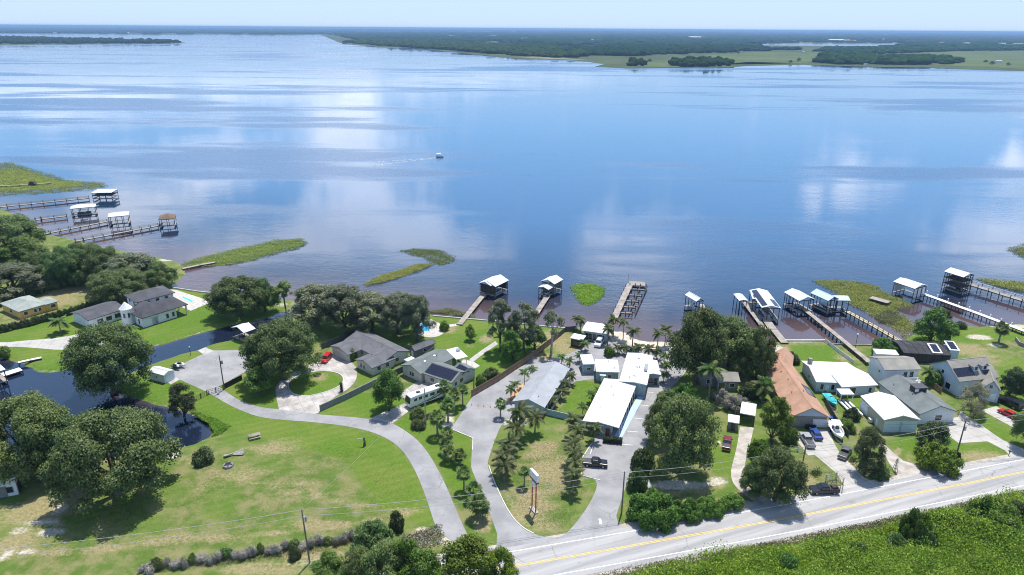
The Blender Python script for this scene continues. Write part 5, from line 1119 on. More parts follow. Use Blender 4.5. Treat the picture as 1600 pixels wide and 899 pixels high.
v = vol(h, (1533, 608), (1565, 614), (1566, 588), 3.2, 2.6, 'y', 'siding_blue', 'shingle_tan', .3); win(v, 'f', .45, 4.2, .7, .9); garage(v, 'f', .45, 3.0, 2.2)
h = house('pool_enclosure', 'dark screened pool enclosure on the lake side of the dormer house', (1450, 552), 'enclosure')
v = vol(h, (1412, 552), (1486, 556), (1462, 535), 2.9, .7, 'x', 'screen', 'screen', .1, thick=.08)
for i in range(7):
    for s_ in ('f',):
        x, y, yaw, sg = face(v, 'f', i / 6); piece('mullion', 'black_metal', h, vl(v, x, y - .06, 1.45), (.12, .12, 2.9), v.ang)
    X = v.w * i / 6; q0, q1 = vl(v, X, 0, v.eave + .14), vl(v, X, v.d / 2, v.eave + v.rise + .14); rod('roof_beam', 'black_metal', h, q0, q1, .07, 6); rod('roof_beam', 'black_metal', h, q1, vl(v, X, v.d, v.eave + .14), .07, 6)
for px0 in ((1461, 556), (1488, 552)):
    hh_ = house('solar_awning', 'white framed dark solar awning %s the screened pool' % ('at the near side of' if px0[0] < 1470 else 'at the far right of'), px0, 'awning')
    vv = vol(hh_, (px0[0] - 4, px0[1] - 4), (px0[0] + 12, px0[1] - 3), (px0[0] + 6, px0[1] - 13), 3.2, .9, 'shed', 'siding_blue', 'white', .1); panels(vv, .15, .85, .08, .92, 1, 2, lift=.06)
# -- sheds and barns on the left
h = house('white_shed', 'white metal shed with double doors beside the parking pad', (258, 598), 'shed')
v = vol(h, (256, 588), (272.6, 579.5), (250, 572), 2.3, .6, 'y', 'siding_white', 'metalroof_white', .12); 
for t_ in (.32, .68): door(v, 'f', t_, 'door_blue', 1.3, 2.0)
win(v, 'a', .5, 1.4, .5, .4); tag(sheet('shed_slab', 'concrete', [(262, 597), (276, 590), (281, 593.5), (267, 601)], .03), kind='structure')
h = house('field_barn', 'pale metal barn with brown openings cut by the left edge', (10, 790), 'barn'); v = vol(h, (-40, 760), (24, 748), (30, 733), 4.0, .5, 'shed', 'siding_white', 'metalroof_white', .3); win(v, 'f', .8, 1.5, 1.0, 1.2, frame='wood_brown'); win(v, 'b', .5, 1.2, 2.0, 2.2, frame='wood_brown'); garage(v, 'f', .4, 4, 2.6, 'stucco_grey')
# ================================================================ docks, boathouses, walls and fences
def dock(label, pxs, width=1.6, z=.35, deckm='wood_dock', rail=0, step=3.0, pile=.13, name='dock', railm='wood_grey', cap=False, ends=None, group=None):
    """a walkway on piles along ground pixels; rail = 0 none, 1 left, 2 right, 3 both"""
    q = [P(x, y, z) for x, y in pxs]; o = thing(name, label, 'dock', (q[0].x, q[0].y, 0), 0, group); org = o.location
    for a, b in zip(q, q[1:]):
        d = b - a; L = d.length; ang = math.atan2(d.y, d.x); n = Vector((-d.y, d.x, 0)).normalized(); mid = (a + b) / 2 - org
        MB().box((0, 0, 0), (L + .2, width, .14)).build('deck', deckm, o, (mid.x, mid.y, z), ang)
        for s_ in (-1, 1): piece('stringer', 'wood_dark', o, mid + n * (s_ * (width / 2 - .12)) + Vector((0, 0, -.2)), (L, .1, .25), ang)
        k = max(2, int(L / step) + 1)
        for i in range(k):
            c = a + d * (i / (k - 1)) - org
            for s_, bit in ((1, 1), (-1, 2)):
                top = z + 1.05 if rail & bit else z - .04
                rod('pile', 'wood_dark', o, c + n * (s_ * (width / 2 + .02)) + Vector((0, 0, -2.6 - z)), c + n * (s_ * (width / 2 + .02)) + Vector((0, 0, top - z)), pile)
        for s_, bit in ((1, 1), (-1, 2)):
            if rail & bit:
                for hz in (.55, 1.05): piece('rail', railm, o, mid + n * (s_ * (width / 2 + .02)) + Vector((0, 0, hz)), (L + .1, .12 if hz > 1 else .07, .09), ang)
    return o
def boathouse(label, A, B, C, eave=4.2, rise=1.0, ridge='x', roofm='metalroof_white', walls=None, deck=True, levels=0, thick=.14, extra=None, posts=4, boat=None, name='boathouse', legs='wood_dark', second=None):
    r_ = thing(name, label, 'boathouse', P(*A)); r_.location = P(A[0], A[1], eave).xy.to_3d()
    v = vol(r_, A, B, C, eave, rise, ridge, 'stucco_grey', roofm, .25, walls=False, thick=thick)
    w_, d_ = v.w, v.d
    for i in range(posts):
        X = .35 + (w_ - .7) * i / (posts - 1)
        for Y in (.35, d_ - .35): rod('post', legs, r_, vl(v, X, Y, -2.6), vl(v, X, Y, eave + .05), .13)
    for Y in (.35, d_ - .35): piece('beam', legs, r_, vl(v, w_ / 2, Y, eave - .12), (w_ - .4, .16, .26), v.ang)
    for X in (.35, w_ - .35): piece('beam', legs, r_, vl(v, X, d_ / 2, eave - .12), (.16, d_ - .6, .25), v.ang)
    if deck:
        for Y in (.6, d_ - .6): MB().box((0, 0, 0), (w_ - .2, 1.1, .14)).build('deck', 'wood_dock', r_, vl(v, w_ / 2, Y, .35), v.ang)
        for X in (.6, w_ - .6): MB().box((0, 0, 0), (1.0, d_ - 2.2, .14)).build('deck', 'wood_dock', r_, vl(v, X, d_ / 2, .352), v.ang)
    for lv in range(levels):
        zz = eave * (lv + 1) / (levels + 1) + .2
        MB().box((0, 0, 0), (w_ - .3, d_ - .3, .16)).build('upper_deck', 'wood_dark', r_, vl(v, w_ / 2, d_ / 2, zz), v.ang)
        for Y in (.35, d_ - .35):
            for q_ in (.55, 1.0): piece('rail', legs, r_, vl(v, w_ / 2, Y, zz + q_), (w_ - .5, .08, .1), v.ang)
        for i in range(posts - 1):
            X = .35 + (w_ - .7) * (i + .5) / (posts - 1); sp_ = (w_ - .7) / (posts - 1) * .42
            rod('brace', legs, r_, vl(v, X - sp_, .35, zz - 1.3), vl(v, X + sp_, .35, zz), .07, 6)
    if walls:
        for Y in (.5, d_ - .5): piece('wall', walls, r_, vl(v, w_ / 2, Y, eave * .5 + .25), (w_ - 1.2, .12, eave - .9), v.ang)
    v.thing = r_; return v
def hull(L=6.0, W_=2.3, Hh=1.1, n=9):
    """planing-hull boat: V-bottom, flared bow, recessed cockpit; bow towards +x"""
    st = []
    for i in range(n):
        t_ = i / (n - 1); x = -L / 2 + L * t_; ww = W_ / 2 * (1 - max(0, (t_ - .5) / .5) ** 2.3) + .02; kz = .42 * max(0, (t_ - .55) / .45) ** 2 * Hh + 0.0; sh_ = Hh * (.92 + .16 * t_ * t_)
        st.append([(x, 0, kz), (x, ww * .72, kz + .28 * Hh), (x, ww, sh_), (x, ww * .84, sh_ + .03), (x, ww * .78, (.45 if .08 < t_ < .72 else .93) * Hh), (x, 0, (.45 if .08 < t_ < .72 else .96) * Hh)])
    mb = MB(); k = 6
    for s_ in st:
        mb.v += s_ + [(p[0], -p[1], p[2]) for p in s_]
    for i in range(n - 1):
        a, b = i * 12, (i + 1) * 12
        for j in range(k - 1): mb.f += [(a + j, a + j + 1, b + j + 1, b + j), (a + 6 + j, b + 6 + j, b + 7 + j, a + 7 + j)]
    for a in (0, (n - 1) * 12):
        mb.f += [(a, a + 1, a + 2, a + 3, a + 4, a + 5), (a + 6, a + 11, a + 10, a + 9, a + 8, a + 7)]
    bm_ = mb; return bm_
def boat(name, label, loc, rz, L=6.0, hullm='gelcoat', deckm='gelcoat', top=None, z=0.0, group=None, seats='car_grey', cover=None):
    o = thing(name, label, 'boat', (loc[0], loc[1], z), rz, group); W_ = L * .36; Hh = .9 + L * .03
    mb = hull(L, W_, Hh); mb.build('hull', hullm, o, smooth=False)
    MB().box((-L * .03, 0, Hh * .8), (L * .16, W_ * .35, Hh * .7)).build('console', 'gelcoat', o, bevel=.05)
    MB().frustum((-L * .02, L * .06, -W_ * .17, W_ * .17), (-L * .02, L * .0, -W_ * .14, W_ * .14), Hh * 1.12, Hh * 1.55).build('windscreen', 'glass', o)
    for y in (-W_ * .16, W_ * .16): MB().box((-L * .18, y, Hh * .65), (.55, .5, .7)).build('seat', seats, o, bevel=.06)
    mo = MB().frustum((-L / 2 - .75, -L / 2 - .1, -.22, .22), (-L / 2 - .6, -L / 2 - .2, -.18, .18), Hh * .65, Hh * 1.35).build('outboard_motor', 'car_black', o); piece('leg', 'car_black', mo, (-L / 2 - .4, 0, Hh * .35), (.22, .12, Hh * .9))
    rl = [(L * .1, -W_ * .42, Hh * 1.25), (L * .3, -W_ * .33, Hh * 1.32), (L * .48, 0, Hh * 1.4), (L * .3, W_ * .33, Hh * 1.32), (L * .1, W_ * .42, Hh * 1.25)]; MB().tube(rl, .03, 5).build('bow_rail', 'steel', o)
    if top:
        MB().box((-L * .08, 0, Hh + 1.35), (L * .34, W_ * .72, .1)).build('canopy', top, o, bevel=.04)
        for sx_ in (-.2, .05):
            for sy_ in (-1, 1): rod('canopy_post', 'steel', o, (L * sx_, sy_ * W_ * .3, Hh * .6), (L * sx_, sy_ * W_ * .3, Hh + 1.33), .03, 6)
    if cover: MB().frustum((-L * .42, L * .22, -W_ * .40, W_ * .40), (-L * .3, L * .1, -W_ * .1, W_ * .1), Hh * .98, Hh * 1.45).build('cover', cover, o, bevel=.05)
    return o
def pontoon(name, label, loc, rz, L=6.5, canopy='car_blue', z=WL, group=None, side='car_grey'):
    o = thing(name, label, 'boat', (loc[0], loc[1], z), rz, group)
    for y in (-.9, .9): MB().tube([(-L / 2, y, .2), (L / 2 - .5, y, .2), (L / 2, y, .42)], [.33, .33, .05], 10).build('pontoon_tube', 'steel', o, smooth=True)
    piece('deck', 'offwhite', o, (-.1, 0, .62), (L * .95, 2.5, .14))
    for y in (-1.2, 1.2): piece('side_panel', side, o, (-.1, y, 1.05), (L * .9, .06, .7))
    for x in (-L * .3, L * .3): piece('seat', 'offwhite', o, (x, -.75, .95), (1.4, .7, .6))
    piece('console', 'gelcoat', o, (.2, .6, 1.1), (.7, .7, .9)); piece('canopy', canopy, o, (-L * .12, 0, 2.65), (L * .5, 2.4, .1))
    for sx_ in (-.34, .1):
        for sy_ in (-1.1, 1.1): rod('canopy_post', 'steel', o, (L * sx_, sy_, .7), (L * sx_, sy_, 2.62), .03, 6)
    return o
# ---- left group of docks
dock('long railed dock reaching the flat topped boathouse on the left', [(-30, 327), (11, 322.5), (139, 309.5)], 1.8, .5, rail=3, step=5)
v = boathouse('flat topped dark boathouse at the end of the upper left dock', (142, 302), (174, 301.5), (171, 296.5), 3.6, .2, 'shed', 'metalroof_white', levels=1)
dock('short railed dock to the blue shaded boathouse on the left', [(55, 344), (64, 342.5), (104, 337.5)], 1.8, .5, rail=3, step=4)
v = boathouse('white hip roofed boathouse sheltering a blue boat, left shore', (109, 327), (149, 323.5), (142, 320), 3.6, 1.2, 'hip', 'metalroof_white'); pontoon('pontoon_boat', 'blue canopied pontoon boat under the left hip roofed boathouse', v.thing.location + vl(v, v.w / 2, v.d / 2, 0), v.ang)
dock('railed wooden dock to the double hip boathouse, left shore', [(66, 366.5), (77.5, 364), (168, 346)], 1.8, .5, rail=3, step=4)
v = boathouse('white double hip roofed boathouse on tall posts, left shore', (168, 340), (201, 337), (196, 331.5), 4.0, 1.2, 'hip', 'metalroof_white')
dock('longest railed dock on the left shore, ending at a brown gazebo', [(118, 377), (130, 375), (248, 352.5)], 1.8, .5, rail=3, step=4)
v = boathouse('small gazebo with brown shingle roof at the dock end', (247, 344), (273, 342), (268, 336), 3.6, 1.6, 'hip', 'shingle_brown', posts=3)
dock('broken low pier standing in the left marsh', [(-30, 292), (30, 289.5), (79, 286)], 1.4, .2, rail=0, step=6)
sh_ = thing('pier_shelter', 'tiny dark collapsed shelter on the marsh pier', 'shelter', P(51, 288, .3)); MB().prism([(-2.2, 0), (2.2, 0), (1.2, 1.5), (-.6, 1.9)], 1, -1, 1).build('roof', 'wood_dark', sh_); rod('post', 'wood_dark', sh_, (-2, 0, -2), (-2, 0, 1.2), .12)
dock('low weathered pier along the marsh spit', [(285, 420), (312, 414), (335, 410)], 1.6, .2, rail=0, step=3)
# ---- middle docks
dock('grey plank dock leading to the first middle boathouse', [(718, 507), (735, 486), (757, 459)], 1.9, .35)
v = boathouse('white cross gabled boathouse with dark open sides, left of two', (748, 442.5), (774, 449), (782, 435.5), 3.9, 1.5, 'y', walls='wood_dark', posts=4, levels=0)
MB().prism([(0, 4.2), (2.6, 5.3), (5.2, 4.2), (5.2, 4.35), (2.6, 5.45), (0, 4.35)], 1, -1.5, 3).build('porch_roof', 'metalroof_white', v.thing, vl(v, .8, .6, 0), v.ang)
pontoon('pontoon_boat', 'dark pontoon boat inside the cross gabled boathouse', v.thing.location + vl(v, v.w / 2, v.d / 2, 0), v.ang + 1.57)
dock('grey plank dock leading to the small two roofed boathouse', [(838, 490), (842.5, 482.5), (862, 453)], 1.9, .35)
v = boathouse('small boathouse with white gable and lower lean-to roof', (845, 440), (866.5, 445), (871, 435.5), 4.1, 1.2, 'y', posts=3, walls='wood_grey')
v2 = boathouse('low pale lean-to canopy in front of the small gabled boathouse', (840, 449.5), (857, 453.5), (862, 446.5), 3.0, .7, 'y', posts=3, name='boat_canopy')
boat('motor_boat', 'white motor boat under the low lean-to canopy', v2.thing.location + vl(v2, v2.w / 2, v2.d / 2, 0), v2.ang + 1.57, 5, z=WL + .1)
sd_ = dock('long open slip dock with finger piers at the motel beach', [(960, 497), (972, 470), (985, 443.5)], 2.2, .4, 'wood_dock')
org = sd_.location
for i in range(5):
    yy = 452 + i * 9.2; xl = 985 - (yy - 443.5) * .47 + 3; a, b = P(xl, yy, .3) - org, P(xl + 24 - i * .6, yy + 1.2, .3) - org; d_ = b - a; mid = (a + b) / 2
    piece('finger_pier', 'wood_dock', sd_, (mid.x, mid.y, .42), (d_.length, .55, .12), math.atan2(d_.y, d_.x)); piece('crossbeam', 'wood_dark', sd_, (mid.x, mid.y - .5, .2), (d_.length, .2, .3), math.atan2(d_.y, d_.x))
    for f_ in (.15, .5, .98): rod('pile', 'wood_dark', sd_, a + d_ * f_ + Vector((0, 0, -3)), a + d_ * f_ + Vector((0, 0, .7)), .15)
for f0, f1 in ((.52, .52), (.98, .98)):
    a = P(985 + 3 + 24 * f0, 447, .3) - org; b = P(985 - 37 * .47 + 3 + 22 * f1, 490, .3) - org; d_ = b - a; mid = (a + b) / 2; piece('catwalk', 'wood_dark', sd_, (mid.x, mid.y, .18), (d_.length, .35, .2), math.atan2(d_.y, d_.x))
a, b = P(983, 442.5, .4) - org, P(1008, 444, .4) - org; d_ = b - a; piece('end_deck', 'wood_dock', sd_, ((a + b) / 2).xy.to_3d() + Vector((0, 0, .40)), (d_.length, 4.2, .16), math.atan2(d_.y, d_.x))
for f_ in (0, .33, .66, 1): rod('pile', 'wood_dark', sd_, a + d_ * f_ + Vector((0, -2, -3)), a + d_ * f_ + Vector((0, -2, .7)), .16)
rod('lamp_post', 'steel', sd_, a + Vector((-.3, 1, 0)), a + Vector((-.3, 1, 3.4)), .08); a = P(985, 444, .4) - org
for i in range(8): c = P(960.5 + i * 3.05, 494 - i * 6.6, .4) - org; rod('mooring_post', 'wood_dark', sd_, c + Vector((-1.0, 0, -3)), c + Vector((-1.0, 0, 1.0)), .1)
dock('short plank dock behind the lakefront oaks', [(1113, 508), (1102.5, 491), (1096, 476)], 1.7, .35)
v = boathouse('single white gable boathouse above the lakefront oaks', (1088, 472), (1101, 470), (1086, 459), 4.2, 1.0, 'y', posts=3); boat('motor_boat', 'white boat hanging under the single white boathouse', v.thing.location + vl(v, v.w / 2, v.d / 2, 0), v.ang + 1.57, 5.5, z=.6)
dock('narrow dock beside the small white topped lift', [(1195, 515), (1187, 504), (1163, 472.5)], 1.6, .35); dock('second narrow catwalk parallel to the lift dock', [(1203, 515), (1193, 500), (1169, 474)], .8, .35)
v = boathouse('small flat white roofed boat lift left of the solar boathouse', (1155, 470.6), (1169, 470.6), (1162.5, 460), 4.0, .3, 'y', posts=3, deck=False)
v = boathouse('large white boathouse roof carrying dark solar panels', (1190, 481.5), (1220.6, 482.5), (1202, 455), 4.6, .8, 'y', posts=4); panels(v, .06, .34, .06, .94, 2, 7); panels(v, .68, .94, .04, .42, 2, 3)
v2 = boathouse('low white roof wing attached left of the solar boathouse', (1176, 468), (1190, 469), (1184, 455), 4.4, .3, 'y', posts=3, deck=False, name='boat_canopy'); panels(v2, .15, .85, .1, .9, 2, 5)
pontoon('pontoon_boat', 'dark pontoon boat moored under the solar boathouse', v.thing.location + vl(v, v.w / 2, v.d * .35, 0), v.ang + 1.57, 7.5, 'car_grey')
dock('wide grey dock running from the terracotta house to the solar boathouse', [(1226, 536), (1210, 516), (1195, 496)], 2.2, .4)
dock('long grey dock with dark piles to the white double roofed boathouse', [(1358, 566), (1350, 558.5), (1300, 518), (1251, 479)], 1.6, 1.1, step=2.2)
v = boathouse('white boathouse with stepped gable roofs and open deck', (1249, 471), (1274, 468.5), (1253, 454.5), 4.6, 1.2, 'y', posts=4); v2 = boathouse('lower white roof step on the left of the stepped boathouse', (1239, 465), (1253, 464), (1245, 457), 4.2, .6, 'y', posts=3, name='boat_canopy')
dock('golden boardwalk with rail leading to the green roofed boathouse', [(1412, 537), (1400, 529), (1360, 506), (1320, 484.5)], 1.9, 1.1, 'wood_dock_new', rail=1, step=2.0, railm='wood_dark')
v = boathouse('pale green roofed boathouse with crossing gables', (1294, 471), (1312, 468), (1290, 454.5), 4.6, 1.2, 'y', 'metalroof_green', posts=4); v2 = boathouse('pale green side roof of the crossing gable boathouse', (1306, 470), (1329, 470.5), (1325, 462.5), 4.4, .8, 'x', 'metalroof_green', posts=3, name='boat_canopy')
pontoon('pontoon_boat', 'pontoon boat in the green roofed boathouse', v.thing.location + vl(v, v.w / 2, v.d / 2, 0), v.ang + 1.57, 7, 'car_grey')
v = boathouse('grey walled boathouse with white gable roof, right shore', (1429.5, 452), (1450, 447), (1413, 436.5), 4.4, 1.0, 'y', 'metalroof_white', walls='siding_white', posts=4)
dock('white capped dock with posts reaching the grey walled boathouse', [(1620, 524), (1600, 517), (1520, 487), (1442, 459)], 1.8, 1.3, rail=0, step=2.6, deckm='offwhite')
org_ = P(1620, 524, .8)
for i in range(9):
    c = P(1448 + i * 16.5, 459 + i * 6.2, 1.3); b_ = thing('dock_light', 'white dock light, %s from the grey boathouse' % ordinal(i), 'lamp', c, 0, 'dock lights on the white capped dock'); piece('post', 'white', b_, (0, 0, .5), (.13, .13, 1.0)); piece('cap', 'white', b_, (0, 0, 1.05), (.3, .3, .16))
v = boathouse('tall two level boathouse with white roof and dark lattice posts', (1505.7, 434), (1523.5, 429.8), (1493, 420.6), 6.6, 1.0, 'y', 'metalroof_white', posts=5, levels=2)
pontoon('pontoon_boat', 'pontoon boat in the tall two level boathouse', v.thing.location + vl(v, v.w / 2, v.d / 2, 0), v.ang + 1.57, 7, 'car_grey')
dock('wide railed dock to the tall two level boathouse', [(1640, 482), (1600, 470), (1515, 444)], 2.6, 1.3, rail=3, step=3.2, railm='offwhite')
dock('weathered grey platform alone in the right marsh', [(1361, 465), (1389, 472.5)], 3.0, .6, step=2.4, name='platform')
# canal boathouses
v = boathouse('white gabled boathouse at the canal by the parking pad', (361, 512.5), (381, 521), (398, 513.5), 3.4, 1.1, 'y', 'metalroof_white', posts=3)
v = boathouse('white flat roofed boathouse cut by the left edge of the canal', (-30, 590), (9, 578), (28, 559), 3.6, .25, 'shed', 'metalroof_white', posts=4)
dock('white floating platform beside the left canal boathouse', [(4, 586), (32, 577)], 2.6, .2, 'offwhite', name='platform'); dock('white gangway from the estate lawn to the canal boathouse', [(64, 559), (47, 562.5), (29, 566.5)], 1.1, .55, 'offwhite', step=4)

# ---- walls, fences
def fence(name, label, pxs, h=1.8, m='wood_fence', panel=2.4, postm=None, t=.08, posts=True, cat='fence', rails=False):
    q = [P(x, y) for x, y in pxs]; o = thing(name, label, cat, q[0]); org = o.location
    for a, b in zip(q, q[1:]):
        d = b - a; L = d.length; k = max(1, round(L / panel)); ang = math.atan2(d.y, d.x)
        me = None
        for i in range(k):
            c = a + d * ((i + .5) / k) - org
            if rails:
                for hz in (.25, .65, 1.0): piece('rail', m, o, c + Vector((0, 0, h * hz)), (L / k, .05, .06), ang)
                for j in range(4): piece('picket', m, o, c + d.normalized() * ((j - 1.5) * L / k / 4) + Vector((0, 0, h * .5)), (.04, .04, h), ang)
            else:
                if me is None: me = MB().box((0, 0, 0), (L / k - .06, t, h)).mesh('panel', m)
                p_ = bpy.data.objects.new('panel', me); p_.location = c + Vector((0, 0, h / 2)); p_.rotation_euler = (0, 0, ang); link(p_, o)
        if posts:
            for i in range(k + 1): piece('post', postm or m, o, a + d * (i / k) - org + Vector((0, 0, h / 2 + .05)), (.16, .16, h + .12), ang)
    return o
fence('boundary_wall', 'grey boundary wall between the circular drive and motorhome lawn', [(500, 643), (546, 622), (600, 595)], 1.7, 'stucco_grey', 4.0, t=.25, posts=False, cat='wall')
fence('boundary_wall', 'grey boundary wall continuing behind the round tree to the shed', [(600, 595), (650, 572), (678, 551)], 1.8, 'wood_fence_grey', 4.0, t=.2, posts=False, cat='wall')
fence('boundary_fence', 'dark fence above the grey shingled house under the grove', [(503, 546), (540, 531), (572, 515)], 1.9, 'wood_fence_grey')
fence('wooden_fence', 'long brown wooden fence along the motel drive', [(737, 620), (780, 595), (830, 561), (856, 541), (872, 528)], 1.9, 'wood_fence', 2.4)
fence('dark_fence', 'dark upper end of the brown fence at the lake lawn', [(872, 528), (884, 518), (899, 517)], 1.6, 'wood_fence_grey', 2.4)
fence('low_fence', 'low grey wooden fence beside the round shrub near the fan palms', [(664, 657), (680, 650)], 1.5, 'wood_fence', 2.4)
fence('court_fence', 'teal screen wall between the two motel blocks', [(852, 648), (885, 656), (913, 668)], 1.7, 'stucco_teal', 3.0, t=.15, posts=False, cat='wall')
fence('hedge_wall', 'low white wall along the inner motel court', [(862, 640), (884, 606), (896, 588)], .8, 'stucco_white', 3.0, t=.2, posts=False, cat='wall')
fence('metal_fence', 'black metal picket fence beside the driveway gate', [(304, 628), (324, 618)], 1.4, 'black_metal', 2.2, rails=True)
fence('driveway_gate', 'black metal driveway gate standing across the lane', [(326, 617), (349, 610)], 1.4, 'black_metal', 2.2, rails=True, cat='gate')
fence('dark_screen_fence', 'dark screened fence between the gate and round tree', [(351, 608), (378, 594)], 1.5, 'screen', 2.4)
fence('white_fence', 'white fence running from the bulkhead toward the white roofed house', [(1289, 534), (1310, 551), (1333, 568)], 1.1, 'offwhite', 2.4)
fence('side_fence', 'grey wooden fence beside the white boat on its trailer', [(1289, 632), (1306, 662), (1325, 684)], 1.7, 'wood_fence_grey', 2.4)
fence('patio_fence', 'brown wooden fence pieces between the two storey and dormer houses', [(1452, 602), (1470, 616)], 1.7, 'wood_brown', 2.4)
fence('mesh_fence', 'thin wire fence and gate curving behind the utility truck', [(1290, 752), (1306, 748), (1317, 757), (1315, 770)], 1.5, 'steel', 2.0, rails=True)
fence('mesh_fence', 'short wire fence left of the silver pickup', [(1234, 704), (1258, 708)], 1.3, 'steel', 2.0, rails=True)
fence('bulkhead', 'pale wooden bulkhead below the green lakeside lawn', [(1226, 533.5), (1290, 533.5)], .5, 'offwhite', 3.0, t=.4, posts=False, cat='bulkhead')
fence('bulkhead', 'pale bulkhead edge along the lawn left of the round shrub', [(1294, 538.5), (1340, 540), (1362, 540.5)], .35, 'wood_grey', 3.0, t=.3, posts=False, cat='bulkhead')
fence('bulkhead', 'sandy coloured seawall edging the lawn below the grove', [(677, 494.5), (724, 498.5), (790, 504.5), (858, 511.5), (886, 514)], .35, 'kerb', 3.0, t=.3, posts=False, cat='seawall')
fence('garden_wall', 'curved dark brick garden wall at the right edge by the shore', [(1586, 532), (1592, 540), (1606, 545), (1630, 548)], 1.2, 'brick_grey', 2.0, t=.3, posts=False, cat='wall')
fence('seawall', 'low white seawall edging the estate lawn', [(270, 450.5), (313, 457), (357, 461)], .4, 'kerb', 3.0, t=.3, posts=False, cat='seawall')
# ================================================================ vehicles
WHL = MB().tube([(0, -.12, 0), (0, .12, 0)], .36, 14).mesh('tyre', 'rubber', .03); RIM = MB().tube([(0, -.13, 0), (0, .13, 0)], .2, 10).mesh('rim', 'rim')
def wheel(o, x, y, r=.36):
    t_ = bpy.data.objects.new('wheel', WHL); t_.location = (x, y, r); t_.scale = (r / .36,) * 3; link(t_, o); q = bpy.data.objects.new('rim', RIM); link(q, t_)
def place(rear, front):
    a, b = P(*rear), P(*front); d = b - a; return (a + b) / 2, math.atan2(d.y, d.x), d.length
def vehicle(name, label, kind, rear, front, paint, L=None, group=None):
    c, ang, ln = place(rear, front); L = L or ln; k = L / {'pickup': 5.7, 'suv': 5.0, 'sedan': 4.7}[kind]
    o = thing(name, label, {'pickup': 'pickup truck', 'suv': 'van', 'sedan': 'car'}[kind], (c.x, c.y, .03), ang, group); o.scale = (k, k * .5 + .5, k * .5 + .5)
    if kind == 'pickup':
        prof = [(-2.85, .45), (2.75, .42), (2.85, .6), (2.82, .98), (2.7, 1.08), (1.25, 1.16), (-.75, 1.16), (-2.85, 1.16)]; hw = .98; cab = ((-.85, 1.35, -.93, .93), (-.6, .62, -.76, .76), 1.14, 1.86); ws = (1.85, -1.75)
    elif kind == 'suv':
        prof = [(-2.5, .42), (2.4, .4), (2.5, .6), (2.45, .95), (2.3, 1.06), (1.2, 1.16), (-2.45, 1.16), (-2.52, .8)]; hw = .98; cab = ((-2.45, 1.45, -.93, .93), (-2.2, .65, -.76, .76), 1.14, 1.86); ws = (1.5, -1.5)
    else:
        prof = [(-2.35, .4), (2.3, .36), (2.36, .55), (2.25, .78), (1.1, .93), (-1.5, .98), (-2.3, .92), (-2.38, .65)]; hw = .9; cab = ((-1.7, 1.15, -.84, .84), (-1.05, .3, -.66, .66), .92, 1.42); ws = (1.42, -1.4)
    MB().prism(prof, 1, -hw, hw).build('body', paint, o, bevel=.07)
    b0, b1, z0, z1 = cab; MB().frustum(b0, b1, z0, z1).build('cabin', paint, o, bevel=.05)
    lerp = lambda t_: [b0[i] + (b1[i] - b0[i]) * t_ for i in range(4)]; lo, hi = lerp(.12), lerp(.86); za, zb = z0 + (z1 - z0) * .12, z0 + (z1 - z0) * .86; e = .035
    def pane(nm, q, nrm):
        n_ = Vector(nrm) * e; q = [Vector(p) + n_ for p in q]; MB().prism([(0, 0), (1, 0), (1, 1), (0, 1)], 2, 0, 1) if False else None
        mb = MB(); cc = [p - n_ * .6 for p in q]; mb.v = [tuple(p) for p in q + cc]; mb.f = [(0, 1, 2, 3), (7, 6, 5, 4)] + [(i, (i + 1) % 4, 4 + (i + 1) % 4, 4 + i) for i in range(4)]; mb.build(nm, 'glass', o)
    pane('windscreen', [(lo[1], lo[2] + .1, za), (lo[1], lo[3] - .1, za), (hi[1], hi[3] - .08, zb), (hi[1], hi[2] + .08, zb)], (1, 0, .3)); pane('rear_window', [(lo[0], lo[3] - .1, za), (lo[0], lo[2] + .1, za), (hi[0], hi[2] + .08, zb), (hi[0], hi[3] - .08, zb)], (-1, 0, .3))
    for i, y_ in ((2, -1), (3, 1)):
        m0, m1 = (lo[0] + lo[1]) / 2, (hi[0] + hi[1]) / 2
        for (xa, xb, xc, xd) in ((lo[0] + .12, m0 - .06, m1 - .05, hi[0] + .08), (m0 + .06, lo[1] - .15, hi[1] - .1, m1 + .05)): pane('side_window', [(xa, lo[i], za), (xb, lo[i], za), (xc, hi[i], zb), (xd, hi[i], zb)], (0, y_, .2))
    if kind == 'pickup':
        piece('truck_bed', 'car_grey', o, (-1.85, 0, 1.165), (1.8, 1.6, .03)); piece('tailgate', paint, o, (-2.86, 0, .9), (.06, 1.7, .5))
    for x in ws:
        for y in (-hw + .1, hw - .1): wheel(o, x, y)
    fx = prof[2][0]; 
    for y in (-.65, .65): piece('headlight', 'lamp_clear', o, (fx - .05, y, .8 if kind != 'sedan' else .66), (.14, .36, .18)); piece('tail_light', 'lamp_red', o, (prof[0][0] + .0, y * 1.25, .9), (.1, .16, .28))
    piece('front_bumper', 'steel' if kind == 'pickup' else paint, o, (fx - .02, 0, .5), (.16, 1.8, .2)); piece('rear_bumper', 'steel' if kind == 'pickup' else paint, o, (prof[0][0] - .03, 0, .5), (.14, 1.75, .2))
    for y in (-hw - .12, hw + .12): piece('mirror', paint, o, (b0[1] - .35, y, z0 + .12), (.12, .22, .18))
    return o
vehicle('pickup_truck', 'shiny black pickup truck parked beside the right palm row', 'pickup', (910, 726), (949, 729), 'car_black')
vehicle('van', 'white van parked near the beach pavilion', 'suv', (939.5, 533), (932.5, 545), 'car_white', 5.2)
vehicle('pickup_truck', 'silver pickup truck on the concrete drive with grey bed', 'pickup', (1268, 703), (1253, 680), 'car_silver', 5.8)
vehicle('car', 'blue car parked between the silver pickup and the boat', 'sedan', (1280, 691), (1268.5, 672), 'car_blue', 4.8)
vehicle('pickup_truck', 'dark grey pickup parked in front of the boat trailer', 'pickup', (1314.5, 719), (1325, 704), 'car_grey', 5.2)
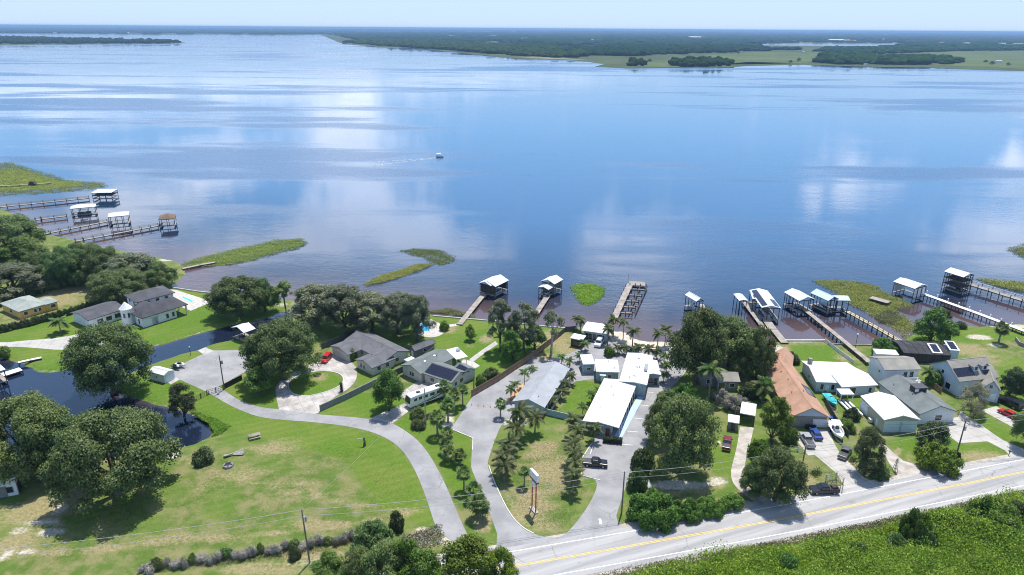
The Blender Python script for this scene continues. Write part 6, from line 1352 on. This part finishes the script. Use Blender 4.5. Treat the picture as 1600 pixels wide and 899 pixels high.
ut = vehicle('utility_truck', 'black utility truck with rack parked beside the highway', 'pickup', (1306, 769), (1267, 770), 'car_black', 5.9)
for x in (-2.8, -1.9, -1.0):
    for y in (-.85, .85): piece('rack_post', 'black_metal', ut, (x, y, 1.65), (.07, .07, 1.0))
for y in (-.85, .85):
    for zz in (1.6, 2.13): piece('rack_rail', 'black_metal', ut, (-1.9, y, zz), (1.9, .07, .07))
piece('tool_box', 'wood_dark', ut, (-2.0, .1, 1.4), (1.2, 1.0, .4))
vehicle('pickup_truck', 'dark red pickup truck on the grass beside the small shed', 'pickup', (1134, 707), (1137, 686), 'car_darkred', 5.4)
vehicle('van', 'red van half hidden behind the oak by the garage', 'suv', (514, 559), (506, 568), 'car_red', 4.6)
vehicle('car', 'bright red car at the right edge on the far drive', 'sedan', (1586, 655), (1565, 645), 'car_red', 4.8)
vehicle('van', 'long black vehicle parked above the red car at the right edge', 'suv', (1590, 640), (1562, 627), 'car_black', 6.0)
# motorhome
c, ang, ln = place((690, 619), (639, 637)); rv = thing('motorhome', 'white motorhome with dark swoosh stripes beside the solar house', 'motorhome', (c.x, c.y, .03), ang); L = 10.6
MB().prism([(-L / 2, .55), (L / 2 - .1, .5), (L / 2, .9), (L / 2 - .05, 1.5), (L / 2 - .45, 3.2), (L / 2 - .8, 3.35), (-L / 2, 3.35)], 1, -1.25, 1.25).build('body', 'car_white', rv, bevel=.08)
MB().prism([(L / 2 - .02, 1.6), (L / 2 - .36, 3.0), (L / 2 - .30, 3.02), (L / 2 + .05, 1.62)], 1, -1.12, 1.12).build('windscreen', 'glass', rv)
for s_ in (-1, 1):
    for x, w_ in ((3.6, 1.0), (2.1, .9), (.6, 1.2), (-1.4, 1.3), (-3.2, .9)): piece('side_window', 'glass', rv, (x, s_ * 1.26, 2.35), (w_, .06, .75))
    MB().prism([(4.6, .75), (3.0, .75), (-1.0, 1.5), (-4.6, 2.9), (-4.9, 2.9), (-1.6, 1.25), (2.0, .62)], 1, s_ * 1.255 - .012, s_ * 1.255 + .022).build('stripe', 'car_silver', rv)
    MB().prism([(1.0, .9), (-2.0, 1.25), (-5.0, 2.0), (-5.1, 1.75), (-2.0, .95), (0, .75)], 1, s_ * 1.26 - .012, s_ * 1.26 + .022).build('stripe', 'car_grey', rv)
    for x in (3.2, -2.4, -3.5): wheel(rv, x, s_ * 1.08, .46)
    piece('mirror', 'car_black', rv, (L / 2 + .1, s_ * 1.4, 2.1), (.2, .25, .45)); piece('headlight', 'lamp_clear', rv, (L / 2 - .05, s_ * .9, .95), (.14, .4, .25))
piece('entry_door', 'door_white', rv, (4.3, -1.265, 1.65), (.8, .05, 1.9))
for x, sz_ in ((-3.6, 1.0), (2.0, 1.0)): MB().frustum((x - .55, x + .55, -.4, .4), (x - .4, x + .4, -.3, .3), 3.35, 3.68).build('air_conditioner', 'car_grey', rv)
for x in (-1.6, -.2, 3.6): piece('roof_vent', 'offwhite', rv, (x, .35, 3.4), (.4, .4, .14))
piece('roof_rail', 'offwhite', rv, (-.5, 1.15, 3.38), (8, .06, .08)); piece('rear_bumper', 'car_grey', rv, (-L / 2 - .06, 0, .6), (.16, 2.3, .25))
# boats on trailers
def trailer(label, rear, front, L=6.5, group=None, name='boat_trailer'):
    c, ang, ln = place(rear, front); o = thing(name, label, 'trailer', (c.x, c.y, .03), ang, group)
    for y in (-.7, .7): piece('frame_beam', 'steel', o, (-.3, y, .5), (L, .1, .14)); wheel(o, -1.2, y * 1.35, .32); piece('fender', 'car_black', o, (-1.2, y * 1.35, .72), (.9, .26, .06))
    for x in (-L / 2 + .2, -1.0, 1.2): piece('crossbar', 'steel', o, (x, 0, .47), (.1, 1.5, .1))
    for y in (-1, 1): rod('tongue', 'steel', o, (L / 2 - .4, y * .7, .5), (L / 2 + 1.2, 0, .5), .05, 6)
    return o, c, ang
o, c, ang = trailer('steel trailer under the white cabin boat', (1299, 668), (1313, 692), 7.5)
boat('motor_boat', 'white motor boat with blue seats on a trailer in the drive', c, ang, 7.6, z=.55, seats='car_blue', top='white')
o, c, ang = trailer('trailer under the turquoise covered boat by the terracotta house', (1289, 622), (1305, 641), 6.0)
boat('motor_boat', 'turquoise covered boat beside the terracotta house', c, ang, 6.0, hullm='teal_canvas', cover='teal_canvas', z=.5)
c, ang, ln = place((1317, 629), (1341, 653)); o = thing('pontoon_trailer', 'empty white pontoon frame with two long tubes behind the boat', 'trailer', (c.x, c.y, .05), ang)
for y in (-1.1, 0, 1.1): MB().tube([(-ln / 2, y, .5), (ln / 2 - .6, y, .5), (ln / 2, y, .65)], [.3, .3, .06], 10).build('tube', 'white', o, smooth=True)
for x in (-2, 0, 2): piece('crossbar', 'steel', o, (x, 0, .3), (.12, 2.4, .12))
for y in (-1.3, 1.3): wheel(o, -.8, y, .3)
c, ang, ln = place((1300, 655), (1307, 663)); MBo = hull(3.6, 1.2, .5); o = thing('canoe', 'bright blue canoe lying beside the white boat', 'canoe', (c.x, c.y, .05), ang); MBo.build('hull', 'blue_plastic', o); piece('seat', 'wood_brown', o, (-.4, 0, .36), (.25, .8, .05))
# jet skis by the white shed
for i, (x, y) in enumerate(((276, 577), (283, 574))):
    c = P(x, y); o = thing('jet_ski', 'black and white jet ski on a trailer, %s the white shed' % ('nearer to' if i == 0 else 'farther from'), 'jet ski', (c.x, c.y, .4), -.5 + i * .2, 'jet skis beside the white shed')
    hull(3.2, 1.25, .7, 7).build('hull', 'car_white' if i else 'car_black', o); MB().frustum((-1.2, .4, -.3, .3), (-1.0, .2, -.2, .2), .6, 1.0).build('seat', 'car_black', o, bevel=.05); MB().frustum((.3, 1.2, -.35, .35), (.4, .8, -.2, .2), .6, 1.15).build('cowl', 'car_white', o, bevel=.05); rod('handlebar', 'black_metal', o, (.45, -.4, 1.2), (.45, .4, 1.2), .04, 6)
    for y_ in (-.5, .5): rod('runner', 'steel', o, (-1.6, y_, -.05), (1.8, y_, -.05), .06, 6); wheel(o, -.3, y_ * 1.5, .22)
# boat under way on the lake, with its wake
c = P(687, 245.5, WL); pb = pontoon('pontoon_boat', 'small white boat under way in the open lake', c, .12, 6.0, 'white', side='white')
wm = mat('foam', (.62, .66, .72), .7, .35, .5)
for s_ in (-1, 1):
    ln_ = [Vector(P(684 - i * 11, 245.5 + i * 1.05 + s_ * i * .28, 0)[:2]) for i in range(10)]
    wk = strip('wake', 'foam', ln_, -.32, .32, WL + .05); tag(wk, kind='structure')
# ================================================================ poles, wires, sign, small things
def pole(label, px, topy, arms=1, transformer=False, m='pole_wood', name='utility_pole', lean=0.0):
    p = P(*px); h_ = z_for(p, topy); o = thing(name, label, 'pole', p)
    MB().tube([(0, 0, -.4), (lean * .5, 0, h_ * .5), (lean, 0, h_)], [.17, .15, .11], 8).build('post', m, o)
    for i in range(arms):
        zz = h_ - .5 - i * .9; piece('crossarm', m, o, (lean, 0, zz), (.12, 2.2, .13), .25)
        for y in (-.9, 0, .9): rod('insulator', 'stucco_grey', o, (lean - y * .25, y * .97, zz + .06), (lean - y * .25, y * .97, zz + .3), .06, 6)
    if transformer: rod('transformer', 'steel', o, (lean + .35, .1, h_ - 2.6), (lean + .35, .1, h_ - 1.6), .28, 10)
    return p + Vector((lean, 0, h_))
pA = pole('grey utility pole in the field beside the dry hedge', (484, 880), 796, 0, True, lean=-.3)
pB = pole('brown utility pole at the motel entrance', (971, 803), 737, 0)
pC = pole('brown utility pole in the grass beside the silver pickup', (1252.5, 733), 697, 0)
pD = pole('tall utility pole with transformer beside the willowy bush', (1494, 713), 657, 1, True)
pE = pole('utility pole standing by the motorhome', (665.6, 665), 607, 0, m='concrete_pole'); pF = pole('utility pole beside the driveway gate', (350.6, 609), 555, 0, True)
pole('short pole beside the motel fence with a lamp', (740.5, 613), 588, 0); pole('thin dark mast pole in front of the grey motel block', (841, 641), 619, 0)
def wire(label, a, b, sag=1.2, r=.035, dz=0.0):
    o = thing('power_line', label, 'cable', a); pts_ = []
    for i in range(17):
        t_ = i / 16; q = a.lerp(b, t_); pts_.append(q - a + Vector((0, 0, dz - sag * 4 * t_ * (1 - t_))))
    MB().tube(pts_, r, 5).build('cable', 'wire', o, smooth=True)
left = pA + (pA - pB).normalized() * 60; right = pD + (pD - pC).normalized() * 60
for nm, a, b in (('from the left edge to the field pole', left, pA), ('from the field pole to the motel entrance pole', pA, pB), ('from the motel entrance pole to the grass pole', pB, pC), ('from the grass pole to the transformer pole', pC, pD), ('from the transformer pole past the right edge', pD, right)):
    wire('upper power cable running ' + nm, a, b, 1.0, .04, -.15); wire('lower thin cable running ' + nm, a, b, 1.3, .03, -1.4)
wire('thin cable from the field pole to the motorhome pole', pA, pE, 1.0, .02); wire('thin cable from the transformer pole to the barn', pD, P(1452, 648, 4.5), .6, .02)
# street lamp by the bulkhead
p = P(1336, 545); o = thing('lamp_post', 'slim lamp post on the bulkhead between the two right docks', 'lamp', p); hh = z_for(p, 523); rod('post', 'black_metal', o, (0, 0, 0), (0, 0, hh), .07); MB().tube([(0, 0, hh), (0, 0, hh + .15), (0, 0, hh + .4)], [.12, .28, .1], 8).build('lantern', 'white', o)
p = P(298, 556); o = thing('lamp_post', 'slim lamp post on the canal bank near the boat ramp', 'lamp', p); hh = z_for(p, 543); rod('post', 'black_metal', o, (0, 0, 0), (0, 0, hh), .07); MB().tube([(0, 0, hh), (0, 0, hh + .3)], [.18, .1], 8).build('lantern', 'white', o)
# motel roadside sign, seen nearly edge-on
p = P(834, 798); o = thing('roadside_sign', 'tall motel roadside sign with white panels on two dark red posts', 'sign', p, R(118)); hh = z_for(p, 738)
for x in (-.75, .75): rod('post', 'sign_red', o, (x, 0, 0), (x, 0, hh * .98), .13)
piece('upper_panel', 'sign_white', o, (0, 0, hh - .85), (2.7, .42, 1.5)); piece('panel_cap', 'sign_white', o, (0, 0, hh - .02), (2.8, .5, .12)); piece('red_band', 'sign_red', o, (0, 0, hh - 1.78), (2.72, .46, .4)); piece('lower_panel', 'sign_white', o, (-.05, 0, hh - 2.8), (1.3, .3, 1.1)); piece('footing', 'concrete', o, (0, 0, .12), (2.4, .8, .25))
# traffic cones with a rope across the drive
for i, x in enumerate((737, 747, 756, 766, 773)):
    p = P(x, 633.5 + (x - 737) * .11); o = thing('traffic_cone', 'orange traffic cone, %s from the left across the motel drive' % ordinal(i), 'cone', p, 0, 'traffic cones across the motel drive'); o.scale = (.65,) * 3; MB().tube([(0, 0, .04), (0, 0, .8)], [.2, .04], 8).build('cone', 'orange_plastic', o); piece('base', 'orange_plastic', o, (0, 0, .03), (.5, .5, .06)); MB().tube([(0, 0, .4), (0, 0, .55)], [.125, .09], 8).build('white_band', 'white', o)
# field clutter
p = P(398, 684); o = thing('picnic_table', 'weathered wooden picnic table in the field', 'table', p, .5)
for j in range(5): piece('top_board', 'wood_grey', o, (0, -.5 + j * .25, .8), (2.6, .22, .06))
for y in (-.95, .95): piece('bench', 'wood_grey', o, (0, y, .45), (2.6, .35, .06))
for x in (-.9, .9): piece('leg', 'wood_dark', o, (x, 0, .42), (.12, 1.9, .1)); rod('leg', 'wood_dark', o, (x, -.9, 0), (x, -.3, .8), .06, 6); rod('leg', 'wood_dark', o, (x, .9, 0), (x, .3, .8), .06, 6)
p = P(366, 712); o = thing('log_pile', 'pale triangular stack of timber poles in the field', 'timber', p, .2)
for i in range(7): a_ = -.4 + i * .17; MB().tube([(-2.2 * math.cos(a_), -1.6 * math.sin(a_) - .4 + i * .1, .2 + .05 * i), (2.2 * math.cos(a_), 1.8 * math.sin(a_) + .3, .3 + .06 * i)], [.14, .1], 7).build('log', 'palebark', o)
p = P(357, 729); o = thing('wood_heap', 'small round dark heap with grey rim in the field', 'heap', p); MB().tube([(0, 0, 0), (0, 0, .5)], [1.2, 1.1], 12).build('ring', 'stucco_grey', o)
for i in range(5): rod('charred_log', 'wood_dark', o, (math.cos(i * 1.26) * .9, math.sin(i * 1.26) * .9, .5), (0, 0, .95), .12, 6)
p = P(569.5, 697); o = thing('tree_stump', 'thin dead stump with a cut branch on the field edge', 'stump', p); MB().tube([(0, 0, 0), (.1, 0, 1.2), (0, .1, 2.2)], [.35, .25, .2], 7).build('stem', 'bark', o); MB().tube([(0, 0, 1.7), (-1.6, .2, 1.9)], [.14, .06], 6).build('branch', 'palebark', o)
for i, (x, y, lb) in enumerate(((1335, 720, None),)): pass
for (x, y, lb) in ((1149.5, 797, 'mailbox on a post beside the dirt drive'), (1576, 712, 'mailbox on a post beside the barn drive'), (1249, 770, 'mailbox on a post left of the utility truck')):
    p = P(x, y); o = thing('mailbox', lb, 'mailbox', p, .2); piece('post', 'wood_brown', o, (0, 0, .5), (.12, .12, 1.05)); MB().prism([(-.12, 1.0), (.12, 1.0), (.12, 1.18), (0, 1.3), (-.12, 1.18)], 1, -.28, .28).build('box', 'black_metal', o)
p = P(1275, 741); o = thing('brush_pile', 'dark brush pile on the grass left of the concrete drive', 'brush pile', p)
pp = rng.normal(size=(400, 3)) * np.array([.6, .6, .35]) + np.array([0, 0, .5]); link(bpy.data.objects.new('twigs', quads_mesh('twigs', pp, rng.normal(size=(400, 3)), rng.uniform(.2, .6, 400), .3, 'darkleaf')), o)
p = P(1386, 744); o = thing('brush_pile', 'pale heap of branches at the drive corner by the dark tree', 'brush pile', p)
for i in range(14): a_ = i * .9; rod('branch', 'palebark', o, (math.cos(a_) * 1.4, math.sin(a_) * 1.2, .1), (-math.cos(a_ + .5) * 1.2, -math.sin(a_ + .7) * 1.0, .3 + .1 * (i % 4)), .06, 6)
p = P(1398, 737); o = thing('windmill_frame', 'small lattice tower at the gravel drive corner', 'tower', p)
for sx_ in (-.4, .4):
    for sy_ in (-.4, .4): rod('leg', 'wood_grey', o, (sx_, sy_, 0), (sx_ * .2, sy_ * .2, 3.2), .05, 6)
for zz in (.8, 1.6, 2.4): piece('brace', 'wood_grey', o, (0, 0, zz), (.8 - zz * .2, .8 - zz * .2, .06))
for i in range(6): rod('blade', 'steel', o, (0, -.1, 3.2), (.45 * math.cos(i * 1.05), -.1, 3.2 + .45 * math.sin(i * 1.05)), .05, 5)
p = P(430, 617); 
o = thing('cypress_shrub', 'slim dark column shrub on the circular drive', 'shrub', P(534, 612)); pp = np.column_stack([rng.normal(size=(900, 2)) * .22, rng.uniform(0, 2.6, 900)]); link(bpy.data.objects.new('foliage', quads_mesh('cyp', pp, rng.normal(size=(900, 3)), rng.uniform(.12, .25, 900), .7, 'darkleaf')), o); rod('stem', 'bark', o, (0, 0, -.1), (0, 0, 1.5), .05)
for (x, y, lb) in ((796, 612, 'orange mulch bed along the lower wall of the grey motel block'), (812, 598, 'orange mulch bed along the upper wall of the grey motel block')): pass
tag(sheet('mulch_bed', 'orange_mulch', [(790, 628), (800, 628), (822, 606), (832, 594), (826, 594), (808, 606)], .04), kind='structure')
for i, (x, y) in enumerate(((626, 527), (636, 525))):
    p = P(x, y); o = thing('garden_chair', 'orange cushioned garden lounger, %s of two behind the shed' % ('left' if i == 0 else 'right'), 'lounger', p, .4, 'orange loungers behind the shed'); piece('seat', 'stucco_orange', o, (0, 0, .4), (1.6, .7, .12)); piece('backrest', 'stucco_orange', o, (-.9, 0, .65), (.5, .7, .12)).rotation_euler = (0, .7, 0)
    for a_, b_ in ((-.7, -.3), (-.7, .3), (.7, -.3), (.7, .3)): piece('leg', 'wood_brown', o, (a_, b_, .18), (.07, .07, .36))
# fallen gate sign at the entrance corner
o = thing('tarp', 'small white tarp on the gravel by the entrance hedge', 'tarp', P(1008.5, 757)); MB().frustum((-1.2, 1.2, -1.4, 1.4), (-.5, .6, -.7, .6), 0.03, .9).build('sheet', 'white', o, bevel=.1)

# ================================================================ far woods
ICO = None
FARLAKES = [wpoly(q) for q in ([(1140, 70), (1210, 67), (1290, 66.7), (1400, 67.1), (1435, 69), (1390, 73.4), (1290, 74.4), (1200, 73.4)], [(860, 72), (940, 70), (945, 75), (880, 76)], [(650, 54.6), (790, 55), (780, 57.4), (660, 57)])]
def blob_forest(name, label, px, n, rad, hgt, m='farleaf', world=None, thin=None):
    global ICO
    if ICO is None:
        bm = bmesh.new(); bmesh.ops.create_icosphere(bm, subdivisions=2, radius=1); ICO = (np.array([v.co[:] for v in bm.verts]), np.array([[v.index for v in f.verts] for f in bm.faces])); bm.free()
    q = wpoly(px); lo, hi = q.min(0), q.max(0); pp = []
    while sum(map(len, pp)) < n:
        c = rng.uniform(lo, hi, (n * 3, 2)); c = c[inside(c, q)]
        for fl in FARLAKES: c = c[~inside(c, fl)]
        if thin: 
            nz_ = np.sin(c[:, 0] / thin + 2 * np.sin(c[:, 1] / thin / 1.7)) * np.sin(c[:, 1] / thin * 1.2 + 1.5 * np.sin(c[:, 0] / thin / 1.4)); c = c[nz_ > rng.uniform(-.9, .5, len(c))]
        pp.append(c)
    c = np.vstack(pp)[:n]; vb, fb = ICO; k = len(vb)
    r_ = rad * rng.uniform(.55, 1.35, n); h_ = hgt * rng.uniform(.6, 1.25, n)
    v = vb[None] * (1 + rng.normal(size=(n, k, 1)) * .16); v = v * np.stack([r_, r_, h_ * .62], 1)[:, None]; v[:, :, 2] = np.maximum(v[:, :, 2] + (h_ * .45)[:, None], -.5); v[:, :, :2] += c[:, None]
    f = (fb[None] + (np.arange(n) * k)[:, None, None]).reshape(-1, 3)
    me = bpy.data.meshes.new(name); me.from_pydata(v.reshape(-1, 3).tolist(), [], f.tolist()); me.shade_smooth(); me.materials.append(M[m]); o = link(bpy.data.objects.new(name, me)); return tag(o, label, 'woodland', kind='stuff')
blob_forest('far_wood', 'dark wooded peninsula on the far left shore', [(-300, 69.5), (120, 68.5), (250, 68), (287, 66.6), (240, 64.2), (120, 61.5), (0, 59), (-300, 56)], 2200, 19, 13)
blob_forest('far_wood', 'wooded point on the far shore beyond the open lake', [(535, 66.6), (600, 72), (690, 78), (800, 87), (880, 91), (920, 88), (900, 80), (820, 73), (700, 66), (600, 63.5)], 2400, 18, 12)
blob_forest('far_wood', 'broad tree belt behind the far shore meadows', [(800, 76), (900, 86), (985, 88), (1060, 85), (1150, 82), (1250, 78), (1150, 74), (900, 70), (800, 70)], 1700, 19, 12, thin=110)
blob_forest('far_wood', 'dark grove on the far right shore meadow', [(1265, 97), (1300, 100.5), (1400, 101.5), (1480, 101), (1502, 97), (1470, 91), (1390, 90), (1330, 86), (1280, 88), (1300, 92)], 520, 13, 12)
blob_forest('far_wood', 'round grove on the marshy point of the far shore', [(1048, 104), (1090, 105.5), (1138, 104), (1142, 99), (1110, 95), (1080, 94), (1055, 97)], 130, 10, 12)
blob_forest('far_wood', 'small clump of trees left of the round far grove', [(983, 104), (1006, 104.5), (1008, 99), (986, 98)], 22, 8, 12)
blob_forest('far_wood', 'tree belt above the far right meadow', [(1270, 82), (1330, 87), (1400, 84), (1500, 80), (1600, 79), (1720, 81), (1720, 74), (1500, 75), (1290, 76)], 1100, 19, 12, thin=120)
blob_forest('far_wood', 'wooded plain beyond the far shore, nearer band', [(700, 64), (820, 71), (1150, 73), (1500, 74), (1800, 76), (1800, 65), (1300, 61), (800, 57.5), (560, 58), (560, 63)], 3600, 42, 12, thin=330)
blob_forest('far_wood', 'wooded plain toward the horizon, middle band', [(520, 55), (560, 60), (800, 59), (1300, 62), (1800, 67), (1800, 58), (1200, 53.5), (800, 51), (520, 50.5)], 3000, 90, 15, thin=900)
blob_forest('far_wood', 'wooded plain toward the horizon on the left', [(-300, 50.5), (-100, 51.3), (120, 52.3), (230, 53.8), (420, 54), (520, 53.5), (560, 48.5), (0, 44.5), (-300, 43)], 2600, 80, 15, thin=700)
blob_forest('far_wood', 'blue strip of woodland on the horizon', [(-400, 42.5), (0, 44.5), (560, 48.8), (1200, 53.5), (1900, 59), (1900, 55.5), (1200, 50.3), (560, 46), (0, 42), (-400, 39.5)], 1800, 200, 24, thin=2500)
for i, (x, y, hgt) in enumerate(((1015, 97, 10), (1235, 98.5, 9), (1248, 96, 11), (1415, 82.5, 12), (1550, 101.5, 11), (1575, 102.5, 9), (1540, 98, 9), (1154, 84, 10), (840, 88.5, 10), (865, 90, 10), (1432, 93, 9))):
    p = P(x, y, -.2); tm, cm_, R0, Hh = TREES['round'][i % 3]; o = thing('far_tree', 'lone tree on the far shore meadow, %s counted from the left' % ordinal(sorted((q[0] for q in ((1015,), (1235,), (1248,), (1415,), (1550,), (1575,), (1540,), (1154,), (840,), (865,), (1432,)))).index(x)), 'tree', p, i, 'lone trees on the far meadows')
    for nm, me in (('trunk', tm), ('crown', cm_)):
        c = bpy.data.objects.new(nm, me); s_ = hgt / Hh; c.scale = (s_ * 1.5, s_ * 1.5, s_); link(c, o)
# pale far buildings
for i, (x, y, w_) in enumerate(((100, 52.2, 50), (86, 52.8, 40), (198, 52.5, 60), (235, 51.8, 45), (590, 70.5, 26), (612, 70.5, 22), (632, 71.2, 22), (930, 64.5, 60), (1085, 60.5, 120), (1100, 60.2, 90), (1305, 65.6, 120), (1320, 65.4, 80), (1330, 65.6, 70), (1255, 83, 10), (1560, 98.5, 16), (1352, 103, 9), (820, 62, 60), (1376, 63, 60), (1470, 69, 50), (1510, 70, 60), (1565, 70, 50), (1590, 70.5, 60))):
    p = P(x, y, -.2); o = thing('far_building', 'tiny pale building far beyond the lake, %s from the left' % ordinal(sorted((100, 86, 198, 235, 590, 612, 632, 930, 1085, 1100, 1305, 1320, 1330, 1255, 1560, 1352, 820, 1376, 1470, 1510, 1565, 1590)).index(x)), 'building', p, random.uniform(-.4, .4), 'pale buildings beyond the lake')
    hb = 5 + w_ * .08; MB().box((0, 0, hb / 2), (w_, w_ * .4, hb)).build('wall', 'offwhite', o); MB().prism([(-w_ * .22, hb), (w_ * .22, hb), (0, hb + w_ * .06)], 0, -w_ * .52, w_ * .52).build('roof', 'metalroof_white' if i % 3 else 'shingle_terracotta', o)
# ================================================================ air
hz = MB().box((0, 0, 47), (170000, 170000, 100)); hme = bpy.data.meshes.new('haze'); hme.from_pydata(hz.v, [], hz.f); ho = link(bpy.data.objects.new('haze', hme)); tag(ho, 'pale blue summer haze over the lake', 'haze', kind='stuff')
hm = bpy.data.materials.new('haze_air'); hm.use_nodes = True; t = NT(hm.node_tree); t.n.clear()
pv = t.new('ShaderNodeVolumePrincipled', ins={'Color': (.33, .53, .82, 1), 'Density': 7.5e-5, 'Anisotropy': .15}); t.l.new(pv.outputs[0], t.new('ShaderNodeOutputMaterial').inputs['Volume']); hme.materials.append(hm)
